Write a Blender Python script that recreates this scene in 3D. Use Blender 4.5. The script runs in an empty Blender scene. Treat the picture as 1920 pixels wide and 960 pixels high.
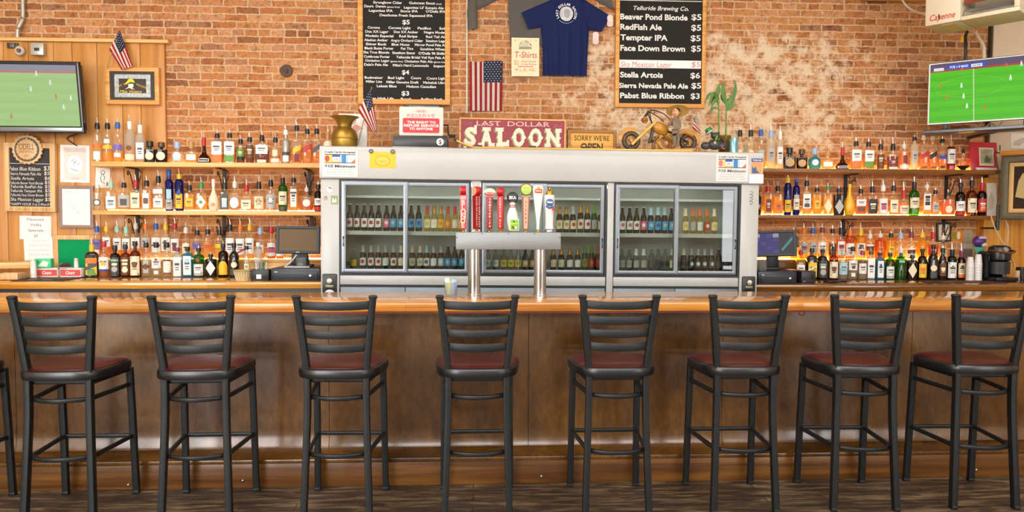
import bpy, bmesh, math, random
from mathutils import Vector, Matrix
random.seed(7)
SC = bpy.context.scene
COL = SC.collection
PI = math.pi

# ------------------------------------------------------------------ camera, world, lights, exposure
CAM_H = 1.545
FPX = 1376.0
YAW = math.radians(3.0)
PITCH = math.atan(63 / 1376)
ROLL = 0.0036
_F = Vector((math.sin(YAW) * math.cos(PITCH), math.cos(YAW) * math.cos(PITCH), -math.sin(PITCH)))
_R = Vector((math.cos(YAW), -math.sin(YAW), 0))
_U = _R.cross(_F)
RIGHT = _R * math.cos(ROLL) + _U * math.sin(ROLL)
UP = _U * math.cos(ROLL) - _R * math.sin(ROLL)
cam_data = bpy.data.cameras.new('camera')
cam_data.sensor_width = 36.0
cam_data.lens = 36.0 * FPX / 1920.0
cam_data.clip_end = 100
cam = bpy.data.objects.new('camera', cam_data)
COL.objects.link(cam)
cam.matrix_world = Matrix(((RIGHT.x, UP.x, -_F.x, 0), (RIGHT.y, UP.y, -_F.y, 0), (RIGHT.z, UP.z, -_F.z, CAM_H), (0, 0, 0, 1)))
SC.camera = cam

world = bpy.data.worlds.new('daylight')
SC.world = world
world.use_nodes = True
_bg = world.node_tree.nodes['Background']
_bg.inputs['Color'].default_value = (0.92, 0.96, 1.0, 1)
_bg.inputs['Strength'].default_value = 1.0

def area_lamp(name, loc, rot, sx, sy, power, color):
    d = bpy.data.lights.new(name, 'AREA')
    d.shape = 'RECTANGLE'
    d.size, d.size_y, d.energy, d.color = sx, sy, power, color
    o = bpy.data.objects.new(name, d)
    COL.objects.link(o)
    o.location = loc
    o.rotation_euler = rot
    return o
# daylight through the two shop windows in the front wall (behind the camera)
area_lamp('window_daylight', (-4.35, -3.05, 1.95), (PI / 2, 0, 0), 3.2, 2.9, 395, (0.97, 0.985, 1.0))
area_lamp('window_daylight', (5.90, -3.05, 1.65), (PI / 2, 0, 0), 1.9, 2.3, 110, (0.97, 0.985, 1.0))
area_lamp('added_transom_light', (1.1, -3.05, 3.35), (PI / 2, 0, 0), 6.6, 1.4, 320, (0.97, 0.985, 1.0))  # unseen transom, added for frontal light that stays out of the door reflections
# sun through the front glass onto the floor behind the camera
_s = bpy.data.lights.new('sun', 'SUN')
_s.energy = 70.0
_s.angle = math.radians(0.6)
_s.color = (1.0, 0.95, 0.86)
sun = bpy.data.objects.new('sun', _s)
COL.objects.link(sun)
sun.rotation_euler = (math.radians(38), 0, math.radians(-6))
# unseen area lamps under the ceiling: two warm panels over the floor
area_lamp('ceiling_lamp', (-2.2, 3.3, 4.22), (0, 0, 0), 2.4, 1.2, 105, (1.0, 0.96, 0.90))
area_lamp('ceiling_lamp', (2.6, 3.3, 4.22), (0, 0, 0), 2.4, 1.2, 80, (1.0, 0.92, 0.80))

SC.view_settings.view_transform = 'Standard'
SC.view_settings.look = 'None'
SC.view_settings.gamma = 1.0
SC.view_settings.use_curve_mapping = False
SC.view_settings.exposure = -0.15
try:
    SC.cycles.transparent_max_bounces = 32
    SC.cycles.max_bounces = 8
    SC.cycles.caustics_reflective = False
    SC.cycles.caustics_refractive = False
except Exception:
    pass

# ------------------------------------------------------------------ measuring helpers (photo frame 1920 x 960 -> places in the room)
def _dir(px, py):
    return _F + RIGHT * ((px - 960) / FPX) - UP * ((py - 480) / FPX)
def W(px, py, y):
    d = _dir(px, py)
    return Vector((0, 0, CAM_H)) + d * (y / d.y)
def P(px, py, z):
    d = _dir(px, py)
    return Vector((0, 0, CAM_H)) + d * ((z - CAM_H) / d.z)

# ------------------------------------------------------------------ materials
def lin(h):
    if not isinstance(h, str):
        return tuple(h)[:3]
    h = h.lstrip('#')
    out = []
    for i in (0, 2, 4):
        c = int(h[i:i + 2], 16) / 255
        out.append(c / 12.92 if c <= 0.04045 else ((c + 0.055) / 1.055) ** 2.4)
    return tuple(out)

_mats = {}
def M(col, rough=0.5, metal=0.0, spec=0.5, emit=0.0, coat=0.0, bump=0.0, bscale=80, vary=0.0, vscale=6):
    key = (col, rough, metal, spec, emit, coat, bump, bscale, vary, vscale)
    if key in _mats:
        return _mats[key]
    m = bpy.data.materials.new('paint_%d' % len(_mats))
    m.use_nodes = True
    nt = m.node_tree
    p = nt.nodes['Principled BSDF']
    c = lin(col) + (1,)
    p.inputs['Base Color'].default_value = c
    p.inputs['Roughness'].default_value = rough
    p.inputs['Metallic'].default_value = metal
    p.inputs['Specular IOR Level'].default_value = spec
    p.inputs['Coat Weight'].default_value = coat
    if emit:
        p.inputs['Emission Color'].default_value = c
        p.inputs['Emission Strength'].default_value = emit
    if vary or bump:
        tc = nt.nodes.new('ShaderNodeTexCoord')
        if vary:
            n = nt.nodes.new('ShaderNodeTexNoise')
            n.inputs['Scale'].default_value = vscale
            n.inputs['Detail'].default_value = 6
            nt.links.new(tc.outputs['Object'], n.inputs['Vector'])
            r = nt.nodes.new('ShaderNodeMapRange')
            r.inputs['From Min'].default_value = 0.3
            r.inputs['From Max'].default_value = 0.7
            r.inputs['To Min'].default_value = 1 - vary
            r.inputs['To Max'].default_value = 1 + vary
            nt.links.new(n.outputs['Fac'], r.inputs['Value'])
            mx = nt.nodes.new('ShaderNodeVectorMath')
            mx.operation = 'SCALE'
            mx.inputs[0].default_value = c[:3]
            nt.links.new(r.outputs['Result'], mx.inputs['Scale'])
            nt.links.new(mx.outputs['Vector'], p.inputs['Base Color'])
        if bump:
            n = nt.nodes.new('ShaderNodeTexNoise')
            n.inputs['Scale'].default_value = bscale
            n.inputs['Detail'].default_value = 4
            nt.links.new(tc.outputs['Object'], n.inputs['Vector'])
            b = nt.nodes.new('ShaderNodeBump')
            b.inputs['Strength'].default_value = bump
            b.inputs['Distance'].default_value = 0.01
            nt.links.new(n.outputs['Fac'], b.inputs['Height'])
            nt.links.new(b.outputs['Normal'], p.inputs['Normal'])
    _mats[key] = m
    return m

def ramp(nt, stops):
    r = nt.nodes.new('ShaderNodeValToRGB')
    while len(r.color_ramp.elements) < len(stops):
        r.color_ramp.elements.new(0.5)
    for e, (pos, c) in zip(r.color_ramp.elements, stops):
        e.position = pos
        e.color = lin(c) + (1,)
    return r

def wood(name, dark, mid, light, axis='X', freq=9.0, rough=0.35, coat=0.0, plank=None, bump=0.12, along=0.35, gap=0.0, offset=0.37):
    """grain runs along AXIS; plank = (length, width, run axis, cross axis) varies the tone from board to board"""
    m = bpy.data.materials.new(name)
    m.use_nodes = True
    nt = m.node_tree
    p = nt.nodes['Principled BSDF']
    tc = nt.nodes.new('ShaderNodeTexCoord')
    mp = nt.nodes.new('ShaderNodeMapping')
    s = [freq, freq, freq]
    s['XYZ'.index(axis)] = along
    mp.inputs['Scale'].default_value = s
    nt.links.new(tc.outputs['Object'], mp.inputs['Vector'])
    n = nt.nodes.new('ShaderNodeTexNoise')
    n.inputs['Scale'].default_value = 1.6
    n.inputs['Detail'].default_value = 9
    n.inputs['Roughness'].default_value = 0.62
    n.inputs['Distortion'].default_value = 0.7
    nt.links.new(mp.outputs['Vector'], n.inputs['Vector'])
    r = ramp(nt, [(0.28, dark), (0.48, mid), (0.72, light)])
    nt.links.new(n.outputs['Fac'], r.inputs['Fac'])
    col = r.outputs['Color']
    if plank:
        ln, wd, a, b = plank
        sx = nt.nodes.new('ShaderNodeSeparateXYZ')
        nt.links.new(tc.outputs['Object'], sx.inputs['Vector'])
        cx = nt.nodes.new('ShaderNodeCombineXYZ')
        nt.links.new(sx.outputs[a], cx.inputs['X'])
        nt.links.new(sx.outputs[b], cx.inputs['Y'])
        bt = nt.nodes.new('ShaderNodeTexBrick')
        bt.offset = offset
        bt.inputs['Color1'].default_value = (0.62, 0.62, 0.62, 1)
        bt.inputs['Color2'].default_value = (1.18, 1.14, 1.1, 1)
        bt.inputs['Mortar'].default_value = (0.16, 0.12, 0.1, 1) if gap else (0.6, 0.55, 0.5, 1)
        bt.inputs['Scale'].default_value = 1.0
        bt.inputs['Mortar Size'].default_value = gap or 0.0012
        bt.inputs['Brick Width'].default_value = ln
        bt.inputs['Row Height'].default_value = wd
        nt.links.new(cx.outputs['Vector'], bt.inputs['Vector'])
        mx = nt.nodes.new('ShaderNodeMix')
        mx.data_type = 'RGBA'
        mx.blend_type = 'MULTIPLY'
        mx.inputs['Factor'].default_value = 1.0
        nt.links.new(col, mx.inputs['A'])
        nt.links.new(bt.outputs['Color'], mx.inputs['B'])
        col = mx.outputs['Result']
    nt.links.new(col, p.inputs['Base Color'])
    p.inputs['Roughness'].default_value = rough
    p.inputs['Coat Weight'].default_value = coat
    p.inputs['Coat Roughness'].default_value = 0.06
    b = nt.nodes.new('ShaderNodeBump')
    b.inputs['Strength'].default_value = bump
    b.inputs['Distance'].default_value = 0.004
    nt.links.new(n.outputs['Fac'], b.inputs['Height'])
    nt.links.new(b.outputs['Normal'], p.inputs['Normal'])
    return m

def clear(name, tint, gloss_rough=0.03, solid=None, amount=0.0, fres=1.45):
    """thin clear material: tinted see-through plus a mirror-like surface; AMOUNT of a coloured body"""
    m = bpy.data.materials.new(name)
    m.use_nodes = True
    nt = m.node_tree
    for n in list(nt.nodes):
        if n.type != 'OUTPUT_MATERIAL':
            nt.nodes.remove(n)
    out = [n for n in nt.nodes if n.type == 'OUTPUT_MATERIAL'][0]
    t = nt.nodes.new('ShaderNodeBsdfTransparent')
    t.inputs['Color'].default_value = lin(tint) + (1,)
    s = t.outputs[0]
    if amount:
        d = nt.nodes.new('ShaderNodeBsdfDiffuse')
        d.inputs['Color'].default_value = lin(solid) + (1,)
        tr = nt.nodes.new('ShaderNodeBsdfTranslucent')
        tr.inputs['Color'].default_value = lin(solid) + (1,)
        a = nt.nodes.new('ShaderNodeMixShader')
        a.inputs[0].default_value = 0.65
        nt.links.new(d.outputs[0], a.inputs[1])
        nt.links.new(tr.outputs[0], a.inputs[2])
        x = nt.nodes.new('ShaderNodeMixShader')
        x.inputs[0].default_value = amount
        nt.links.new(s, x.inputs[1])
        nt.links.new(a.outputs[0], x.inputs[2])
        s = x.outputs[0]
    g = nt.nodes.new('ShaderNodeBsdfGlossy')
    g.inputs['Roughness'].default_value = gloss_rough
    fr = nt.nodes.new('ShaderNodeFresnel')
    fr.inputs['IOR'].default_value = fres
    ge = nt.nodes.new('ShaderNodeNewGeometry')
    fm = nt.nodes.new('ShaderNodeMath')
    fm.operation = 'MULTIPLY_ADD'
    fm.inputs[1].default_value = -1.0
    fm.inputs[2].default_value = 1.0
    nt.links.new(ge.outputs['Backfacing'], fm.inputs[0])
    fm2 = nt.nodes.new('ShaderNodeMath')
    fm2.operation = 'MULTIPLY'
    nt.links.new(fr.outputs[0], fm2.inputs[0])
    nt.links.new(fm.outputs[0], fm2.inputs[1])
    mx = nt.nodes.new('ShaderNodeMixShader')
    nt.links.new(fm2.outputs[0], mx.inputs[0])
    nt.links.new(s, mx.inputs[1])
    nt.links.new(g.outputs[0], mx.inputs[2])
    nt.links.new(mx.outputs[0], out.inputs['Surface'])
    return m

# ------------------------------------------------------------------ mesh building
class B:
    def __init__(self):
        self.bm = bmesh.new()
    def _take(self, t, mi, mat=None):
        if mat is not None:
            bmesh.ops.transform(t, matrix=mat, verts=t.verts)
        for f in t.faces:
            f.material_index = mi
        me = bpy.data.meshes.new('t')
        t.to_mesh(me)
        t.free()
        self.bm.from_mesh(me)
        bpy.data.meshes.remove(me)
        return self
    def box(self, x0, x1, y0, y1, z0, z1, bev=0.0, mi=0, mat=None, seg=2):
        t = bmesh.new()
        bmesh.ops.create_cube(t, size=1.0)
        for v in t.verts:
            v.co = Vector(((x0 + x1) / 2 + v.co.x * (x1 - x0), (y0 + y1) / 2 + v.co.y * (y1 - y0), (z0 + z1) / 2 + v.co.z * (z1 - z0)))
        if bev:
            bmesh.ops.bevel(t, geom=list(t.edges), offset=bev, segments=seg, affect='EDGES', profile=0.5)
        return self._take(t, mi, mat)
    def lathe(self, prof, n=20, at=(0, 0, 0), mi=0, mat=None, expo=2.0, dr=1.0, cap=True, expos=None):
        t = bmesh.new()
        rings = []
        for k, (r, z) in enumerate(prof):
            e = expos[k] if expos else expo
            if r < 1e-6:
                rings.append([t.verts.new((at[0], at[1], at[2] + z))])
                continue
            ring = []
            for i in range(n):
                a = 2 * PI * (i + 0.5) / n
                c, s = math.cos(a), math.sin(a)
                x = math.copysign(abs(c) ** (2 / e), c) * r
                y = math.copysign(abs(s) ** (2 / e), s) * r * (dr if not isinstance(dr, list) else dr[k])
                ring.append(t.verts.new((at[0] + x, at[1] + y, at[2] + z)))
            rings.append(ring)
        for a, b in zip(rings, rings[1:]):
            if len(a) == 1 and len(b) == 1:
                continue
            if len(a) == 1:
                for i in range(n):
                    t.faces.new((a[0], b[(i + 1) % n], b[i]))
            elif len(b) == 1:
                for i in range(n):
                    t.faces.new((a[i], a[(i + 1) % n], b[0]))
            else:
                for i in range(n):
                    t.faces.new((a[i], a[(i + 1) % n], b[(i + 1) % n], b[i]))
        if cap:
            if len(rings[0]) > 1:
                t.faces.new(list(reversed(rings[0])))
            if len(rings[-1]) > 1:
                t.faces.new(rings[-1])
        return self._take(t, mi, mat)
    def cyl(self, r, z0, z1, n=20, at=(0, 0, 0), mi=0, mat=None, r2=None, bev=0.0):
        r2 = r if r2 is None else r2
        if bev:
            prof = [(0, z0), (r - bev, z0), (r, z0 + bev), (r2, z1 - bev), (r2 - bev, z1), (0, z1)]
        else:
            prof = [(r, z0), (r2, z1)]
        return self.lathe(prof, n, at, mi, mat)
    def sweep(self, pts, sec, up=(0, 0, 1), mi=0, closed=False, mat=None, scale=None):
        t = bmesh.new()
        pts = [Vector(p) for p in pts]
        up = Vector(up)
        n, rings = len(pts), []
        for i, p in enumerate(pts):
            a = pts[i - 1] if (i or closed) else p
            b = pts[(i + 1) % n] if (i < n - 1 or closed) else p
            d = (b - a).normalized()
            u = up if abs(d.dot(up)) < 0.98 else Vector((1, 0, 0)) if abs(d.x) < 0.9 else Vector((0, 1, 0))
            s = d.cross(u).normalized()
            u2 = s.cross(d).normalized()
            k = scale[i] if scale else 1.0
            rings.append([t.verts.new(p + s * x * k + u2 * y * k) for x, y in sec])
        m = len(sec)
        for i in range(n if closed else n - 1):
            a, b = rings[i], rings[(i + 1) % n]
            for j in range(m):
                t.faces.new((a[j], a[(j + 1) % m], b[(j + 1) % m], b[j]))
        if not closed:
            t.faces.new(list(reversed(rings[0])))
            t.faces.new(rings[-1])
        bmesh.ops.recalc_face_normals(t, faces=t.faces)
        return self._take(t, mi, mat)
    def tube(self, pts, r, n=8, mi=0, closed=False, mat=None, radii=None):
        sec = [(math.cos(2 * PI * i / n) * r, math.sin(2 * PI * i / n) * r) for i in range(n)]
        return self.sweep(pts, sec, mi=mi, closed=closed, mat=mat, scale=[q / r for q in radii] if radii else None)
    def prism(self, out, y0, y1, mi=0, bev=0.0, mat=None):
        """outline in (x, z), extruded from y0 (towards the room) to y1"""
        t = bmesh.new()
        a = [t.verts.new((x, y0, z)) for x, z in out]
        b = [t.verts.new((x, y1, z)) for x, z in out]
        n = len(out)
        t.faces.new(a)
        t.faces.new(list(reversed(b)))
        for i in range(n):
            t.faces.new((a[i], b[i], b[(i + 1) % n], a[(i + 1) % n]))
        bmesh.ops.recalc_face_normals(t, faces=t.faces)
        if bev:
            es = [e for e in t.edges if all(abs(v.co.y - y0) < 1e-6 for v in e.verts)]
            bmesh.ops.bevel(t, geom=es, offset=bev, segments=2, affect='EDGES', profile=0.5)
        return self._take(t, mi, mat)
    def grid(self, fn, nu, nv, mi=0, mat=None, mif=None, thick=0.0):
        t = bmesh.new()
        g = [[t.verts.new(fn(i / nu, j / nv)) for j in range(nv + 1)] for i in range(nu + 1)]
        for i in range(nu):
            for j in range(nv):
                f = t.faces.new((g[i][j], g[i + 1][j], g[i + 1][j + 1], g[i][j + 1]))
                f.material_index = mif(i, j) if mif else mi
        if thick:
            bmesh.ops.solidify(t, geom=list(t.faces), thickness=thick)
        if mat is not None:
            bmesh.ops.transform(t, matrix=mat, verts=t.verts)
        me = bpy.data.meshes.new('t')
        t.to_mesh(me)
        t.free()
        self.bm.from_mesh(me)
        bpy.data.meshes.remove(me)
        return self
    def ball(self, c, r, mi=0, n=16, sx=1, sy=1, sz=1, mat=None):
        t = bmesh.new()
        bmesh.ops.create_uvsphere(t, u_segments=n, v_segments=max(6, n // 2), radius=r)
        for v in t.verts:
            v.co = Vector((v.co.x * sx, v.co.y * sy, v.co.z * sz)) + Vector(c)
        return self._take(t, mi, mat)
    def torus(self, c, R, r, axis='Y', n=28, m=8, mi=0, sz=1.0):
        pts = []
        for i in range(n):
            a = 2 * PI * i / n
            x, z = math.cos(a) * R, math.sin(a) * R * sz
            pts.append({'Y': (c[0] + x, c[1], c[2] + z), 'Z': (c[0] + x, c[1] + z, c[2]), 'X': (c[0], c[1] + x, c[2] + z)}[axis])
        return self.sweep(pts, [(math.cos(2 * PI * i / m) * r, math.sin(2 * PI * i / m) * r) for i in range(m)],
                          up={'Y': (0, 1, 0), 'Z': (0, 0, 1), 'X': (1, 0, 0)}[axis], closed=True, mi=mi)
    def frame(self, x0, x1, z0, z1, w, y0, y1, bev=0.004, mi=0, mat=None):
        """picture-frame of four mitred sides"""
        t = bmesh.new()
        o = [(x0, z0), (x1, z0), (x1, z1), (x0, z1)]
        i_ = [(x0 + w, z0 + w), (x1 - w, z0 + w), (x1 - w, z1 - w), (x0 + w, z1 - w)]
        V = {}
        for nm, pts, y in (('of', o, y0), ('if', i_, y0), ('ob', o, y1), ('ib', i_, y1)):
            V[nm] = [t.verts.new((x, y, z)) for x, z in pts]
        for k in range(4):
            l = (k + 1) % 4
            t.faces.new((V['of'][k], V['of'][l], V['if'][l], V['if'][k]))
            t.faces.new((V['ob'][l], V['ob'][k], V['ib'][k], V['ib'][l]))
            t.faces.new((V['of'][l], V['of'][k], V['ob'][k], V['ob'][l]))
            t.faces.new((V['if'][k], V['if'][l], V['ib'][l], V['ib'][k]))
        if bev:
            es = [e for e in t.edges if all(abs(v.co.y - y0) < 1e-6 for v in e.verts)]
            bmesh.ops.bevel(t, geom=es, offset=bev, segments=2, affect='EDGES', profile=0.5)
        bmesh.ops.recalc_face_normals(t, faces=t.faces)
        return self._take(t, mi, mat)
    def text(self, s, cx, cz, h, w=None, y=0.0, bold=0.0, mi=0, align='C', shear=0.0, mat=None):
        """lettering in the x-z plane facing -y; H = cap height; W fits the width"""
        vs, fs, x0, x1 = glyphs(s, bold, shear)
        k = h / CAPH
        kx = (w / (x1 - x0)) if w else k
        off = {'C': (x0 + x1) / 2, 'L': x0, 'R': x1}[align]
        t = bmesh.new()
        V = [t.verts.new((cx + (vx - off) * kx, y, cz + (vz - CAPH / 2) * k)) for vx, vz in vs]
        for f in fs:
            try:
                t.faces.new([V[i] for i in f])
            except ValueError:
                pass
        return self._take(t, mi, mat)

_gl = {}
def glyphs(s, bold=0.0, shear=0.0):
    key = (s, bold, shear)
    if key in _gl:
        return _gl[key]
    c = bpy.data.curves.new('lettering', 'FONT')
    c.body = s
    c.size = 1.0
    c.offset = bold
    c.shear = shear
    c.resolution_u = 3
    c.fill_mode = 'FRONT'
    o = bpy.data.objects.new('lettering_tmp', c)
    COL.objects.link(o)
    dg = bpy.context.evaluated_depsgraph_get()
    me = bpy.data.meshes.new_from_object(o.evaluated_get(dg))
    vs = [(v.co.x, v.co.y) for v in me.vertices]
    fs = [tuple(p.vertices) for p in me.polygons]
    bpy.data.objects.remove(o)
    bpy.data.curves.remove(c)
    bpy.data.meshes.remove(me)
    xs = [v[0] for v in vs] or [0, 1]
    _gl[key] = (vs, fs, min(xs), max(xs))
    return _gl[key]
CAPH = max(v[1] for v in glyphs('H')[0])

def obj(name, b, mats, parent=None, loc=(0, 0, 0), rot=(0, 0, 0), smooth=35):
    me = bpy.data.meshes.new(name)
    b.bm.to_mesh(me)
    b.bm.free()
    for m in (mats if isinstance(mats, (list, tuple)) else [mats]):
        me.materials.append(m)
    if smooth:
        me.shade_smooth()
        me.set_sharp_from_angle(angle=math.radians(smooth))
    o = bpy.data.objects.new(name, me)
    COL.objects.link(o)
    o.location = loc
    o.rotation_euler = rot
    if parent is not None:
        o.parent = parent
    return o

def tag(o, label, cat, group=None, kind=None):
    o['label'] = label
    o['category'] = cat
    if group:
        o['group'] = group
    if kind:
        o['kind'] = kind
    return o

def thing(name, label, cat, loc=(0, 0, 0), rotz=0.0, group=None, roty=0.0, rotx=0.0):
    o = bpy.data.objects.new(name, None)
    o.empty_display_size = 0.1
    COL.objects.link(o)
    o.location = loc
    o.rotation_euler = (rotx, roty, rotz)
    return tag(o, label, cat, group)

def struct(name, b, mats, label=None, loc=(0, 0, 0), smooth=35):
    o = obj(name, b, mats, None, loc, smooth=smooth)
    o['kind'] = 'structure'
    if label:
        o['label'] = label
    return o

def dup(root, loc, rotz=None, label=None, group=None):
    r = root.copy()
    COL.objects.link(r)
    r.location = loc
    if rotz is not None:
        r.rotation_euler = (root.rotation_euler[0], root.rotation_euler[1], rotz)
    if label:
        r['label'] = label
    if group:
        r['group'] = group
    for ch in list(root.children):
        c = ch.copy()
        COL.objects.link(c)
        c.parent = r
        for g in ch.children:
            d = g.copy()
            COL.objects.link(d)
            d.parent = c
    return r

def rrect(w, h, r, n=4, cx=0.0, cz=0.0):
    out = []
    for sx, sz, a0 in ((1, -1, -PI / 2), (1, 1, 0), (-1, 1, PI / 2), (-1, -1, PI)):
        for i in range(n + 1):
            a = a0 + PI / 2 * i / n
            out.append((cx + sx * (w / 2 - r) + math.cos(a) * r, cz + sz * (h / 2 - r) + math.sin(a) * r))
    return out
def ell(rx, rz, n=24, cx=0.0, cz=0.0):
    return [(cx + math.cos(2 * PI * i / n) * rx, cz + math.sin(2 * PI * i / n) * rz) for i in range(n)]

ORD = ['first', 'second', 'third', 'fourth', 'fifth', 'sixth', 'seventh', 'eighth', 'ninth', 'tenth', 'eleventh', 'twelfth', 'thirteenth', 'fourteenth',
       'fifteenth', 'sixteenth', 'seventeenth', 'eighteenth', 'nineteenth', 'twentieth', 'twenty-first', 'twenty-second', 'twenty-third', 'twenty-fourth']

BLACK = M('#16171a', 0.4)
BLACKM = M('#202326', 0.35, 0.3)
CHROME = M('#c9ccd0', 0.22, 1.0)
STEEL = M('#a9adb0', 0.34, 1.0)
WHITE = M('#f1efe9', 0.5)
PAPER = M('#f6f5f0', 0.8, spec=0.2)
RED = M('#c8141c', 0.45)
INK = M('#22222a', 0.8, spec=0.1)
# ------------------------------------------------------------------ the room
YW = 6.60           # brick wall
def brick_mat():
    m = bpy.data.materials.new('old_brick')
    m.use_nodes = True
    nt = m.node_tree
    L = nt.links.new
    p = nt.nodes['Principled BSDF']
    tc = nt.nodes.new('ShaderNodeTexCoord')
    sx = nt.nodes.new('ShaderNodeSeparateXYZ')
    L(tc.outputs['Object'], sx.inputs['Vector'])
    cx = nt.nodes.new('ShaderNodeCombineXYZ')
    L(sx.outputs['X'], cx.inputs['X'])
    L(sx.outputs['Z'], cx.inputs['Y'])
    wob = nt.nodes.new('ShaderNodeTexNoise')
    wob.inputs['Scale'].default_value = 13
    wob.inputs['Detail'].default_value = 3
    L(cx.outputs['Vector'], wob.inputs['Vector'])
    ad = nt.nodes.new('ShaderNodeVectorMath')
    ad.operation = 'MULTIPLY_ADD'
    ad.inputs[1].default_value = (0.032, 0.022, 0)
    L(wob.outputs['Color'], ad.inputs[0])
    L(cx.outputs['Vector'], ad.inputs[2])
    bt = nt.nodes.new('ShaderNodeTexBrick')
    bt.inputs['Color1'].default_value = (0, 0, 0, 1)
    bt.inputs['Color2'].default_value = (1, 1, 1, 1)
    bt.inputs['Mortar'].default_value = (0.5, 0.5, 0.5, 1)
    bt.inputs['Scale'].default_value = 1.0
    bt.inputs['Mortar Size'].default_value = 0.0068
    bt.inputs['Mortar Smooth'].default_value = 0.25
    bt.inputs['Brick Width'].default_value = 0.205
    bt.inputs['Row Height'].default_value = 0.0635
    bt.squash = 0.55
    bt.squash_frequency = 5
    wob2 = nt.nodes.new('ShaderNodeTexNoise')
    wob2.inputs['Scale'].default_value = 75
    wob2.inputs['Detail'].default_value = 4
    L(cx.outputs['Vector'], wob2.inputs['Vector'])
    ad2 = nt.nodes.new('ShaderNodeVectorMath')
    ad2.operation = 'MULTIPLY_ADD'
    ad2.inputs[1].default_value = (0.012, 0.010, 0)
    L(wob2.outputs['Color'], ad2.inputs[0])
    L(ad.outputs['Vector'], ad2.inputs[2])
    L(ad2.outputs['Vector'], bt.inputs['Vector'])
    r1 = ramp(nt, [(0.0, '#946648'), (0.12, '#b87a4c'), (0.35, '#cc9460'), (0.5, '#c08254'), (0.7, '#d4a176'), (0.9, '#c08c66'), (1.0, '#a67a5c')])
    L(bt.outputs['Color'], r1.inputs['Fac'])
    # blotches over the bricks
    n2 = nt.nodes.new('ShaderNodeTexNoise')
    n2.inputs['Scale'].default_value = 14
    n2.inputs['Detail'].default_value = 8
    n2.inputs['Roughness'].default_value = 0.7
    L(cx.outputs['Vector'], n2.inputs['Vector'])
    r2 = ramp(nt, [(0.28, '#94755c'), (0.5, '#ffffff'), (0.72, '#ffe2c8')])
    L(n2.outputs['Fac'], r2.inputs['Fac'])
    mu = nt.nodes.new('ShaderNodeMix')
    mu.data_type = 'RGBA'
    mu.blend_type = 'MULTIPLY'
    mu.inputs['Factor'].default_value = 0.85
    L(r1.outputs['Color'], mu.inputs['A'])
    L(r2.outputs['Color'], mu.inputs['B'])
    # mortar
    mo = nt.nodes.new('ShaderNodeMix')
    mo.data_type = 'RGBA'
    L(bt.outputs['Fac'], mo.inputs['Factor'])
    L(mu.outputs['Result'], mo.inputs['A'])
    mo.inputs['B'].default_value = lin('#d4b692') + (1,)
    # worn whitewash over the bricks between the two menus and the television
    big = nt.nodes.new('ShaderNodeTexNoise')
    big.inputs['Scale'].default_value = 7.0
    big.inputs['Detail'].default_value = 9
    big.inputs['Roughness'].default_value = 0.72
    L(cx.outputs['Vector'], big.inputs['Vector'])
    def bump_fn(src, lo0, lo1, hi1, hi0):
        a = nt.nodes.new('ShaderNodeMapRange')
        a.interpolation_type = 'SMOOTHSTEP'
        a.inputs['From Min'].default_value = lo0
        a.inputs['From Max'].default_value = lo1
        L(src, a.inputs['Value'])
        b = nt.nodes.new('ShaderNodeMapRange')
        b.interpolation_type = 'SMOOTHSTEP'
        b.inputs['From Min'].default_value = hi1
        b.inputs['From Max'].default_value = hi0
        b.inputs['To Min'].default_value = 1
        b.inputs['To Max'].default_value = 0
        L(src, b.inputs['Value'])
        c = nt.nodes.new('ShaderNodeMath')
        c.operation = 'MULTIPLY'
        L(a.outputs['Result'], c.inputs[0])
        L(b.outputs['Result'], c.inputs[1])
        return c.outputs[0]
    mx_ = bump_fn(sx.outputs['X'], 0.2, 1.4, 2.9, 4.3)
    mz_ = bump_fn(sx.outputs['Z'], 1.9, 2.35, 3.1, 3.45)
    k = nt.nodes.new('ShaderNodeMath')
    k.operation = 'MULTIPLY'
    L(mx_, k.inputs[0])
    L(mz_, k.inputs[1])
    th = nt.nodes.new('ShaderNodeMath')
    th.operation = 'MULTIPLY_ADD'
    th.inputs[1].default_value = 0.20
    L(k.outputs[0], th.inputs[0])
    L(big.outputs['Fac'], th.inputs[2])
    st = nt.nodes.new('ShaderNodeMapRange')
    st.interpolation_type = 'SMOOTHSTEP'
    st.inputs['From Min'].default_value = 0.60
    st.inputs['From Max'].default_value = 0.80
    st.inputs['To Max'].default_value = 0.92
    L(th.outputs[0], st.inputs['Value'])
    ww = nt.nodes.new('ShaderNodeMix')
    ww.data_type = 'RGBA'
    L(st.outputs['Result'], ww.inputs['Factor'])
    n3 = nt.nodes.new('ShaderNodeTexNoise')
    n3.inputs['Scale'].default_value = 38
    n3.inputs['Detail'].default_value = 7
    n3.inputs['Roughness'].default_value = 0.75
    L(cx.outputs['Vector'], n3.inputs['Vector'])
    r3 = ramp(nt, [(0.32, '#8a7260'), (0.47, '#f2ebe4'), (0.7, '#ffffff')])
    L(n3.outputs['Fac'], r3.inputs['Fac'])
    mg = nt.nodes.new('ShaderNodeMix')
    mg.data_type = 'RGBA'
    mg.blend_type = 'MULTIPLY'
    mg.inputs['Factor'].default_value = 0.8
    L(mo.outputs['Result'], mg.inputs['A'])
    L(r3.outputs['Color'], mg.inputs['B'])
    L(mg.outputs['Result'], ww.inputs['A'])
    ww.inputs['B'].default_value = lin('#e2cdb0') + (1,)
    L(ww.outputs['Result'], p.inputs['Base Color'])
    p.inputs['Roughness'].default_value = 0.9
    p.inputs['Specular IOR Level'].default_value = 0.2
    inv = nt.nodes.new('ShaderNodeMath')
    inv.operation = 'MULTIPLY_ADD'
    inv.inputs[1].default_value = -1.0
    L(bt.outputs['Fac'], inv.inputs[0])
    L(n2.outputs['Fac'], inv.inputs[2])
    bp = nt.nodes.new('ShaderNodeBump')
    bp.inputs['Strength'].default_value = 0.55
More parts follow.
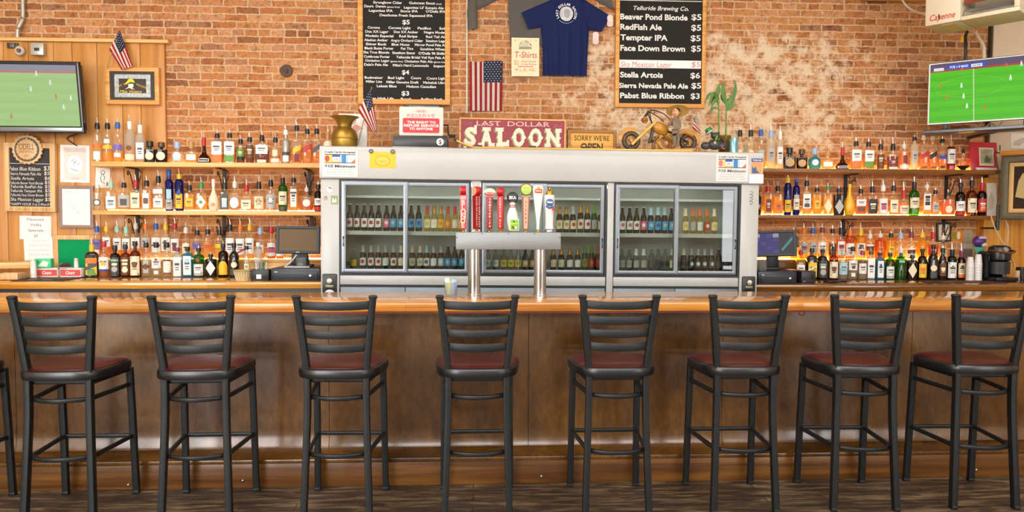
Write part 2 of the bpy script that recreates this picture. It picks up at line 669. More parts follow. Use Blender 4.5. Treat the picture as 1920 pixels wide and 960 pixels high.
    bp.inputs['Distance'].default_value = 0.012
    L(inv.outputs[0], bp.inputs['Height'])
    L(bp.outputs['Normal'], p.inputs['Normal'])
    return m
BRICK = brick_mat()
PINE = wood('pine_board', '#a4662a', '#c68a46', '#daa464', 'Z', 5, 0.42, bump=0.08)
PINE2 = wood('shelf_pine', '#b8823f', '#e0ac62', '#f2cb8c', 'X', 14, 0.4)
OAK_FRAME = wood('oak_frame', '#b57524', '#d9963a', '#e8ae58', 'X', 30, 0.4)
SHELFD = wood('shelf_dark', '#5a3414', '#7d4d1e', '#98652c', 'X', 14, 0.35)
FLOORW = wood('worn_floor', '#2e251e', '#514235', '#a08a6a', 'X', 13, 0.55, plank=(2.6, 0.098, 'X', 'Y'), gap=0.003, bump=0.3, along=2.2)
BARW = wood('bar_maple', '#9a5a16', '#c9852c', '#dfa24a', 'X', 11, 0.24, 0.6, plank=(1.35, 0.125, 'X', 'Y'), bump=0.04)
PLASTER = M('#e4d6c0', 0.8, vary=0.06, vscale=3)

X0, X1 = -6.2, 7.0
struct('floor', B().box(X0, X1, -3.2, YW + 0.2, -0.1, 0), FLOORW, 'dark worn timber plank floor')
struct('wall_back', B().box(X0, X1, YW, YW + 0.2, 0, 4.3), BRICK, 'old orange brick wall with worn whitewash patches')
struct('wall_left', B().box(X0 - 0.15, X0, -3.2, YW + 0.2, 0, 4.3), PLASTER)
struct('wall_right', B().box(X1, X1 + 0.15, -3.2, YW + 0.2, 0, 4.3), PLASTER)
struct('ceiling', B().box(X0, X1, -3.2, YW + 0.2, 4.3, 4.4), M('#e8ddca', 0.85))
fw = B()
for a, b, c, d in ((-5.95, -2.75, 3.4, 4.3), (-5.95, -2.75, 0, 0.5), (X0, -5.95, 0, 4.3), (-2.75, -2.2, 0, 4.3), (-2.2, 4.4, 0, 2.65), (-2.2, 4.4, 4.05, 4.3), (4.4, 4.95, 0, 4.3), (4.95, 6.85, 0, 0.5), (4.95, 6.85, 2.8, 4.3), (6.85, X1, 0, 4.3)):
    fw.box(a, b, -3.4, -3.2, c, d)
struct('wall_front', fw, PLASTER)
GLASSW = clear('window_glass', '#ffffff', 0.01)
for n, (a, b, c, d) in enumerate(((-5.95, -2.75, 0.5, 3.4), (4.95, 6.85, 0.5, 2.8), (-2.2, 4.4, 2.65, 4.05))):  # the third, high window is added to let in frontal light
    w = struct('window_%d' % (n + 1), B().frame(a, b, c, d, 0.07, -3.38, -3.24), M('#4b3a2a', 0.5), 'unseen street window in the front wall')
    obj('window_glass', B().box(a + 0.06, b - 0.06, -3.32, -3.312, c + 0.06, d - 0.06), GLASSW, w)
# pine boarding on the back wall at the left end, with its cap rail and edge strip
xr = W(310, 170, YW - 0.03).x
zt = 3.075
wl = B()
xs = [xr - 0.19 * k - 0.02 * math.sin(k * 2.1) for k in range(20)]
for a, b in zip(xs, xs[1:]):
    if b > X0:
        wl.box(b + 0.002, a - 0.002, YW - 0.035, YW - 0.002, 0, zt, 0.003)
struct('wall_cladding', wl, PINE, 'vertical pine boards behind the left television')
struct('trim_1', B().box(X0, xr + 0.045, YW - 0.07, YW - 0.002, zt, zt + 0.03, 0.005), PINE2, 'pine cap rail on top of the board cladding')
# pine boarding at the right end and the pale boxed pier above it
xb = W(1843, 470, 6.5).x
wr = B()
for k in range(10):
    wr.box(xb + 0.2 * k + 0.001, xb + 0.2 * k + 0.199, 6.5, YW - 0.002, 0, 1.97, 0.003)
struct('wall_cladding.001', wr, wood('pine_orange', '#a86418', '#d08a2c', '#dfa04a', 'Z', 9, 0.4), 'orange pine boards at the right end of the back bar')
xp = W(1863, 80, 6.55).x
struct('wall_pier', B().box(xp, X1, 6.55, YW - 0.001, 1.972, 4.3, 0.004), M('#d8c3a6', 0.7, vary=0.05), 'beige boxed pier behind the right television')
struct('trim_2', B().box(xp - 0.02, xp - 0.001, 6.56, YW - 0.001, 1.972, 4.3), M('#3a3026', 0.6))
# yellow pipe run under the ceiling at upper right and round hole in the brick
zp = W(1690, -3, 6.5).z
struct('trim_3', B().box(W(1622, 0, 6.5).x, W(1742, 0, 6.5).x, 6.44, 6.56, zp - 0.012, zp + 0.06, 0.01), M('#d9b55a', 0.5), 'yellow painted beam end above the brick')

# ------------------------------------------------------------------ front bar counter
bar = thing('bar_counter', 'long wooden bar with brown metal front and orange varnished top', 'bar counter', (0.1, 4.7, 0))
def patina():
    m = bpy.data.materials.new('brown_patina')
    m.use_nodes = True
    nt = m.node_tree
    L = nt.links.new
    p = nt.nodes['Principled BSDF']
    tc = nt.nodes.new('ShaderNodeTexCoord')
    n = nt.nodes.new('ShaderNodeTexNoise')
    n.inputs['Scale'].default_value = 1.5
    n.inputs['Detail'].default_value = 12
    n.inputs['Roughness'].default_value = 0.66
    n.inputs['Distortion'].default_value = 0.4
    mp = nt.nodes.new('ShaderNodeMapping')
    mp.inputs['Scale'].default_value = (1.6, 1.0, 0.9)
    L(tc.outputs['Object'], mp.inputs['Vector'])
    L(mp.outputs['Vector'], n.inputs['Vector'])
    r = ramp(nt, [(0.25, '#2e1804'), (0.42, '#4e2f08'), (0.58, '#6c4510'), (0.78, '#8c6422')])
    L(n.outputs['Fac'], r.inputs['Fac'])
    n2 = nt.nodes.new('ShaderNodeTexNoise')
    n2.inputs['Scale'].default_value = 26
    n2.inputs['Detail'].default_value = 8
    n2.inputs['Roughness'].default_value = 0.7
    mp2 = nt.nodes.new('ShaderNodeMapping')
    mp2.inputs['Scale'].default_value = (1.6, 1.0, 0.5)
    L(tc.outputs['Object'], mp2.inputs['Vector'])
    L(mp2.outputs['Vector'], n2.inputs['Vector'])
    r2 = ramp(nt, [(0.3, '#b9b0a8'), (0.6, '#ffffff')])
    L(n2.outputs['Fac'], r2.inputs['Fac'])
    mu = nt.nodes.new('ShaderNodeMix')
    mu.data_type = 'RGBA'
    mu.blend_type = 'MULTIPLY'
    mu.inputs['Factor'].default_value = 0.8
    L(r.outputs['Color'], mu.inputs['A'])
    L(r2.outputs['Color'], mu.inputs['B'])
    L(mu.outputs['Result'], p.inputs['Base Color'])
    p.inputs['Metallic'].default_value = 0.1
    p.inputs['IOR'].default_value = 1.7
    rr = nt.nodes.new('ShaderNodeMapRange')
    rr.inputs['To Min'].default_value = 0.15
    rr.inputs['To Max'].default_value = 0.30
    L(n.outputs['Fac'], rr.inputs['Value'])
    L(rr.outputs['Result'], p.inputs['Roughness'])
    b_ = nt.nodes.new('ShaderNodeBump')
    b_.inputs['Strength'].default_value = 0.12
    b_.inputs['Distance'].default_value = 0.01
    L(n.outputs['Fac'], b_.inputs['Height'])
    L(b_.outputs['Normal'], p.inputs['Normal'])
    return m
PATINA = patina()
bx0, bx1 = -5.2, 5.6
obj('countertop', B().box(bx0, bx1, 4.31 - 4.7, 5.0 - 4.7, 1.02, 1.07, 0.003), BARW, bar)
# front sheets: upright, curving out into a cove at the foot
def sheet(a, b):
    pts = [(4.49, 1.019), (4.49, 0.6), (4.49, 0.28), (4.4885, 0.25), (4.4862, 0.232), (4.4826, 0.214), (4.478, 0.196), (4.4735, 0.181), (4.4685, 0.168), (4.467, 0.1655)]
    sec = [(-(y - 4.7), z) for y, z in pts] + [(-(y + 0.02 - 4.7), z) for y, z in reversed(pts)]
    return B().sweep([(a, 0, 0), (b, 0, 0)], sec)
edges = [-5.2, -4.05, -2.83, -1.61, -0.98, 0.24, 1.46, 2.68, 3.9, 5.6]
for a, b in zip(edges, edges[1:]):
    obj('front_panel', sheet(a + 0.0015, b - 0.0015), PATINA, bar)
obj('foot_ledge', B().box(bx0, bx1, 4.262 - 4.7, 4.5 - 4.7, 0.14, 0.165, 0.004), PATINA, bar)
obj('kick_board', B().box(bx0, bx1, 4.268 - 4.7, 4.30 - 4.7, 0.001, 0.14, 0.002), wood('kick_wood', '#3e2410', '#623c1a', '#8a5c28', 'X', 10, 0.3, bump=0.08), bar)
obj('back_panel', B().box(bx0, bx1, 4.9 - 4.7, 4.94 - 4.7, 0.0, 1.019), M('#5b4128', 0.5), bar)
obj('nosing', B().box(bx0, bx1, 4.318 - 4.7, 4.335 - 4.7, 1.008, 1.0205), M('#7a2a16', 0.5), bar)
for px in (455, 1700, 240, 1015, 1830):
    q = W(px, 905, 4.262)
    obj('bolt', B().ball((q.x - 0.1, 4.266 - 4.7, 0.03 if px in (240,) else 0.045), 0.009), CHROME, bar)
for px, py in ((75, 589), (1512, 586), (1824, 582)):
    q = W(px, py, 4.34)
    h = thing('bag_hook', 'reddish ring hook under the bar edge %s' % {75: 'behind the leftmost full stool', 1512: 'by the second stool from the right end', 1824: 'behind the rightmost stool'}[px], 'hook', (q.x, 4.40, 1.02))
    obj('mount', B().cyl(0.012, -0.006, 0.0, 12), CHROME, h)
    obj('ring', B().torus((0, 0, -0.024), 0.017, 0.004, 'Y'), M('#b5523c', 0.4, 0.4), h)

# ------------------------------------------------------------------ back counters, risers and wall shelves
def back_counter(name_label, xa, xb_, ztop, tm, ym=5.78, under=None):
    cx = (xa + xb_) / 2
    t = thing('back_counter', name_label, 'counter', (cx, 6.15, 0))
    w = (xb_ - xa) / 2
    obj('countertop', B().box(-w, w, ym - 6.15, YW - 0.036 - 6.15, ztop - 0.055, ztop, 0.008), tm, t)
    obj('rail', B().box(-w, w, ym + 0.03 - 6.15, ym + 0.05 - 6.15, ztop - 0.085, ztop - 0.056), M('#5d6064', 0.35, 0.7), t)
    obj('cabinet', B().box(-w, w, ym + 0.06 - 6.15, YW - 0.05 - 6.15, 0.0, ztop - 0.056), M('#caa37a' if under is None else under, 0.5, vary=0.1), t)
    n = 5
    for k in range(n):
        a, b = -w + 2 * w * k / n + 0.01, -w + 2 * w * (k + 1) / n - 0.01
        d = obj('door', B().box(a, b, ym + 0.04 - 6.15, ym + 0.059 - 6.15, 0.08, ztop - 0.10, 0.004), M('#a8835a', 0.5), t)
        obj('handle', B().tube([(a + 0.04, ym + 0.035 - 6.15, 0.6), (a + 0.04, ym + 0.015 - 6.15, 0.62), (a + 0.04, ym + 0.015 - 6.15, 0.72), (a + 0.04, ym + 0.035 - 6.15, 0.74)], 0.005), CHROME, d)
    return t
CTOPW = wood('counter_oak', '#9a5a18', '#cf8d34', '#e6b060', 'X', 12, 0.18, 0.6, plank=(1.8, 0.2, 'X', 'Y'), bump=0.05)
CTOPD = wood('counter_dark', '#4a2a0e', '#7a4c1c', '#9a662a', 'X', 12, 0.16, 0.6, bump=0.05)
ZL, ZR = 1.076, 1.052
back_counter('honey-coloured wooden back counter under the left bottle shelves', -5.2, -1.175, ZL, CTOPW)
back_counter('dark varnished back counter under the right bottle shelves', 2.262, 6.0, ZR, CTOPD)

LEDW = M('#ffdfa2', 0.5, emit=11.0)
LEDY = M('#ffca60', 0.5, emit=40.0)
RZ = 1.214
def riser(label, xa, xb_, z0, z1, m, led):
    t = thing('bottle_riser', label, 'shelf', ((xa + xb_) / 2, 6.49, z0))
    w = (xb_ - xa) / 2
    obj('step_board', B().box(-w, w, -0.075, 0.07, z1 - z0 - 0.02, z1 - z0, 0.003), m, t)
    obj('front_board', B().box(-w, w, -0.072, -0.06, 0.0, z1 - z0 - 0.021), m, t)
    obj('light_strip', B().box(-w, w, 0.055, 0.067, z1 - z0 + 0.001, z1 - z0 + 0.012), led, t)
xl0 = W(172, 487, 6.45).x
riser('low wooden step behind the front bottles on left counter', xl0, -1.3, ZL, RZ, PINE2, LEDW)
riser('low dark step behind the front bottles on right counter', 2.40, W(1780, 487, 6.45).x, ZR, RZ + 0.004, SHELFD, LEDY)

def shelf(label, xa, xb_, zt_, m, th, brackets, led, yb=YW - 0.036, y0=6.33):
    t = thing('wall_shelf', label, 'shelf', ((xa + xb_) / 2, yb, zt_))
    w = (xb_ - xa) / 2
    obj('board', B().box(-w, w, y0 - yb, 0, -th, 0, 0.003), m, t)
    obj('light_strip', B().box(-w + 0.02, w - 0.02, -0.016, -0.004, 0.001, 0.012), led, t)
    for px in brackets:
        x = W(px, 340, 6.45).x - t.location.x
        b = B()
        b.box(x - 0.014, x + 0.014, -0.012, -0.002, -0.28, -th - 0.001)
        b.box(x - 0.014, x + 0.014, y0 + 0.04 - yb, -0.002, -th - 0.009, -th - 0.001)
        b.tube([(x, -0.012, -0.26), (x, -0.06, -0.22), (x, -0.1, -0.15), (x, -0.13, -0.09), (x, -0.17, -0.07), (x, -0.185, -0.09), (x, -0.17, -0.105), (x, -0.155, -0.09)], 0.0045)
        b.tube([(x + 0.022, -0.015, -0.05), (x + 0.04, -0.016, -0.07), (x + 0.036, -0.016, -0.11), (x + 0.016, -0.016, -0.16), (x, -0.016, -0.2)], 0.004)
        obj('bracket', b, M('#25221f', 0.5, 0.4), t)
    return t
SLU, SLL, SRU, SRL = 2.039, 1.633, 2.027, 1.620
sh_x0 = W(171, 304, 6.33).x
shelf('upper pine bottle shelf left of the cooler', sh_x0, -1.02, SLU, PINE2, 0.038, (246, 413, 575), LEDW)
shelf('lower pine bottle shelf left of the cooler', sh_x0, -1.02, SLL, PINE2, 0.036, (246, 411, 578), LEDW)
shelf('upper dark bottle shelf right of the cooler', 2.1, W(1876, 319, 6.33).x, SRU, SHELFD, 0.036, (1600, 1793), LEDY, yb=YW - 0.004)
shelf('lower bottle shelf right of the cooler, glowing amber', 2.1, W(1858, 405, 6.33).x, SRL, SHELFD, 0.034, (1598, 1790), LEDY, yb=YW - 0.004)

# ------------------------------------------------------------------ white bar cooler
YC = 5.65
CX = 0.545
CROT = 0.0065
COOL = thing('beer_cooler', 'wide white three-bay cooler with sliding glass doors full of beer', 'refrigerator', (CX, YC, 0.012), 0, roty=CROT)
CM = Matrix.Translation((CX, YC, 0.012)) @ Matrix.Rotation(CROT, 4, 'Y')
CI = CM.inverted()
def C(px, py, dy=0.0):
    """a place on the cooler front (dy deeper) in the cooler's own measure"""
    return CI @ W(px, py, YC + dy)
ENAMEL = M('#b6b7b4', 0.36, coat=0.1, vary=0.03, vscale=3)
INNER = M('#bfc4be', 0.55)
TRIMC = M('#7e8388', 0.36, 0.85)
GASKET = M('#24282c', 0.5)
DOORG = clear('cooler_glass', '#e4e8e5', 0.02, fres=1.8)
cl, cr = C(603, 450).x, C(1420, 450).x
ctop, chb = C(1000, 279.5).z, C(1000, 340.5).z
CTOPZ = ctop
# header (rounded lower edge) standing 3 cm proud
hd = B().sweep([(C(600, 300).x, 0, 0), (C(1429, 300).x, 0, 0)], [(-0.52, ctop), (0.0, ctop), (0.012, ctop - 0.006), (0.019, ctop - 0.02), (0.022, ctop - 0.045), (0.022, chb + 0.02), (0.018, chb + 0.006), (0.005, chb), (-0.52, chb)], up=(0, 0, 1))
obj('header', hd, ENAMEL, COOL)
zb = C(1000, 515).z            # bottom of door zone
zs2 = C(1000, 436).z           # shelf front top
obj('back_panel', B().box(cl, cr, 0.47, 0.50, 0.0, chb - 0.001), INNER, COOL)
obj('side_wall', B().box(cl, cl + 0.03, 0.03, 0.469, 0.0, chb - 0.001), ENAMEL, COOL)
obj('side_wall', B().box(cr - 0.03, cr, 0.03, 0.469, 0.0, chb - 0.001), ENAMEL, COOL)
for a, b in ((601.5, 636), (884, 900), (1138, 1150), (1388, 1421)):
    p0, p1 = C(a, 450).x, C(b, 450).x
    p = obj('post', B().box(p0, p1, 0.0, 0.03, 0.0, chb - 0.001, 0.003), ENAMEL, COOL)
zfl = C(1000, 505).z - 0.012
obj('deck', B().box(cl + 0.031, cr - 0.031, 0.05, 0.469, zfl - 0.02, zfl), INNER, COOL)
SH2 = B().box(cl + 0.031, cr - 0.031, 0.06, 0.44, zs2 - 0.03, zs2)
obj('rack', SH2, M('#cfd6d0', 0.4), COOL)
zs3 = C(1000, 368).z
obj('rack', B().box(cl + 0.031, cr - 0.031, 0.27, 0.44, zs3 - 0.018, zs3), M('#c3ccc6', 0.4), COOL)
obj('added_tube_light', B().tube([(cl + 0.2, 0.06, chb - 0.03), (cr - 0.2, 0.075, chb - 0.03)], 0.012), M('#fffaf2', 0.4, emit=15.0), COOL)  # added tube hidden by the header, brightens the cooler inside
obj('inner_ceiling', B().box(cl + 0.031, cr - 0.031, 0.035, 0.469, chb - 0.012, chb - 0.002), INNER, COOL)
# bays: door frames, glass, lower panels
bays = [((637, 760, 883), 341), ((901, 1021, 1137), 342), ((1151, 1268, 1387), 345)]
for (a, m_, b), ty in bays:
    xa, xm, xb2 = C(a, 430).x, C(m_, 430).x, C(b, 430).x
    z1, z0 = chb - 0.001, zb
    obj('door_jamb', B().frame(xa, xb2, z0 - 0.01, z1, 0.012, -0.002, 0.03, 0), GASKET, COOL)
    for k, (u, v, yy) in enumerate(((xa + 0.012, xm + 0.018, -0.004), (xm - 0.018, xb2 - 0.012, 0.014))):
        d = obj('door', B().frame(u, v, z0 + 0.003, z1 - 0.012, 0.034, yy, yy + 0.016, 0.003), TRIMC, COOL)
        obj('pane', B().box(u + 0.03, v - 0.03, yy + 0.007, yy + 0.010, z0 + 0.033, z1 - 0.042), DOORG, d)
        hx = u + 0.017 if k == 0 else v - 0.017
        hz = C(1000, 455).z
        obj('handle', B().tube([(hx, yy, hz + 0.035), (hx, yy - 0.014, hz + 0.03), (hx, yy - 0.014, hz - 0.03), (hx, yy, hz - 0.035)], 0.004), BLACKM, d)
    zp1, zp0 = C(1000, 515.5).z - 0.012, C(1000, 535.5).z
    obj('lower_panel', B().box(xa + 0.002, xb2 - 0.002, 0.0, 0.03, zp0, zp1, 0.003), ENAMEL, COOL)
    obj('kick_gap', B().box(xa, xb2, 0.012, 0.03, zp0 - 0.018, zp0 - 0.0005), GASKET, COOL)
    for u, v in ((xa + 0.004, xm - 0.002), (xm + 0.002, xb2 - 0.004)):
        d = obj('door', B().box(u, v, 0.002, 0.03, 0.06, zp0 - 0.019, 0.003), M('#7b848c', 0.5, 0.7), COOL)
    obj('plinth', B().box(xa, xb2, 0.02, 0.04, 0.0, 0.058), GASKET, COOL)
# openers set into the two end posts
for px0, px1, py0, py1, lab in ((605, 632, 513, 549, 'left'), (1391, 1415, 518, 549, 'right')):
    a, b = C(px0, py0), C(px1, py1)
    q = CM @ Vector(((a.x + b.x) / 2, -0.0005, b.z))
    t = thing('bottle_opener', 'dark bottle opener plate with cap catcher on the %s cooler post' % lab, 'bottle opener', q, roty=CROT)
    w, h = (b.x - a.x), a.z - b.z
    obj('plate', B().prism(rrect(w, h, 0.012, cz=h / 2), -0.012, -0.001, bev=0.003), M('#3a3a36', 0.4, 0.5), t)
    obj('hook', B().lathe([(0.0, 0), (0.022, 0.0), (0.02, 0.012), (0.0, 0.014)], 16, mat=Matrix.Translation((0.002, -0.013, h * 0.62)) @ Matrix.Rotation(PI / 2, 4, 'X')), M('#c9bfa8', 0.3, 0.8), t)
    obj('lip', B().box(-w * 0.28, w * 0.28, -0.020, -0.0125, h * 0.26, h * 0.42, 0.003), M('#8b8676', 0.4, 0.6), t)
    if lab == 'left':
        obj('badge', B().prism([(math.cos(a_) * w * 0.32, 0.001 + math.sin(a_) * h * 0.17) for a_ in [PI * k / 10 for k in range(11)]], -0.0155, -0.0125), M('#dfe0ee', 0.5), t)
# ------------------------------------------------------------------ bar stools
STEELB = M('#1b1e20', 0.42, 0.3, bump=0.05, bscale=300)
VINYL = M('#43070b', 0.34, spec=0.6, bump=0.04, bscale=220)
VINYL_SHADE = M('#17171a', 0.3, spec=0.6)  # rim of the same wine vinyl, its shade put into the colour as black
def smooth_path(pts, n=6):
    out = []
    P_ = [Vector(p) for p in pts]
    for i in range(len(P_) - 1):
        p0, p1, p2, p3 = P_[max(i - 1, 0)], P_[i], P_[i + 1], P_[min(i + 2, len(P_) - 1)]
        for k in range(n):
            t = k / n
            out.append(0.5 * ((2 * p1) + (p2 - p0) * t + (2 * p0 - 5 * p1 + 4 * p2 - p3) * t * t + (3 * p1 - p0 - 3 * p2 + p3) * t ** 3))
    out.append(P_[-1])
    return out
def sect(w, d, r=0.004):
    o = []
    for sx, sy, a0 in ((1, -1, -PI / 2), (1, 1, 0), (-1, 1, PI / 2), (-1, -1, PI)):
        for k in range(3):
            a = a0 + PI / 4 * k
            o.append((sx * (w / 2 - r) + math.cos(a) * r, sy * (d / 2 - r) + math.sin(a) * r))
    return o
def rear_path(s):
    return [(s * 0.170, -0.214, 0.004), (s * 0.1535, -0.186, 0.50), (s * 0.1515, -0.182, 0.68), (s * 0.1525, -0.182, 0.76), (s * 0.159, -0.188, 0.84), (s * 0.178, -0.205, 1.02), (s * 0.194, -0.222, 1.158)]
def rear_at(z):
    p = rear_path(1)
    for a, b in zip(p, p[1:]):
        if a[2] <= z <= b[2]:
            t = (z - a[2]) / (b[2] - a[2])
            return a[0] + (b[0] - a[0]) * t, a[1] + (b[1] - a[1]) * t
    return p[-1][0], p[-1][1]
def make_stool():
    t = thing('bar_stool', '', 'stool', (0, 0, 0), group='bar stools along the front of the bar')
    for s in (-1, 1):
        lg = obj('back_upright', B().sweep(smooth_path(rear_path(s)), sect(0.033, 0.038), up=(0, 1, 0)), STEELB, t)
        lg['label'] = 'rear leg rising into the back upright'
        obj('cap', B().lathe([(0.0, -0.004), (0.021, -0.004), (0.023, 0.004), (0.019, 0.012), (0.0, 0.015)], 14, at=(s * 0.1945, -0.2225, 1.158), expo=3), BLACK, lg)
        fl = obj('leg', B().sweep([(s * 0.1945, 0.216, 0.004), (s * 0.19, 0.198, 0.40), (s * 0.187, 0.178, 0.728)], sect(0.034, 0.03), up=(0, 1, 0)), STEELB, t)
        obj('foot_glide', B().box(s * 0.1945 - 0.018, s * 0.1945 + 0.018, 0.200, 0.232, 0.0, 0.02, 0.003), BLACK, fl)
        obj('foot_glide', B().box(s * 0.170 - 0.0155, s * 0.170 + 0.0155, -0.2335, -0.1945, 0.0, 0.02, 0.003), BLACK, lg)
    for zc in (1.122, 1.043, 0.974, 0.902):
        x, y = rear_at(zc)
        pts = [(x * math.sin(a) / math.sin(1.0), y + 0.004 - 0.042 * (math.cos(a) - math.cos(1.0)) / (1 - math.cos(1.0)), zc - 0.006 * (1 - (a / 1.0) ** 2)) for a in [-1.0 + 2.0 * k / 14 for k in range(15)]]
        obj('backrest_slat', B().sweep(pts, sect(0.006, 0.043, 0.002), up=(0, 0, 1)), STEELB, t)
    # padded seat: wider at the bar side
    def outline(k, z):
        pts = []
        for i in range(40):
            a = 2 * PI * i / 40
            c, s_ = math.cos(a), math.sin(a)
            e = 4.2
            x = math.copysign(abs(c) ** (2 / e), c)
            y = math.copysign(abs(s_) ** (2 / e), s_)
            w = 0.207 + 0.036 * (y + 1) / 2
            bow = 0.02 * (1 - x * x) if y < 0 else 0.0
            pts.append(Vector((x * w * k, -0.018 + y * 0.199 * k - bow * k, z)))
        return pts
    def stack(levels):
        b = B()
        tb = bmesh.new()
        rings = [[tb.verts.new(p) for p in outline(k, z)] for k, z in levels]
        for a, c in zip(rings, rings[1:]):
            for i in range(40):
                tb.faces.new((a[i], a[(i + 1) % 40], c[(i + 1) % 40], c[i]))
        tb.faces.new(list(reversed(rings[0])))
        tb.faces.new(rings[-1])
        return b._take(tb, 0)
    cu = obj('seat', stack([(0.93, 0.787), (0.94, 0.7905), (0.91, 0.796), (0.72, 0.804), (0.4, 0.809), (0.05, 0.810)]), VINYL, t)
    cu['label'] = 'wine-red padded seat'
    rim = obj('shaded_seat_edge', stack([(0.93, 0.736), (0.985, 0.739), (1.0, 0.752), (1.0, 0.772), (0.985, 0.784), (0.945, 0.789), (0.92, 0.787)]), VINYL_SHADE, t)
    rim['label'] = 'rolled seat edge with its shade coloured black'
    fr = B()
    ring = [(s_ * 0.0, 0, 0) for s_ in ()]
    fpts = [(-0.187, 0.17, 0.722), (0.187, 0.17, 0.722), (0.160, -0.16, 0.722), (-0.160, -0.16, 0.722)]
    for a, b in zip(fpts, fpts[1:] + fpts[:1]):
        fr.sweep([a, b], sect(0.02, 0.022), up=(0, 0, 1))
    obj('seat_frame', fr, STEELB, t)
    def ring_u(z, drop):
        xr_, yr_ = rear_at(z)
        xr_ -= 0.012
        pts = [(-0.187, 0.195, z), (-xr_ - 0.012, yr_ + 0.07, z), (-xr_, yr_ + 0.025, z)]
        for k in range(1, 8):
            a = -1 + 2 * k / 8
            pts.append((xr_ * a, yr_ + 0.02 - 0.055 * (1 - a * a), z))
        pts += [(xr_, yr_ + 0.025, z), (xr_ + 0.012, yr_ + 0.07, z), (0.187, 0.195, z)]
        return B().sweep(smooth_path(pts, 3), sect(0.018, 0.023, 0.005), up=(0, 0, 1))
    obj('brace_ring', ring_u(0.635, 0), STEELB, t)
    fr2 = obj('footrest_ring', ring_u(0.338, 0), STEELB, t)
    obj('footrest_bar', B().sweep([(-0.188, 0.2, 0.338), (0.188, 0.2, 0.338)], sect(0.02, 0.022, 0.005), up=(0, 0, 1)), STEELB, t)
    return t
sx_ = [-2.785, -2.105, -1.43, -0.703, 0.021, 0.760, 1.447, 2.113, 2.783]
srz = [0.0, 0.0, 0.03, -0.02, 0.0, 0.0, 0.0, -0.04, -0.05]
slab = ['black metal bar stool cut off by the left end of the photo',
        'leftmost whole bar stool, in front of the chalkboard sign end',
        'second whole bar stool from the left, red vinyl seat',
        'bar stool standing before the left cooler post',
        'bar stool directly in front of the beer tap tower',
        'bar stool just right of the beer taps',
        'bar stool before the right cooler post',
        'second bar stool from the right end, red seat',
        'rightmost bar stool, partly outside the photo, below the coffee maker']
st0 = make_stool()
for i, (x, rz) in enumerate(zip(sx_, srz)):
    if i == 0:
        st0.location = (x, 3.995, 0)
        st0['label'] = slab[0]
        s = st0
    else:
        s = dup(st0, (x, 3.995, 0), rz, slab[i])

# ------------------------------------------------------------------ beer tap tower and its handles
YT = 4.80
sT = YT / FPX
q0, q1 = W(855, 452, YT), W(1050, 452, YT)
tc_x = (q0.x + q1.x) / 2
ztap1, ztap0 = W(952, 435.5, YT).z, W(952, 467.5, YT).z
tow = thing('tap_tower', 'brushed steel two-legged beer tap tower standing on the bar', 'beer tower', (tc_x, YT, 1.071))
hw = (q1.x - q0.x) / 2
zz = lambda y: W(952, y, YT).z - 1.071
bb = obj('tap_beam', B().box(-hw, hw, -0.05, 0.05, ztap0 - 1.071, ztap1 - 1.071, 0.004), M('#8e9092', 0.5, 0.7), tow)
for px, py in ((904, 438), (953, 438), (1001, 438), (857, 445), (1048, 445)):
    obj('screw', B().lathe([(0, 0), (0.004, 0), (0.003, 0.003), (0, 0.003)], 8, mat=Matrix.Translation((W(px, py, YT).x - tc_x, -0.0502, W(px, py, YT).z - 1.071)) @ Matrix.Rotation(PI / 2, 4, 'X')), BLACK, bb)
for px in (889, 1012.5):
    x = W(px, 510, YT).x - tc_x
    c = obj('column', B().cyl(0.041, 0.006, ztap0 - 1.071 - 0.0005, 32, at=(x, 0, 0)), M('#c4c5c7', 0.16, 1.0), tow)
    obj('flange', B().lathe([(0, 0), (0.05, 0), (0.05, 0.004), (0.043, 0.008), (0.0, 0.008)], 32, at=(x, 0, 0)), CHROME, c)
for k in range(8):
    x = -hw + 0.05 + k * (2 * hw - 0.1) / 7
    fc = B()
    fc.tube([(x, 0.045, 0.375), (x, 0.075, 0.375), (x, 0.1, 0.365), (x, 0.105, 0.325)], 0.009, 10)
    obj('faucet', fc, CHROME, tow)
def tap(px, lab, name='beer_tap', y0=433):
    x = W(px, 400, YT).x
    return thing(name, lab, 'tap handle', (x, YT + 0.01, ztap1 + 0.003), group='beer tap handles')
def tz(py):
    return W(952, py, YT + 0.01).z - (ztap1 + 0.003)
TRED = M('#b5161f', 0.35)
TREDL = M('#c93a42', 0.4)
TREDD = M('#8c1219', 0.4)
CREAM = M('#ecd9bd', 0.5)
GOLD = M('#b68a35', 0.35, 0.9)
def stem_(t, h=0.018):
    obj('ferrule', B().lathe([(0, 0), (0.011, 0), (0.011, 0.006), (0.007, 0.012), (0.008, h), (0, h)], 14), GOLD, t)
def stacked(b, s, x, z0, z1, h, y, w=None, rot=None, bold=0.02, mi=0):
    n = sum(0.35 if ch == ' ' else 1.0 for ch in s)
    at = 0.0
    for ch in s:
        if ch != ' ':
            b.text(ch, x, z1 - (at + 0.5) * (z1 - z0) / n, h, w, y, bold, mi, mat=rot)
        at += 0.35 if ch == ' ' else 1.0
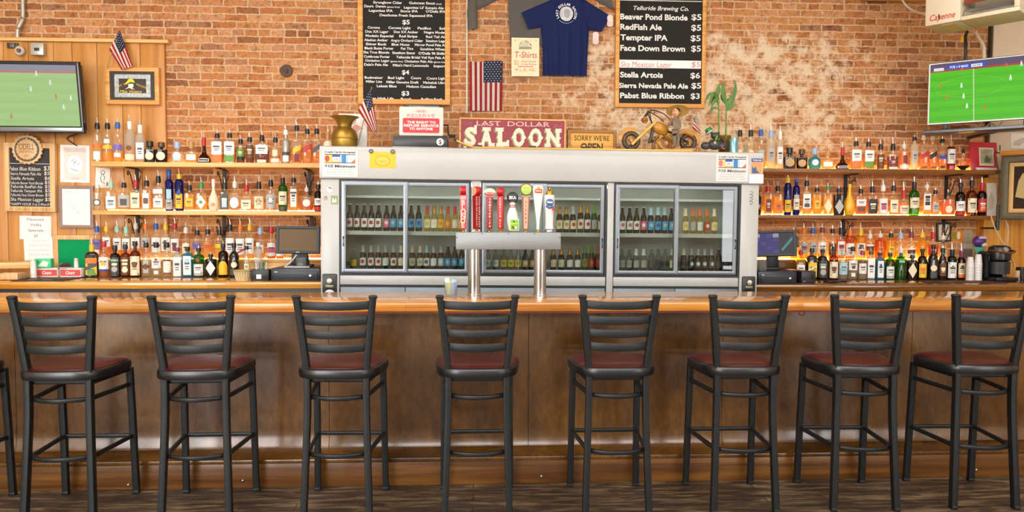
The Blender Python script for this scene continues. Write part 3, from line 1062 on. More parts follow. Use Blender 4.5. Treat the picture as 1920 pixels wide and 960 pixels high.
def paddle(px, w, ytop, lab, col, words, turn=0.0, oval=False, drum=True):
    t = tap(px, lab)
    stem_(t)
    z0, z1 = 0.016, tz(ytop)
    R_ = Matrix.Rotation(turn, 4, 'Z')
    body = B()
    wb = w * 0.82
    body.prism([(-wb / 2, z0), (wb / 2, z0), (w / 2, z1 - 0.02), (w / 2, z1), (-w / 2, z1), (-w / 2, z1 - 0.02)], -0.019, 0.019, bev=0.003, mat=R_)
    obj('paddle', body, col, t)
    if drum:
        d = obj('drum', B().lathe([(0, -0.019), (0.027, -0.019), (0.029, -0.016), (0.029, 0.016), (0.027, 0.019), (0, 0.019)], 26, mat=R_ @ Matrix.Translation((0, 0, z1 + 0.029)) @ Matrix.Rotation(PI / 2, 4, 'Y')), TRED, t)
        obj('drum_face', B().lathe([(0, 0), (0.025, 0), (0.024, 0.002), (0, 0.002)], 24, mat=R_ @ Matrix.Translation((-0.0192, 0, z1 + 0.029)) @ Matrix.Rotation(-PI / 2, 4, 'Y')), M('#d9a878', 0.5), d)
    if oval:
        d = obj('oval_sign', B().prism(ell(0.040, 0.029, 28, 0, z1 + 0.029), -0.012, 0.006, bev=0.002), CREAM, t)
        low = [(math.cos(a) * 0.037, z1 + 0.029 + math.sin(a) * 0.026) for a in [PI + PI * k / 14 for k in range(15)]]
        obj('oval_band', B().prism(low, -0.0135, -0.0119), M('#a8434e', 0.5), d)
        obj('peak', B().prism([(-0.022, z1 + 0.0296), (0.0, z1 + 0.038), (0.024, z1 + 0.0296)], -0.0135, -0.0119), M('#c99b6a', 0.5), d)
        lt_ = B()
        lt_.text('TELLURIDE', 0, z1 + 0.023, 0.006, 0.055, -0.0139, 0.01)
        obj('lettering', lt_, CREAM, d)
    lt = B()
    for s, x, c, h in words:
        stacked(lt, s, x, z0 + 0.012, z1 - (0.035 if s == 'BLONDE' else 0.006), h, -0.0195, rot=R_)
    obj('lettering', lt, M('#f2d9c0', 0.5), t)
    return t, z1
t, z1 = paddle(868.5, 0.047, 366, 'leftmost tap handle, red paddle lettered BLONDE', TREDL, [('BLONDE', 0.0, None, 0.030)], 0.0)
obj('plaque', B().box(-0.019, 0.019, -0.0205, -0.0192, z1 - 0.03, z1 - 0.008, 0.0004), M('#e9a9a8', 0.5), t)
paddle(894, 0.044, 367, 'red tap handle turned sideways, lettered FACE DOWN BROWN', TREDD, [('FACE DOWN BROWN', 0.008, None, 0.0098), ('BREWING COMPANY', -0.012, None, 0.0085)], 0.55)
paddle(918, 0.042, 370, 'dark red tap handle with oval top lettered TEMPTER IPA', TREDD, [('TEMPTER IPA', 0.004, None, 0.0125)], -0.12, oval=True, drum=False)
paddle(939, 0.040, 368, 'red tap handle with wooden-faced drum, lettered REDFISH ALE', TRED, [('REDFISH ALE', 0.0, None, 0.0115)], -0.25)
# bowling pin with a black ball on top
t = tap(961, 'white bowling pin tap handle under a black ball with green label')
stem_(t)
zp0 = 0.012
obj('pin', B().lathe([(0, zp0), (0.026, zp0), (0.034, zp0 + 0.04), (0.037, zp0 + 0.08), (0.031, zp0 + 0.115), (0.018, zp0 + 0.148), (0.016, zp0 + 0.16), (0.019, zp0 + 0.18), (0.0, zp0 + 0.192)], 26), M('#eceae6', 0.25), t)
obj('red_stripe', B().lathe([(0.0185, zp0 + 0.147), (0.0175, zp0 + 0.153)], 26, cap=False), RED, t)
obj('red_stripe', B().lathe([(0.0170, zp0 + 0.157), (0.0175, zp0 + 0.163)], 26, cap=False), RED, t)
zb_ = tz(370.5)
d = obj('ball', B().lathe([(0, -0.018), (0.03, -0.018), (0.037, -0.012), (0.037, 0.012), (0.03, 0.018), (0, 0.018)], 30, mat=Matrix.Translation((0.0, 0, zb_)) @ Matrix.Rotation(PI / 2, 4, 'X')), M('#1d1a1c', 0.3), t)
lt = B().text('SKA', 0, zb_, 0.019, 0.048, -0.0187, 0.04)
obj('lettering', lt, M('#e6e2e2', 0.5), d)
g = obj('label_plate', B().box(-0.021, 0.040, -0.042, -0.036, 0.008, 0.085, 0.003), M('#e9efe0', 0.5), t)
obj('label_print', B().box(-0.016, 0.036, -0.0436, -0.0419, 0.014, 0.080, 0.0005), M('#79b81e', 0.5), g)
obj('bird', B().prism([(-0.006, 0.024), (0.010, 0.020), (0.026, 0.024), (0.024, 0.036), (0.012, 0.032), (-0.006, 0.04)], -0.0446, -0.0436), M('#6e3a2a', 0.5), g)
obj('bird_breast', B().prism(ell(0.009, 0.008, 14, 0.02, 0.028), -0.0451, -0.0446), WHITE, g)
obj('hat', B().prism([(0.0, 0.064), (0.014, 0.064), (0.011, 0.073), (0.003, 0.073)], -0.0446, -0.0436), BLACK, g)
obj('swash', B().box(-0.012, 0.030, -0.0446, -0.0436, 0.05, 0.056), M('#d8d23a', 0.5), g)
# round-topped pale ale handle
t = tap(986, 'tap handle with round green and yellow disc, lettered SIERRA')
stem_(t)
z1 = tz(369)
obj('paddle', B().prism([(-0.02, 0.016), (0.018, 0.016), (0.026, z1), (-0.026, z1)], -0.013, 0.013, bev=0.002), M('#8d5a4a', 0.5), t)
obj('paddle_face', B().prism([(-0.013, 0.02), (0.011, 0.02), (0.015, z1 - 0.003), (-0.015, z1 - 0.003)], -0.0145, -0.0131), M('#dba489', 0.5), t)
obj('crossbar', B().box(-0.030, 0.030, -0.015, 0.015, z1, z1 + 0.006, 0.001), M('#c9a878', 0.5), t)
zd = tz(355)
Mx = Matrix.Translation((0.002, 0, zd)) @ Matrix.Rotation(PI / 2, 4, 'X')
d = obj('disc', B().lathe([(0, -0.012), (0.037, -0.012), (0.039, -0.009), (0.039, 0.009), (0.037, 0.012), (0, 0.012)], 30, mat=Mx), M('#6a5636', 0.45), t)
obj('disc_face', B().lathe([(0, 0), (0.033, 0), (0.033, 0.0015), (0, 0.0015)], 30, mat=Matrix.Translation((0.002, -0.012, zd)) @ Matrix.Rotation(PI / 2, 4, 'X')), M('#e3d56e', 0.5), d)
obj('disc_green', B().prism([(0.002 + math.cos(a) * 0.031, zd + math.sin(a) * 0.031) for a in [PI + PI * k / 14 for k in range(15)]], -0.0145, -0.0134), M('#9ccb4a', 0.5), d)
obj('lettering', B().text('PALE ALE', 0.002, zd + 0.008, 0.007, 0.04, -0.0147, 0.02), M('#5c8a2a', 0.5), d)
lt = B()
stacked(lt, 'SIERRA', 0.0, 0.05, z1 - 0.02, 0.013, -0.0149)
obj('lettering', lt, M('#4a2a26', 0.5), t)
# tall white chalice-shaped handle
t = tap(1009, 'tall white tapering tap handle with small red crest')
stem_(t)
zt_ = tz(346)
obj('body', B().lathe([(0, 0.014), (0.010, 0.014), (0.009, 0.04), (0.013, 0.09), (0.022, 0.15), (0.034, zt_ - 0.05), (0.037, zt_ - 0.025), (0.030, zt_ - 0.006), (0.0, zt_)], 24, dr=0.6), M('#e9e6e2', 0.25), t)
g = obj('crest', B().prism(rrect(0.048, 0.026, 0.007, cz=zt_ - 0.042), -0.0265, -0.0205, bev=0.001), M('#c2402c', 0.4), t)
obj('lettering', B().text('STELLA', 0, zt_ - 0.042, 0.010, 0.038, -0.0268, 0.03), M('#f5d9c6', 0.5), g)
obj('gold_rim', B().prism(ell(0.012, 0.009, 14, 0, zt_ - 0.023), -0.0255, -0.0195), GOLD, g)
# white pillar with blue ribbon
t = tap(1030.5, 'white pillar tap handle with blue ribbon seal and gold dome')
stem_(t)
z2 = tz(365)
obj('base', B().lathe([(0, 0.0), (0.034, 0.0), (0.034, 0.012), (0.028, 0.02), (0, 0.02)], 26), STEEL, t)
obj('body', B().lathe([(0, 0.02), (0.029, 0.02), (0.025, 0.05), (0.027, 0.12), (0.034, z2 - 0.035), (0.033, z2 - 0.004), (0.028, z2), (0, z2)], 26), M('#ece3dc', 0.3), t)
obj('dome', B().lathe([(0, z2 + 0.0005), (0.024, z2 + 0.0005), (0.025, z2 + 0.012), (0.016, z2 + 0.03), (0.005, z2 + 0.036), (0.004, z2 + 0.05), (0, z2 + 0.052)], 22), GOLD, t)
g = obj('seal', B().prism(ell(0.026, 0.024, 26, -0.002, z2 - 0.05), -0.0375, -0.033, bev=0.001), M('#2f4f8f', 0.4), t)
obj('lettering', B().text('Pabst', -0.002, z2 - 0.048, 0.012, 0.040, -0.0378, 0.03, shear=0.2), WHITE, g)
obj('ribbon', B().prism([(-0.026, z2 - 0.082), (-0.004, z2 - 0.094), (0.022, z2 - 0.082), (0.024, z2 - 0.068), (-0.003, z2 - 0.080), (-0.027, z2 - 0.068)], -0.0372, -0.031), M('#274a86', 0.4), t)
obj('red_slash', B().prism([(0.010, z2 - 0.086), (0.026, z2 - 0.080), (0.030, z2 - 0.108), (0.020, z2 - 0.104)], -0.035, -0.028), RED, t)
# sugar caddy glass on the bar
GLASSC = clear('tumbler_glass', '#eef2f2', 0.03, '#f2f4f4', 0.16, 1.6)
qs = P(847, 550, 1.071)
t = thing('sweetener_glass', 'clear tumbler holding coloured sweetener packets on bar by the taps', 'glass', (qs.x, 4.72, 1.071))
obj('tumbler', B().lathe([(0.0, 0.006), (0.036, 0.006), (0.040, 0.09), (0.043, 0.09), (0.039, 0.0), (0, 0.0)], 26, cap=False), GLASSC, t)
for (x, y, rz, rx, c, z) in ((-0.018, -0.01, 0.2, 0.15, '#e9d83a', 0.085), (-0.008, 0.008, -0.3, -0.1, '#e6c23a', 0.08), (0.004, -0.012, 0.1, 0.35, '#9dbde0', 0.10), (0.012, 0.01, 0.5, 0.3, '#e8ecf2', 0.095), (0.019, -0.004, -0.5, 0.5, '#7d98c2', 0.085), (-0.022, 0.006, 0.4, -0.25, '#dfe8ee', 0.108)):
    mt = Matrix.Translation((x * 0.6, y, 0.008)) @ Matrix.Rotation(rz, 4, 'Z') @ Matrix.Rotation(rx * 0.5, 4, 'Y')
    obj('packet', B().box(-0.016, 0.016, -0.002, 0.002, 0.0, z, 0.001, mat=mt), M(c, 0.6), t)
# ------------------------------------------------------------------ things hung on the brick wall
def area_on(px0, py0, px1, py1, y):
    """left, right, bottom, top of a rectangle seen between two photo corners, on the plane Y = y"""
    a, b, c, d = W(px0, py0, y), W(px1, py0, y), W(px0, py1, y), W(px1, py1, y)
    return (a.x + c.x) / 2, (b.x + d.x) / 2, (c.z + d.z) / 2, (a.z + b.z) / 2
class Flat:
    """a flat thing on a wall: photo points turned into its own x, z"""
    def __init__(self, px0, py0, px1, py1, y):
        self.y = y
        x0, x1, z0, z1 = area_on(px0, py0, px1, py1, y)
        self.cx, self.z0 = (x0 + x1) / 2, z0
        self.w, self.h = x1 - x0, z1 - z0
        self.k = self.h / abs(py1 - py0)
    def pt(self, px, py):
        q = W(px, py, self.y)
        return q.x - self.cx, q.z - self.z0
    def loc(self, dy=0.0):
        return (self.cx, self.y + dy, self.z0)
SLATE = M('#1a1511', 0.6, spec=0.25, vary=0.12, vscale=5)
LETW = M('#eceae6', 0.7, spec=0.2)
def words(b, f, lst, sx, sy, ox, oy, cap, y=-0.004, bold=0.012, shear=0.0):
    """lst of (text, u0, u1, v) in crop units; photo px = ox + u / sx"""
    for it in lst:
        s, u0, u1, v = it[:4]
        c = it[4] if len(it) > 4 else cap
        xa, z = f.pt(ox + u0 / sx, oy + v / sy)
        xb_, _ = f.pt(ox + u1 / sx, oy + v / sy)
        b.text(s, (xa + xb_) / 2, z, c / sy * f.k, xb_ - xa, y, bold, shear=shear)

# --- large bottled beer menu
f = Flat(671, -60, 844, 196, YW - 0.03)
t = thing('menu_board', 'tall oak-framed black menu listing bottled beers under $5, $4 and $3', 'menu board', f.loc())
fw_ = 0.045
obj('frame', B().frame(-f.w / 2, f.w / 2, 0, f.h, fw_, -0.012, 0.028, 0.004), OAK_FRAME, t)
obj('slate', B().box(-f.w / 2 + fw_ - 0.004, f.w / 2 - fw_ + 0.004, -0.002, 0.02, fw_ - 0.004, f.h - fw_ + 0.004), SLATE, t)
L1 = [('Strongbow Cider', 182, 430, 20), ('Guinness Stout', 490, 712, 25), ('(can)', 722, 768, 34, 11), ('Daura  Damm', 105, 290, 52), ('(gluten free)', 300, 410, 60, 12), ("Lagunitas Lil' Sumpin Ale", 445, 785, 64),
      ('Lagunitas IPA', 145, 350, 90), ('Stone IPA', 415, 565, 95), ("O'Dells IPA", 633, 800, 98), ('Deschutes Fresh Squeezed IPA', 237, 692, 129), ('$5', 432, 495, 190, 36),
      ('Corona', 135, 240, 235), ('Corona Light', 312, 503, 238), ('Pacifico', 563, 678, 242), ('Sol', 748, 795, 244), ('Dos XX Lager', 115, 313, 270), ('Dos XX Amber', 358, 567, 273), ('Negra Modelo', 617, 818, 277),
      ('Modelo Especial', 117, 355, 306), ('Red Stripe', 405, 560, 310), ('Red Tail Ale', 635, 808, 315), ('Alaskan Amber', 105, 308, 342), ('Angry Orchard Cider', 333, 608, 346), ('Session Lager', 633, 818, 350),
      ('Shiner Bock', 118, 297, 377), ('Blue Moon', 340, 493, 381), ('Mirror Pond Pale Ale', 538, 816, 384), ('Black Butte Porter', 108, 358, 412), ('Fat Tire', 420, 525, 416), ('Sunshine Wheat', 585, 806, 420),
      ('Ska True Blonde', 98, 320, 447), ('Steelton Stout', 345, 540, 452), ("O'Dells 90 Shilling", 570, 818, 457), ('Cutthroat Porter', 102, 325, 484), ('Telluride Bridal Veil Rye Pale Ale', 380, 818, 490),
      ('Omission Lager', 113, 322, 518), ('(gluten free)', 330, 438, 526, 12), ('Omission Pale Ale', 450, 692, 525), ('(gluten free)', 700, 806, 532, 12), ("Dale's Pale Ale", 105, 308, 553), ("Mike's Hard Lemonade", 350, 658, 559), ('Imports', 700, 815, 566),
      ('$4', 428, 490, 620, 36), ('Budweiser', 108, 265, 664), ('Bud Light', 308, 448, 666), ('Coors', 505, 592, 668), ('Coors Light', 640, 808, 671), ('Miller Lite', 120, 258, 698), ('Miller Genuine Draft', 295, 570, 703), ('Michelob Ultra', 610, 806, 708),
      ('Labatt Blue', 213, 383, 737), ('Molson Canadian', 467, 720, 741), ('$3', 425, 490, 800, 36), ('Miller High Life', 120, 358, 842), ('Busch', 418, 510, 848), ('Rolling Rock', 593, 778, 850)]
part_, secs = [], []
for it in L1:
    if it[0][0] == '$':
        secs += [part_, [it]]
        part_ = []
    else:
        part_.append(it)
for sec in secs + [part_]:
    lt = B()
    words(lt, f, sec, 4.57, 4.57, 660, 0, 20, -0.0035, 0.022)
    obj('lettering', lt, LETW, t)

# --- draught menu on the right
f = Flat(1154, -50, 1323.5, 202, YW - 0.03)
t = thing('menu_board', 'oak-framed black draft beer menu with prices above the toy motorcycle', 'menu board', f.loc())
fw_ = 0.036
obj('frame', B().frame(-f.w / 2, f.w / 2, 0, f.h, fw_, -0.012, 0.028, 0.004), OAK_FRAME, t)
obj('slate', B().box(-f.w / 2 + fw_ - 0.004, f.w / 2 - fw_ + 0.004, -0.002, 0.02, fw_ - 0.004, f.h - fw_ + 0.004), SLATE, t)
lt = B()
words(lt, f, [('Telluride Brewing Co.', 218, 692, 68, 34)], 4.573, 4.573, 1140, 0, 34, -0.0035, 0.014, 0.25)
obj('lettering', lt, LETW, t)
L2 = [('Beaver Pond Blonde', 105, 682, 142, 46), ('$5', 715, 800, 147, 48), ('RedFish Ale', 105, 460, 230, 46), ('$5', 713, 798, 238, 48), ('Tempter IPA', 105, 510, 320, 46), ('$5', 708, 793, 328, 48),
      ('Face Down Brown', 105, 660, 411, 46), ('$5', 712, 795, 417, 48), ('Stella Artois', 103, 470, 640, 44), ('$6', 706, 788, 648, 46), ('Sierra Nevada Pale Ale', 92, 685, 732, 40), ('$5', 715, 797, 735, 46), ('Pabst Blue Ribbon', 103, 652, 818, 44), ('$3', 708, 785, 824, 46)]
for q in L2:
    lt = B()
    words(lt, f, [q], 4.573, 4.573, 1140, 0, 44, -0.0035, 0.016 if q[0][0] == '$' else 0.03)
    obj('price' if q[0][0] == '$' else 'lettering', lt, LETW, t)
xa, za = f.pt(1140 + 98 / 4.573, 512 / 4.573)
xb_, zb2 = f.pt(1140 + 795 / 4.573, 590 / 4.573)
st = obj('white_strip', B().box(xa, xb_, -0.0042, -0.0022, zb2, za), PAPER, t)
for q in (('Ska Mexican Lager', 108, 545, 550, 46), ('$5', 715, 788, 553, 46)):
    lt = B()
    words(lt, f, [q], 4.573, 4.573, 1140, 0, 46, -0.0046, -0.004, 0.1)
    obj('price' if q[0][0] == '$' else 'lettering', lt, M('#d6606a', 0.6), st)
xa, za = f.pt(1140 + 105 / 4.573, 2 / 4.573)
obj('rule', B().box(xa, xb_, -0.0042, -0.0022, za - 0.002, za + 0.004), LETW, t)

# --- flag hung on the wall, stripes downward
f = Flat(880, 115, 942, 208, YW - 0.02)
t = thing('wall_flag', 'US flag hung vertically on the brick wall above the red saloon sign', 'flag', f.loc())
FR_, FW_, FB_ = M('#c0222f', 0.7), M('#fbf5ea', 0.8), M('#2a3358', 0.7)
def flag_pt(u, v):
    return Vector(((u - 0.5) * f.w * (1 - 0.03 * (1 - v)), -0.006 - 0.006 * math.sin(u * 9 + v * 2.0) - 0.004 * math.sin(u * 17), v * f.h + 0.012 * (u - 0.5) * v))
obj('stripes', B().grid(flag_pt, 52, 12, mif=lambda i, j: (i // 4) % 2, thick=0.0015), [FR_, FW_], t)
cn = obj('canton', B().grid(lambda u, v: flag_pt(0.425 + 0.575 * u, 0.57 + 0.43 * v) + Vector((0, -0.0016, 0)), 20, 8, thick=0.001), FB_, t)
stb = B()
for r in range(9):
    for c in range(6 if r % 2 == 0 else 5):
        u = (c + (0.5 if r % 2 == 0 else 1.0)) / 6
        v = (r + 0.7) / 9.4
        q = flag_pt(0.425 + 0.575 * u, 0.57 + 0.43 * v)
        stb.prism([(q.x + math.cos(PI / 2 + PI * k / 5) * (0.0055 if k % 2 == 0 else 0.0024), q.z + math.sin(PI / 2 + PI * k / 5) * (0.0055 if k % 2 == 0 else 0.0024)) for k in range(10)], q.y - 0.0035, q.y - 0.0025)
obj('star_pattern', stb, FW_, cn)

# --- thin white conduit between the menu and the shirts
q = W(875.5, 100, YW - 0.012)
zt1, zt0 = W(875, -20, YW).z, W(875, 213, YW).z
tag(obj('conduit', B().tube([(0, 0, 0), (0, 0, zt1 - zt0)], 0.008, 10), M('#d8d2be', 0.5), loc=(q.x, YW - 0.0125, zt0)), 'thin cream conduit running up the brick wall beside the hung flag', 'pipe')
tag(obj('conduit', B().tube(smooth_path([(0, 0, 0.55), (0, 0, 0.16), (-0.01, -0.01, 0.09), (-0.035, -0.02, 0.02), (-0.038, -0.02, -0.06)], 5), 0.016, 12), M('#b9b9ae', 0.4, 0.5), loc=(W(39, 40, 6.55).x + 0.01, 6.568, W(39, 60, 6.55).z)), 'grey bent conduit entering the boards above left television', 'pipe')

# --- shirts pinned to the wall
NAVY = M('#313d74', 0.85, spec=0.15, bump=0.1, bscale=400)
GREYF = M('#857f78', 0.9, spec=0.15, bump=0.15, bscale=500)
def cloth_panel(b, rows, nx, yb, thick, folds, fr, ph=0.0, edge=0.012):
    """rows of (xl, xr, z) from hem to shoulder; a soft body that stands off the wall"""
    n = len(rows)
    def pt(u, v):
        k = v * (n - 1)
        i = min(int(k), n - 2)
        t_ = k - i
        xl = rows[i][0] + (rows[i + 1][0] - rows[i][0]) * t_
        xr_ = rows[i][1] + (rows[i + 1][1] - rows[i][1]) * t_
        z = rows[i][2] + (rows[i + 1][2] - rows[i][2]) * t_
        env = (1 - (2 * u - 1) ** 8)
        y = yb - thick * env - folds * env * (1.15 - v) * math.sin(u * fr + ph + 0.6 * v)
        return Vector((xl + (xr_ - xl) * u, y, z))
    b.grid(pt, nx, (n - 1) * 5, thick=0.004)
    return b
f = Flat(980, -6, 1155, 142, YW - 0.032)
p = f.pt
t = thing('navy_t_shirt', 'navy blue T-shirt with a silver coin print pinned on the wall', 'shirt', f.loc())
cols = [(1017, 1100, 142), (1017.5, 1101, 110), (1017, 1103, 80), (1014, 1104, 58), (1016, 1106, 40), (1030, 1100, 12), (1040, 1092, -2)]
obj('body', cloth_panel(B(), [(p(a, c)[0], p(b, c)[0], p(a, c)[1]) for a, b, c in cols], 40, -0.002, 0.022, 0.012, 26), NAVY, t)
def sleeve(b, pts4, yb, n=14, amp=0.006):
    a, b2, c, d = [Vector((*p(x, y), 0)) for x, y in pts4]      # shoulder top, cuff top, cuff bottom, armpit
    def fn(u, v):
        q = (a * (1 - u) + b2 * u) * (1 - v) + (d * (1 - u) + c * u) * v
        env = 1 - (2 * v - 1) ** 6
        return Vector((q.x, yb - 0.018 * env - amp * env * math.sin(v * 9 + u * 3), q.y))
    return b.grid(fn, n, n, thick=0.004)
obj('sleeve', sleeve(B(), [(1042, -4), (977, 24), (991, 55), (1018, 50)], -0.004), NAVY, t)
obj('sleeve', sleeve(B(), [(1090, -4), (1144, 30), (1128, 60), (1103, 56)], -0.004), NAVY, t)
cx_, cz_ = p(1061, 28)
cn = obj('coin_print', B().prism(ell(0.060, 0.064, 30, cx_, cz_), -0.037, -0.034), M('#c6c8c8', 0.5, vary=0.2, vscale=40), t)
obj('profile', B().prism([(cx_ + x, cz_ + z) for x, z in ((-0.005, -0.035), (0.022, -0.035), (0.026, -0.015), (0.034, 0.005), (0.03, 0.03), (0.01, 0.042), (-0.012, 0.036), (-0.02, 0.02), (-0.026, 0.008), (-0.018, 0.0), (-0.02, -0.012), (-0.012, -0.02))], -0.0385, -0.0371, bev=0.0006), M('#9fa2a4', 0.5), cn)
lt = B()
txt = 'LAST DOLLAR SALOON'
for i, ch in enumerate(txt):
    a = math.radians(205 - 230 * i / (len(txt) - 1))
    if ch != ' ':
        lt.text(ch, 0, 0, 0.02, None, 0, 0.03, mat=Matrix.Translation((cx_ + math.cos(a) * 0.083, -0.0375, cz_ + math.sin(a) * 0.083)) @ Matrix.Rotation(-(a - PI / 2), 4, 'Y'))
lt.sweep([(cx_ + math.cos(a) * 0.083, -0.037, cz_ + math.sin(a) * 0.083) for a in [math.radians(222 + 96 * k / 14) for k in range(15)]], sect(0.002, 0.008, 0.0005), up=(0, 1, 0))
obj('lettering', lt, M('#e4e6ee', 0.6), t)
# grey long-sleeved shirt behind it
f = Flat(875, -60, 1155, 86, YW - 0.018)
p = f.pt
t = thing('grey_long_sleeve_shirt', 'charcoal long-sleeved shirt pinned behind the navy T-shirt, sleeve folded down', 'shirt', f.loc())
cols = [(957, 1090, 84), (955, 1092, 50), (953, 1095, 20), (952, 1098, -10), (956, 1090, -40), (985, 1060, -58)]
obj('body', cloth_panel(B(), [(p(a, c)[0], p(b, c)[0], p(a, c)[1]) for a, b, c in cols], 30, 0.0, 0.002, 0.0015, 22), GREYF, t)
obj('sleeve', sleeve(B(), [(958, -45), (884, -10), (889, 22), (955, -12)], -0.004, amp=0.003), GREYF, t)
obj('sleeve', sleeve(B(), [(881, -12), (875.5, 24), (895, 27), (893, -14)], -0.022, amp=0.003), GREYF, t)
obj('cuff', sleeve(B(), [(875.5, 24), (878, 57), (896, 55), (894, 25)], -0.026, amp=0.002), GREYF, t)
obj('sleeve', sleeve(B(), [(1092, -45), (1146, -2), (1152, 20), (1098, -10)], 0.006, amp=0.003), GREYF, t)
# tags hanging from sleeves
for px, py0, py1, who in ((1144, 28, 50, 'grey shirt cuff'), (1117, 60, 83, 'navy sleeve')):
    fl = Flat(px - 5.5, py0, px + 5.5, py1, YW - 0.05)
    t = thing('price_tag', 'small pale pink tag hanging below the %s' % who, 'tag', fl.loc())
    obj('card', B().prism(rrect(fl.w, fl.h, 0.02, cz=fl.h / 2), -0.001, 0.001), M('#ecd3cd', 0.7), t)
    obj('string', B().tube([(0, 0, fl.h * 0.93), (0.002, 0.012, fl.h * 1.1)], 0.001, 6), M('#efe6da', 0.7), t)
    obj('peace_mark', B().torus((0, -0.0016, fl.h * 0.25), 0.014, 0.0012, 'Y', 18, 6), M('#d08a7a', 0.6), t)
# cream T-shirts notice
f = Flat(959, 71, 1011, 143, YW - 0.05)
t = thing('t_shirt_notice', 'cream paper notice reading T-Shirts in red, pinned beside navy shirt', 'notice', f.loc())
obj('sheet', B().box(-f.w / 2, f.w / 2, -0.002, 0.0, 0, f.h), M('#efe0bc', 0.8, vary=0.05, vscale=12), t)
lt = B()
def nw(s, u0, u1, v, cap, bold=0.0, shear=0.0):
    words(lt, f, [(s, u0, u1, v, cap)], 10.67, 10.67, 950, 60, cap, -0.003, bold, shear)
nw('T-Shirts', 165, 605, 455, 120, 0.004, 0.1)
nw('$25 - Short Sleeve', 155, 590, 585, 38)
nw('$35 - Long Sleeve', 155, 590, 640, 38)
nw('M, L, XL, XXL', 175, 570, 755, 50)
xa, z = f.pt(950 + 225 / 10.67, 60 + 692 / 10.67)
xb_, _ = f.pt(950 + 530 / 10.67, 60 + 692 / 10.67)
lt.box(xa, xb_, -0.0032, -0.0028, z - 0.003, z + 0.003)
obj('lettering', lt, M('#c8434a', 0.6), t)
x, z = f.pt(950 + 370 / 10.67, 60 + 270 / 10.67)
em = obj('emblem', B().prism(ell(0.036, 0.030, 22, x, z - 0.004), -0.0035, -0.002), M('#c9c7a8', 0.6), t)
lt = B()
for i, ch in enumerate('LAST DOLLAR'):
    a = math.radians(165 - 150 * i / 10)
    if ch != ' ':
        lt.text(ch, 0, 0, 0.015, None, 0, 0.02, mat=Matrix.Translation((x + math.cos(a) * 0.052, -0.003, z - 0.012 + math.sin(a) * 0.048)) @ Matrix.Rotation(-(a - PI / 2), 4, 'Y'))
lt.text('SALOON', x, z - 0.022, 0.020, 0.11, -0.0042, 0.03)
obj('lettering', lt, M('#4a4636', 0.7), em)
for px in (966, 1005):
    a, b = f.pt(px, 76)
    obj('pin', B().ball((a, -0.004, b), 0.004), M('#6e6a58', 0.4, 0.6), t)

# --- dark plate and stud made up in place of the round brick hole
q = W(537, 133, YW - 0.004)
t = thing('hole_plate', 'dark plate in place of the round hole in brick left of the tall menu', 'anchor plate', (q.x, YW - 0.001, q.z))
obj('plate', B().lathe([(0, -0.002), (0.058, -0.002), (0.052, 0.008), (0.03, 0.014), (0, 0.016)], 24, mat=Matrix.Rotation(PI / 2, 4, 'X')), M('#5c4030', 0.7, vary=0.2, vscale=20), t)
obj('stud', B().lathe([(0, 0.014), (0.02, 0.014), (0.018, 0.026), (0, 0.028)], 16, mat=Matrix.Rotation(PI / 2, 4, 'X')), M('#3d2c22', 0.6), t)

# ------------------------------------------------------------------ things on the pine boards at left
YB = YW - 0.036
# electrical boxes
f = Flat(57, 80, 81, 103, YB - 0.05)
t = thing('outlet_box', 'grey metal outlet box with a plug on the pine boards', 'outlet box', (f.cx, YB - 0.001, f.z0))
obj('box', B().box(-f.w / 2, f.w / 2, -0.05, 0.0, 0, f.h, 0.006), M('#c3c3bd', 0.4, 0.5), t)
obj('switch', B().box(-0.02, 0.02, -0.056, -0.0505, 0.035, 0.06, 0.002), M('#30302e', 0.5), t)
f = Flat(12, 80, 33, 90, YB - 0.02)
t = thing('cable_clamp', 'small dark cable clamp beside the bent grey conduit', 'clamp', (f.cx, YB - 0.001, f.z0))
obj('plate', B().box(-f.w / 2, f.w / 2, -0.014, 0, 0, f.h, 0.003), M('#4a4640', 0.5, 0.4), t)
obj('saddle', B().box(-0.02, 0.02, -0.024, -0.0145, 0.006, f.h - 0.006, 0.003), M('#77736a', 0.4, 0.5), t)
f = Flat(27, 84, 46, 106, YB - 0.03)
t = thing('junction_box', 'round galvanised junction fitting below the bent grey conduit', 'outlet box', (f.cx, YB - 0.001, f.z0))
obj('body', B().lathe([(0, 0), (0.042, 0), (0.042, 0.03), (0.036, 0.036), (0, 0.036)], 22, mat=Matrix.Translation((0, 0, f.h / 2)) @ Matrix.Rotation(PI / 2, 4, 'X')), M('#c9b9a4', 0.4, 0.4), t)
obj('plug', B().lathe([(0, 0.0365), (0.018, 0.0365), (0.016, 0.05), (0, 0.05)], 16, mat=Matrix.Translation((0, 0, f.h / 2)) @ Matrix.Rotation(PI / 2, 4, 'X')), M('#6b5c50', 0.5), t)
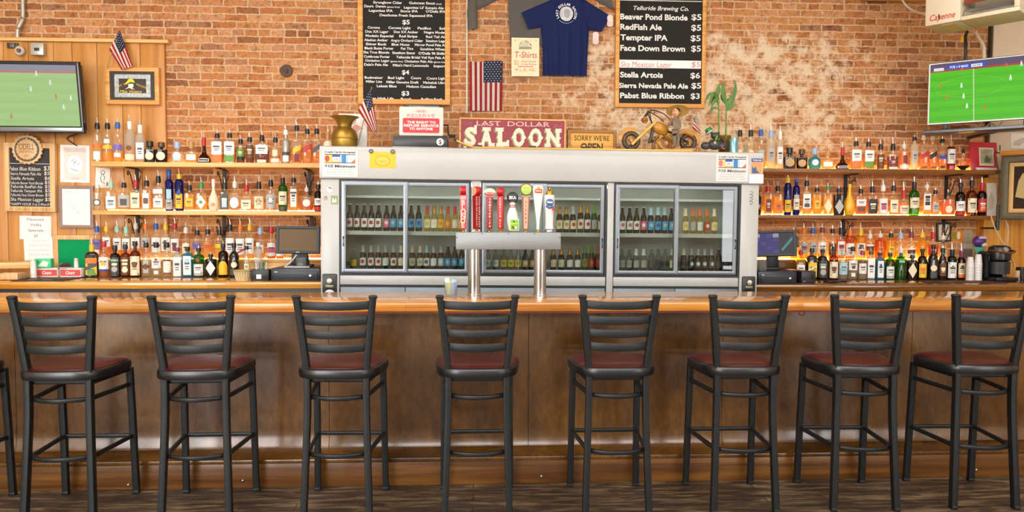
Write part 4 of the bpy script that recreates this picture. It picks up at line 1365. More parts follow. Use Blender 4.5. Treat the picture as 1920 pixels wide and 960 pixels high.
# framed poster with a hatted figure
f = Flat(198, 126, 299, 196, YB - 0.03)
t = thing('framed_poster', 'oak-framed black poster with yellow-hatted head inside a silver border', 'picture', f.loc(0.0))
obj('frame', B().frame(-f.w / 2, f.w / 2, 0, f.h, 0.038, -0.012, 0.029, 0.004), wood('honey_frame', '#b5762c', '#d89a4c', '#eab874', 'X', 26, 0.4), t)
obj('print', B().box(-f.w / 2 + 0.036, f.w / 2 - 0.036, 0.0, 0.02, 0.036, f.h - 0.036), M('#2a241f', 0.3), t)
obj('silver_border', B().frame(-f.w / 2 + 0.075, f.w / 2 - 0.075, 0.062, f.h - 0.062, 0.036, -0.0015, 0.0005, 0), M('#a9b0b0', 0.4, 0.4, vary=0.35, vscale=45), t)
x, z = f.pt(245.5, 159)
hd_ = obj('head', B().prism([(x + a * 0.001, z + c * 0.001) for a, c in ((-14, -26), (-50, -40), (-40, -32), (-22, -20), (-20, 8), (20, 8), (22, -14), (10, -28), (36, -40), (2, -36))], -0.0022, -0.0003), M('#efe6cc', 0.5), t)
obj('hat', B().prism([(x + a * 0.001, z + c * 0.001) for a, c in ((-44, 2), (-40, 18), (-30, 28), (-22, 44), (0, 54), (20, 46), (28, 34), (36, 14), (20, 20), (-6, 22), (-26, 10))], -0.0036, -0.0022), M('#e8cf1e', 0.5), hd_)
lt = B()
arc = 'LAST DOLLAR SALOON'
for i, ch in enumerate(arc):
    u = i / (len(arc) - 1) - 0.5
    if ch != ' ' and abs(u) > 0.13:
        lt.text(ch, 0, 0, 0.017, None, 0, 0.01, mat=Matrix.Translation((x + u * 0.25, -0.0025, z + 0.026 - abs(u) * 0.1)) @ Matrix.Rotation(math.copysign(0.62, u), 4, 'Y'))
lt.text('Miss Victory', x, z - 0.057, 0.022, 0.19, -0.0025, 0.02, shear=0.25)
obj('lettering', lt, M('#e3b640', 0.5), t)
# ------- chalkboard with the bottle-cap crest
f = Flat(8, 268, 104, 397, YB - 0.03)
t = thing('chalkboard_sign', 'framed chalkboard lettered with beer prices under a carved ODELL bottle cap', 'chalkboard', f.loc(0.0), roty=0.012)
MAPLE = wood('maple_frame', '#c39356', '#dcb078', '#eccb9a', 'Z', 22, 0.45)
fw_ = 0.045
obj('frame', B().frame(-f.w / 2, f.w / 2, 0, f.h, fw_, -0.014, 0.028, 0.004), MAPLE, t)
obj('slate', B().box(-f.w / 2 + fw_ - 0.003, f.w / 2 - fw_ + 0.003, -0.002, 0.02, fw_ - 0.003, f.h - fw_ + 0.003), M('#3c3a3a', 0.65, spec=0.2, vary=0.15, vscale=6), t)
lt = B()
L3 = [('Pabst Blue Ribbon', 105, 480, 425, 44), ('Sierra Nevada Pale Ale', 120, 490, 485, 34), ('Stella Artois', 125, 405, 540, 36), ('Telluride Beaver Pond Blonde', 115, 515, 595, 30), ('Telluride RedFish Ale', 125, 505, 640, 34), ('Telluride Tempter IPA', 125, 505, 690, 32), ('Telluride Face Down Brown', 125, 520, 740, 30), ('Ska Mexican Lagger', 130, 525, 792, 38), ('*HAPPY HOUR 3 to 5 Mon-Fri', 130, 610, 850, 30),
      ('$3', 520, 590, 418, 52), ('$5', 525, 592, 478, 40), ('$6', 530, 594, 535, 38), ('$5', 533, 596, 585, 38), ('$5', 536, 598, 635, 38), ('$5', 538, 600, 685, 38), ('$5', 540, 602, 735, 38), ('$5', 540, 604, 790, 42)]
words(lt, f, L3, 6.4, 6.4, 0, 250, 34, -0.003, 0.0, 0.12)
xa, z = f.pt(105 / 6.4, 250 + 362 / 6.4)
xb_, _ = f.pt(585 / 6.4, 250 + 362 / 6.4)
lt.box(xa, xb_, -0.0032, -0.0026, z - 0.002, z + 0.002)
obj('lettering', lt, M('#e4e2de', 0.8), t)
obj('frame_lettering', B().text('FT. COLLINS, COLORADO', 0.01, 0.022, 0.022, f.w * 0.84, -0.0146, 0.0), M('#a8762f', 0.6), t)
x, z = f.pt(53, 281)
cap = [(x + math.cos(2 * PI * k / 84) * (0.127 if (k % 4) in (0, 1) else 0.119), z + math.sin(2 * PI * k / 84) * (0.127 if (k % 4) in (0, 1) else 0.119)) for k in range(84)]
cp = obj('cap_crest', B().prism(cap, -0.03, -0.0145, bev=0.002), MAPLE, t)
obj('crest_ground', B().prism(ell(0.103, 0.103, 40, x, z), -0.0312, -0.0301), M('#5c5350', 0.6), cp)
leaf = [(x + math.sin(a) * r, z + math.cos(a) * r) for a, r in [(2 * PI * k / 40, (0.090 if k % 2 == 0 else 0.082) * (1.12 if k == 0 else 1.0)) for k in range(40)]]
obj('crest_leaf', B().prism(leaf, -0.036, -0.0312, bev=0.001), MAPLE, cp)
lt = B()
lt.text('ODELL', x, z + 0.024, 0.046, 0.125, -0.0364, 0.01)
lt.text('BREWING', x, z - 0.018, 0.024, 0.115, -0.0364, 0.0)
lt.text('CO', x, z - 0.054, 0.020, 0.035, -0.0364, 0.0)
obj('lettering', lt, M('#6b5138', 0.6), cp)
# ------- posters and papers
f = Flat(112, 272, 167, 342, YB - 0.006)
t = thing('paper_poster', 'white poster with pink heading and round portrait pinned on pine boards', 'poster', f.loc(0.004), roty=0.02)
obj('sheet', B().box(-f.w / 2, f.w / 2, -0.002, 0, 0, f.h), PAPER, t)
obj('panel', B().box(-f.w / 2 + 0.03, f.w / 2 - 0.03, -0.0026, -0.0021, 0.02, f.h - 0.02), M('#dedfd9', 0.7), t)
obj('portrait', B().prism(ell(0.065, 0.082, 26, 0.0, f.h * 0.47), -0.0034, -0.0027), M('#f4f6f6', 0.7), t)
lt = B()
for x0, z0, x1, z1 in ((-0.03, 0.03, -0.01, 0.05), (-0.012, 0.0, -0.005, 0.035), (0.02, 0.0, 0.035, 0.02), (-0.035, -0.03, 0.0, -0.045), (-0.01, -0.045, 0.03, -0.055), (0.0, 0.02, 0.012, 0.045)):
    lt.tube([(x0, -0.0036, f.h * 0.47 + z0), ((x0 + x1) / 2 + 0.006, -0.0036, f.h * 0.47 + (z0 + z1) / 2), (x1, -0.0036, f.h * 0.47 + z1)], 0.0022, 6)
obj('drawing_print', lt, M('#8a8e90', 0.7), t)
lt = B()
lt.text('TELLURIDE', 0, f.h - 0.045, 0.026, 0.19, -0.003, 0.03)
lt.text('1978', 0, 0.034, 0.018, 0.07, -0.003, 0.02)
obj('lettering', lt, M('#e9b9b4', 0.6), t)
f = Flat(110, 348, 175, 428, YB - 0.02)
t = thing('framed_print', 'pale drawing under glass in a mauve-brown wooden frame', 'picture', f.loc(0.0), roty=0.01)
obj('frame', B().frame(-f.w / 2, f.w / 2, 0, f.h, 0.028, -0.006, 0.018, 0.003), M('#967c70', 0.5, vary=0.1, vscale=20), t)
obj('print', B().box(-f.w / 2 + 0.026, f.w / 2 - 0.026, 0.0, 0.012, 0.026, f.h - 0.026), M('#eff0f0', 0.25), t)
lt = B()
for px, py, r in ((127, 356, 4), (131, 362, 3), (133, 385, 3), (140, 390, 2.5), (147, 398, 2.5)):
    x, z = f.pt(px, py)
    lt.torus((x, -0.0015, z), r * 0.0045, 0.0016, 'Y', 14, 6)
obj('drawing_print', lt, M('#e2c9c4', 0.7), t)
f = Flat(178, 315, 205, 352, YB - 0.004)
t = thing('pinned_drawing', 'small ink drawing on white paper tacked under the upper left shelf', 'drawing', f.loc(0.002), roty=0.06)
obj('sheet', B().box(-f.w / 2, f.w / 2, -0.0015, 0, 0, f.h), PAPER, t)
lt = B()
lt.torus((0.0, -0.003, f.h * 0.78), 0.016, 0.002, 'Y', 14, 6)
lt.tube([(-0.005, -0.003, f.h * 0.7), (-0.02, -0.003, f.h * 0.5), (-0.01, -0.003, f.h * 0.3), (0.02, -0.003, f.h * 0.22)], 0.0025, 6)
lt.tube([(0.004, -0.003, f.h * 0.68), (0.018, -0.003, f.h * 0.5), (0.01, -0.003, f.h * 0.36)], 0.0025, 6)
lt.box(0.035, 0.045, -0.0034, -0.002, 0.02, 0.05)
obj('ink_print', lt, M('#5a5c60', 0.7), t)
# green felt board with a wood frame standing behind the counter
f = Flat(101, 441, 178, 503, YB - 0.03)
t = thing('felt_board', 'green felt board in a light wood frame behind the left counter', 'board', f.loc(0.0))
f.h = f.h + (f.z0 - ZL)
t.location.z = ZL + 0.001
obj('frame', B().frame(-f.w / 2, f.w / 2, 0, f.h, 0.04, -0.012, 0.02, 0.003), MAPLE, t)
obj('felt', B().box(-f.w / 2 + 0.038, f.w / 2 - 0.038, 0.0, 0.012, 0.038, f.h - 0.038), M('#149a5e', 0.95, spec=0.1, bump=0.2, bscale=600), t)
f = Flat(36, 405, 95, 449, YB - 0.006)
t = thing('notice_paper', 'white sheet titled Flavored Vodka Specials pinned on pine boards', 'notice', f.loc(0.004), roty=0.02)
obj('sheet', B().box(-f.w / 2, f.w / 2, -0.0015, 0, 0, f.h), PAPER, t)
lt = B()
for s, u0, u1, v in (('Flavored', 190, 485, 108), ('Vodka', 245, 450, 205), ('Specials', 210, 490, 305), ('$7', 325, 395, 405)):
    words(lt, f, [(s, u0, u1, v, 46)], 9.6, 9.6, 30, 400, 46, -0.0024, 0.01)
obj('lettering', lt, M('#77787c', 0.7), t)
f = Flat(45, 445, 99, 488, YB - 0.012)
t = thing('notice_paper', 'second white sheet overlapping below the Vodka Specials notice', 'notice', f.loc(0.006), roty=-0.02)
obj('sheet', B().box(-f.w / 2, f.w / 2, -0.0015, 0, 0, f.h), PAPER, t)
lt = B()
for s, u0, u1, v in (('Citrus & Lime', 290, 550, 490), ('Sweet Lemonade', 240, 610, 572), ('Coconut & Blueberry', 210, 630, 658), ('Peach & Orange', 235, 600, 740)):
    words(lt, f, [(s, u0, u1, v, 32)], 9.6, 9.6, 30, 400, 32, -0.0024, 0.0, 0.15)
obj('lettering', lt, M('#b9bac0', 0.7), t)

# ------- small flags on sticks
def stick_flag(name_label, base, tip, corners, y, parent_loc, stripes=9, star_frac=0.42, amp=0.008):
    """corners: hoist top (at the tip), hoist low (on the stick), fly low, fly top - photo points"""
    bx = W(*base, y)
    t = thing('stick_flag', name_label, 'flag', bx)
    tp = W(*tip, y)
    obj('stick', B().tube([(0, 0, 0), tp - bx], 0.0035, 8), M('#a67a3e', 0.5), t)
    a, b, c, d = [W(*q, y) - bx for q in corners]
    def fn(u, v):
        q = (a * (1 - v) + b * v) * (1 - u) + (d * (1 - v) + c * v) * u
        return Vector((q.x, q.y - 0.004 - amp * math.sin(v * 10 + u * 2) * min(1.0, 0.3 + u), q.z))
    nv = stripes * 3
    def mif(i, j):
        if i < 24 * star_frac and j < nv * 0.52:
            return 2
        return (j // 3) % 2
    b_ = B().grid(fn, 24, nv, mif=mif, thick=0.0012)
    obj('cloth', b_, [FR_, FW_, FB_], t)
    sb = B()
    for r in range(4):
        for k in range(5):
            q = fn(star_frac * (k + 0.6) / 5.2, 0.5 * (r + 0.6) / 4.2)
            sb.ball((q.x, q.y - 0.002, q.z), 0.0028, n=6)
    obj('star_pattern', sb, FW_, t)
    return t
stick_flag('small US stick flag leaning up from behind the oak-framed poster', (200, 128), (225.5, 56), [(225, 57), (205, 93), (228, 131), (250, 124)], YB - 0.07, None, 9)
# ------------------------------------------------------------------ on top of the cooler
def top_at(px, y):
    """point of the cooler's top below photo column px, at depth y"""
    x = W(px, 275, y).x
    q = CM @ Vector((x - CX, 0, CTOPZ))
    return Vector((x, y, q.z - (x - CX) * 0.0 + 0.001))
def on_top(name, label, cat, px, y, rz=0.0, group=None, ry=CROT):
    return thing(name, label, cat, top_at(px, y), rz, group, ry)
BRASS = M('#a5853a', 0.42, 0.85, vary=0.18, vscale=9)
t = on_top('spittoon', 'brass spittoon with a wide flared rim at the left end of cooler top', 'spittoon', 646, 5.80)
kz = 5.80 / FPX
obj('bowl', B().lathe([(0, 0.0), (0.088, 0.0), (0.096, 0.012), (0.100, 0.05), (0.101, 0.068)], 40), BRASS, t)
obj('seam_ring', B().torus((0, 0, 0.07), 0.1015, 0.0045, 'Z', 40), BRASS, t)
obj('shoulder', B().lathe([(0.101, 0.073), (0.099, 0.095), (0.088, 0.125), (0.072, 0.146), (0.056, 0.157), (0.0525, 0.162)], 40), BRASS, t)
obj('flared_rim', B().lathe([(0.0525, 0.162), (0.054, 0.175), (0.066, 0.205), (0.090, 0.228), (0.110, 0.238), (0.111, 0.241), (0.088, 0.232), (0.062, 0.207), (0.050, 0.175), (0.049, 0.16)], 40, cap=False), BRASS, t)
# pin-up print leaning behind the spittoon
f = Flat(634, 203, 688, 266, 6.0)
t = on_top('pinup_print', 'white print of a reclining figure on canvas behind the spittoon', 'picture', 661, 6.02, -0.0)
t.rotation_euler = (-0.06, CROT, 0)
obj('panel', B().box(-f.w / 2, f.w / 2, -0.008, 0.008, 0, f.h + 0.03, 0.002), M('#efefec', 0.5), t)
z0 = f.h + 0.03
fg = B()
fg.prism([(0.0, z0 - 0.10), (0.03, z0 - 0.085), (0.075, z0 - 0.11), (0.085, z0 - 0.125), (0.05, z0 - 0.13), (0.02, z0 - 0.16), (0.005, z0 - 0.2), (-0.03, z0 - 0.24), (-0.045, z0 - 0.235), (-0.02, z0 - 0.19), (-0.01, z0 - 0.14)], -0.0092, -0.008)
fg.prism(ell(0.022, 0.026, 16, 0.004, z0 - 0.06), -0.0092, -0.008)
fg.prism([(-0.055, z0 - 0.04), (-0.01, z0 - 0.05), (-0.012, z0 - 0.06), (-0.05, z0 - 0.055), (-0.055, z0 - 0.085), (-0.063, z0 - 0.085)], -0.0092, -0.008)
obj('figure_print', fg, M('#e0a894', 0.6), t)
obj('shades_print', B().prism([(-0.018, z0 - 0.042), (0.028, z0 - 0.046), (0.026, z0 - 0.056), (0.006, z0 - 0.05), (-0.014, z0 - 0.053)], -0.0102, -0.0092), M('#3a3634', 0.5), t)
# grey wooden block behind, right of it
t = on_top('wood_block', 'low weathered wood block lying on cooler beside the white print', 'block', 695, 6.05)
obj('block', B().box(-0.10, 0.07, -0.03, 0.03, 0, 0.034, 0.003), wood('grey_wood', '#6e5e4c', '#94806a', '#b5a184', 'X', 20, 0.6), t)
obj('end_cap', B().box(0.0705, 0.075, -0.03, 0.03, 0, 0.034, 0.001), M('#7a6a54', 0.6), t)
stick_flag('small US stick flag standing on the cooler right of the spittoon', (671, 272), (697, 163), [(695, 166), (671, 207), (699, 249), (708, 240)], 5.92, None, 9, 0.40, 0.012)
# antique till with crank, and the warning sign leaning on it
yt = 5.86
t = on_top('antique_till', 'old black cash till with side crank behind the refuse-service sign', 'cash register', 790, yt)
f = Flat(740, 186, 842, 274, yt - 0.13)
hw_ = f.w / 2
zb_ = 24 * f.k
TILL = M('#2c2c2e', 0.35, 0.2)
obj('drawer', B().box(-hw_, hw_, -0.13, 0.19, 0.012, zb_, 0.006), TILL, t)
obj('sill', B().box(-hw_ - 0.004, hw_ + 0.004, -0.14, 0.19, 0.0, 0.0115, 0.003), M('#8c9094', 0.35, 0.8), t)
dl = obj('dollar_badge', B().lathe([(0, 0), (0.029, 0), (0.028, 0.004), (0, 0.004)], 26, mat=Matrix.Translation((hw_ - 0.055, -0.1301, zb_ * 0.52)) @ Matrix.Rotation(PI / 2, 4, 'X')), M('#dcdad4', 0.4), t)
obj('lettering', B().text('$', hw_ - 0.055, zb_ * 0.52, 0.032, None, -0.1346, 0.02), M('#2a2a2a', 0.5), dl)
x0 = f.pt(762, 190)[0]
x1 = f.pt(830, 190)[0]
ht = 87 * f.k
obj('body', B().prism([(x0, zb_ + 0.001), (x1 + 0.005, zb_ + 0.001), (x1 + 0.005, ht * 0.8), (x1, ht), (x0, ht), (x0 - 0.004, ht * 0.8)], -0.02, 0.17, bev=0.006), TILL, t)
gl = obj('amount_window', B().box(x0 + 0.02, x1 - 0.02, -0.0225, -0.0202, ht - 0.045, ht - 0.012), M('#4a4a46', 0.2), t)
obj('lettering', B().text('NEW', x0 + 0.10, ht - 0.024, 0.011, 0.07, -0.0229, 0.02), M('#c9c03a', 0.5), gl)
xk, zk = f.pt(838, 225)
xh, zh = f.pt(846, 247)
cr_ = obj('crank', B().tube([(x1, 0.04, zk), (xk + 0.012, 0.04, zk), (xk + 0.016, 0.03, zk - 0.01), (xk + 0.02, 0.02, zh + 0.01), (xk + 0.03, 0.015, zh)], 0.006, 8), M('#3a332c', 0.4, 0.4), t)
obj('crank_grip', B().lathe([(0, 0), (0.011, 0), (0.013, 0.02), (0.010, 0.05), (0, 0.052)], 14, mat=Matrix.Translation((xk + 0.025, 0.015, zh)) @ Matrix.Rotation(PI / 2, 4, 'Y')), BLACK, cr_)
f = Flat(748.5, 196, 831, 250, yt - 0.10)
t = thing('refusal_sign', 'white enamel sign reading We Reserve the Right to Refuse Service to Anyone', 'sign', (f.cx, yt - 0.10, f.z0 + 0.0), roty=CROT)
t.location.z = (CM @ Vector((f.cx - CX, 0, CTOPZ))).z + 0.001 + zb_ + 0.001
obj('plate', B().prism(rrect(f.w, f.h, 0.012, cz=f.h / 2), -0.004, 0.004, bev=0.002), M('#cfccc4', 0.4), t)
obj('back_stay', B().box(-0.02, 0.02, 0.0045, 0.012, 0.0, f.h * 0.6), M('#9a958a', 0.5), t)
x, zc = f.pt(789.5, 231.5)
rp = obj('red_panel', B().prism(rrect(69 * f.k, 27.5 * f.k, 0.012, cx=x, cz=f.h * 0.355), -0.0052, -0.0041), RED, t)
lt = B()
for s, u0, u1, fz in (('THE RIGHT TO', 285, 750, 0.465), ('REFUSE SERVICE', 228, 800, 0.352), ('TO ANYONE', 318, 705, 0.24)):
    lt.text(s, 0.0 + ((u0 + u1) / 2 - 515) / 8.73 * f.k, f.h * fz, 0.0175, (u1 - u0) / 8.73 * f.k, -0.0056, 0.03)
obj('lettering', lt, M('#f3e6e2', 0.5), rp)
lt = B()
lt.text('-WE-', -0.002, f.h * 0.845, 0.022, 0.092, -0.0046, 0.01)
lt.text('RESERVE', -0.002, f.h * 0.70, 0.024, 0.215, -0.0046, 0.0)
obj('lettering', lt, M('#c75a66', 0.5), t)
# ------- saloon sign
ysg = 5.92
f = Flat(861, 214, 1061, 276, ysg)
t = on_top('saloon_sign', 'maroon wooden sign reading LAST DOLLAR SALOON in a thin wood frame', 'sign', 961, ysg, 0, None, CROT)
t.location.z += 0.003
t.rotation_euler = (0.0, CROT + 0.003, 0)
w2 = f.w / 2
obj('frame', B().frame(-w2, w2, 0, f.h, 0.014, -0.012, 0.012, 0.002), wood('thin_frame', '#a8703a', '#cf9a5c', '#e2b780', 'X', 30, 0.5), t)
obj('board', B().box(-w2 + 0.013, w2 - 0.013, -0.004, 0.008, 0.013, f.h - 0.013), M('#8d2f3c', 0.55, vary=0.12, vscale=8), t)
SX = lambda u: (u - 970) / 8.727 * f.k
SZ = lambda v: f.h - (v - 78) / 8.727 * f.k + 0.0
BONE = M('#ddd3ba', 0.6)
OLIVE = M('#8f8a64', 0.6)
PINK = M('#e0b3b0', 0.6)
slab_letters = [('S', 165, 385, 215, 530), ('A', 415, 665, 225, 532), ('L', 705, 930, 232, 538), ('O', 955, 1190, 228, 545), ('O', 1225, 1470, 235, 548), ('N', 1500, 1775, 248, 545)]
sh_, lt = B(), B()
for ch, u0, u1, v0, v1 in slab_letters:
    cx_, cz_ = SX((u0 + u1) / 2), SZ((v0 + v1) / 2) + SX((u0 + u1) / 2) * 0.02
    hh, ww = (v1 - v0) / 8.727 * f.k, (u1 - u0) / 8.727 * f.k
    core = ww * (0.86 if ch in 'SOL' else 0.80)
    for b_, dx, dz, y in ((sh_, -0.009, -0.010, -0.0055), (lt, 0, 0, -0.0085)):
        b_.text(ch, cx_ + dx, cz_ + dz, hh * 0.84, core * 0.96, y, 0.05)
        def serif(x, z, w, h):
            b_.prism([(cx_ + dx + x - w / 2, cz_ + dz + z - h / 2), (cx_ + dx + x + w / 2, cz_ + dz + z - h / 2), (cx_ + dx + x + w * 0.38, cz_ + dz + z), (cx_ + dx + x + w / 2, cz_ + dz + z + h / 2), (cx_ + dx + x - w / 2, cz_ + dz + z + h / 2), (cx_ + dx + x - w * 0.38, cz_ + dz + z)], y - 0.0004, y + 0.0004)
        s3 = 0.028
        if ch == 'A':
            serif(-core * 0.42, -hh * 0.415, ww * 0.46, s3); serif(core * 0.42, -hh * 0.415, ww * 0.46, s3); serif(0, hh * 0.415, ww * 0.62, s3)
        if ch == 'L':
            serif(-core * 0.34, hh * 0.415, ww * 0.68, s3); serif(-core * 0.34, 0.0, ww * 0.42, 0.016); serif(core * 0.38, -hh * 0.32, ww * 0.2, 0.05); serif(-core * 0.30, -hh * 0.415, ww * 0.6, s3)
        if ch == 'N':
            serif(-core * 0.40, -hh * 0.415, ww * 0.42, s3); serif(core * 0.40, hh * 0.415, ww * 0.42, s3); serif(-core * 0.40, hh * 0.415, ww * 0.36, s3); serif(core * 0.42, -hh * 0.415, ww * 0.30, s3); serif(-core * 0.4, 0, ww * 0.30, 0.014); serif(core * 0.4, 0, ww * 0.3, 0.014)
        if ch == 'O':
            for sd in (-1, 1):
                b_.prism([(cx_ + dx + sd * core * 0.46, cz_ + dz + 0.018), (cx_ + dx + sd * core * 0.60, cz_ + dz), (cx_ + dx + sd * core * 0.46, cz_ + dz - 0.018)], y - 0.0004, y + 0.0004)
                b_.prism([(cx_ + dx + sd * core * 0.33, cz_ + dz + 0.012), (cx_ + dx + sd * core * 0.16, cz_ + dz), (cx_ + dx + sd * core * 0.33, cz_ + dz - 0.012)], y - 0.0004, y + 0.0004)
        if ch == 'S':
            serif(core * 0.44, hh * 0.36, 0.022, 0.07); serif(-core * 0.44, -hh * 0.36, 0.022, 0.07)
obj('letter_shadow', sh_, OLIVE, t)['label'] = 'olive drop-shade lettering'
obj('lettering', lt, BONE, t)
lt = B()
lt.text('LAST  DOLLAR', SX(975), SZ(165), 0.036, SX(1580) - SX(375), -0.0055, 0.004)
for u in (380, 480, 580, 700, 875, 1160, 1260, 1380, 1480):
    lt.box(SX(u), SX(u) + 0.020, -0.0058, -0.0052, SZ(195) - 0.0015, SZ(195) + 0.0025)
lt.text('EST.  1978', SX(880), SZ(590), 0.026, SX(1210) - SX(570), -0.0055, 0.004)
obj('small_lettering', lt, PINK, t)
lt = B()
for sd, u in ((1, 230), (-1, 1710)):
    x, z = SX(u), SZ(165 if sd > 0 else 180)
    lt.sweep(smooth_path([(x - sd * 0.035, -0.0055, z + 0.01), (x - sd * 0.03, -0.0055, z - 0.006), (x - sd * 0.008, -0.0055, z - 0.01), (x + sd * 0.012, -0.0055, z + 0.006)], 4), sect(0.0008, 0.007, 0.0003), up=(0, 1, 0))
    lt.sweep(smooth_path([(x + sd * 0.012, -0.0056, z + 0.006), (x + sd * 0.03, -0.0056, z - 0.01), (x + sd * 0.02, -0.0056, z - 0.018), (x + sd * 0.01, -0.0056, z - 0.006), (x + sd * 0.034, -0.0056, z + 0.008)], 4), sect(0.0008, 0.004, 0.0003), up=(0, 1, 0))
obj('scroll_print', lt, PINK, t)
# ------- stencilled crate panel
f = Flat(1064, 234, 1155, 278, 5.97)
t = on_top('stencilled_crate', 'yellow wooden box front stencilled SORRY WE\'RE OPEN beside saloon sign', 'sign', 1109, 5.97)
w2 = f.w / 2
CRATE = wood('crate_wood', '#b5761c', '#d99a34', '#e6b254', 'X', 14, 0.5)
obj('panel', B().box(-w2 + 0.02, w2 - 0.02, -0.01, 0.03, 0.0, f.h - 0.02), CRATE, t)
obj('frame', B().frame(-w2, w2, 0, f.h, 0.022, -0.03, 0.031, 0.003), wood('crate_frame', '#6e4a18', '#96692a', '#b58538', 'X', 24, 0.5), t)
lt = B()
lt.text("SORRY WE'RE", 0, f.h * 0.66, 0.040, f.w * 0.72, -0.0108, 0.012)
lt.text('OPEN', 0.0, f.h * 0.27, 0.062, f.w * 0.46, -0.0108, 0.03)
obj('lettering', lt, M('#3c2a16', 0.7), t)
# ------- ski lying along the front of the cooler top
SKIY = 5.70
a, b = top_at(905, SKIY), top_at(1296, SKIY)
c0 = top_at(880, SKIY)
tipx, tipz = W(852, 262, SKIY).x, W(852, 262, SKIY).z
t = thing('wooden_ski', 'old varnished wooden ski with upturned tip along the cooler top edge', 'ski', ((a.x + b.x) / 2, SKIY, (a.z + b.z) / 2), 0, None, CROT)
ox = t.location.x
tz_ = tipz - t.location.z
pts = [(tipx - ox, 0, tz_), (tipx - ox + 0.03, 0, tz_ - 0.022), (tipx - ox + 0.08, 0, 0.030), (tipx - ox + 0.14, 0, 0.013), (tipx - ox + 0.22, 0, 0.0065), (0, 0, 0.0065), (b.x - ox, 0, 0.0065)]
pp = smooth_path(pts, 6)
obj('blade', B().sweep(pp, sect(0.08, 0.013, 0.003), up=(0, 0, 1), scale=None), wood('ski_wood', '#b5741a', '#dca03a', '#eebb5a', 'X', 20, 0.25, 0.5), t)
obj('tip_cap', B().box(tipx - ox - 0.003, tipx - ox + 0.022, -0.041, 0.041, -0.009, 0.009, 0.003, mat=Matrix.Translation((tipx - ox, 0, tz_)) @ Matrix.Rotation(0.6, 4, 'Y') @ Matrix.Translation((-(tipx - ox), 0, 0))), BLACK, t)
for px in (897.5, 998, 1096.5):
    x = W(px, 272, SKIY).x - ox
    obj('binding', B().box(x - 0.027, x + 0.027, -0.03, 0.03, 0.0135, 0.026, 0.003), BLACK, t)
# ------- carved wooden motorcycle
ym = 5.84
t = on_top('toy_motorcycle', 'carved wooden model motorcycle on the cooler top facing left', 'motorcycle model', 1240, ym)
o = t.location.copy()
def mp(px, py):
    q = W(px, py, ym) - o
    return Vector((q.x, 0, q.z))
MW1 = wood('carved_gold', '#8a5a14', '#b88022', '#d8a444', 'X', 18, 0.35)
MW2 = wood('carved_dark', '#24180e', '#3c2a1a', '#5c4228', 'X', 18, 0.4)
MW3 = wood('carved_brown', '#5e3813', '#86551f', '#a87232', 'X', 18, 0.4)
kq = ym / FPX
for nm, px, py, r in (('front_wheel', 1183, 264, 18), ('rear_wheel', 1290, 266, 17)):
    c = mp(px, py)
    R_ = r * kq
    c.z = max(c.z, R_ + 0.001)
    w = obj(nm, B().torus((c.x, 0, c.z), R_ - 0.019, 0.019, 'Y', 32, 10), MW2, t)
    hb = B()
    hb.torus((c.x, 0, c.z), R_ - 0.034, 0.005, 'Y', 28, 6)
    for k in range(10):
        a_ = PI * 2 * k / 10
        hb.tube([(c.x, 0, c.z), (c.x + math.cos(a_) * (R_ - 0.034), 0, c.z + math.sin(a_) * (R_ - 0.034))], 0.003, 6)
    obj('spokes', hb, MW3, w)
    obj('hub', B().lathe([(0, -0.02), (0.014, -0.02), (0.014, 0.02), (0, 0.02)], 16, mat=Matrix.Translation((c.x, 0, c.z)) @ Matrix.Rotation(PI / 2, 4, 'X')), MW1, w)
    a0, a1 = (PI * 0.35, PI * 1.02) if nm[0] == 'f' else (-0.15, PI * 0.98)
    fp = [(c.x + math.cos(a_) * (R_ + 0.005), 0, c.z + math.sin(a_) * (R_ + 0.008)) for a_ in [a0 + (a1 - a0) * k / 14 for k in range(15)]]
    obj('fender', B().sweep(fp, sect(0.052, 0.008, 0.003), up=(0, 1, 0), scale=[0.5 + 0.5 * math.sin(PI * (0.15 + 0.7 * k / 14)) for k in range(15)]), MW1, t)
fk = B()
for y in (-0.032, 0.032):
    a_, b_ = mp(1183, 272), mp(1228, 229)
    fk.tube([(a_.x, y, max(a_.z, 0.014)), (b_.x, y, b_.z)], 0.0115, 10)
obj('front_fork', fk, wood('fork_wood', '#b5822e', '#dcb058', '#ecc878', 'X', 18, 0.35), t)
lc = mp(1210, 226)
lamp = obj('headlamp', B().lathe([(0, 0), (0.026, 0.0), (0.024, 0.02), (0.012, 0.04), (0, 0.042)], 20, mat=Matrix.Translation((lc.x, -0.01, lc.z)) @ Matrix.Rotation(PI / 2 + 0.5, 4, 'Z') @ Matrix.Rotation(PI / 2, 4, 'X') @ Matrix.Rotation(PI, 4, 'X')), MW3, t)
obj('lamp_lens', B().ball((lc.x - 0.010, -0.026, lc.z), 0.024, sx=0.85, sy=0.5), M('#e0a04a', 0.4), lamp)
tk = mp(1237, 241)
obj('fuel_tank', B().ball((tk.x, 0, tk.z), 0.068, sx=1.15, sy=0.65, sz=0.72, mat=Matrix.Translation((tk.x, 0, tk.z)) @ Matrix.Rotation(0.5, 4, 'Y') @ Matrix.Translation((-tk.x, 0, -tk.z))), MW1, t)
fr_ = B()
for y in (-0.02, 0.02):
    fr_.tube(smooth_path([(mp(1224, 230).x, y, mp(1224, 230).z), (mp(1222, 262).x, y, mp(1222, 262).z), (mp(1236, 277).x, y, 0.02), (mp(1268, 277).x, y, 0.02), (mp(1290, 267).x, y, mp(1290, 267).z)], 4), 0.005, 8)
    fr_.tube([(mp(1226, 238).x, y, mp(1226, 238).z), (mp(1262, 250).x, y, mp(1262, 250).z), (mp(1290, 267).x, y, mp(1290, 267).z)], 0.006, 8)
obj('tube_frame', fr_, MW2, t)
en = mp(1240, 266)
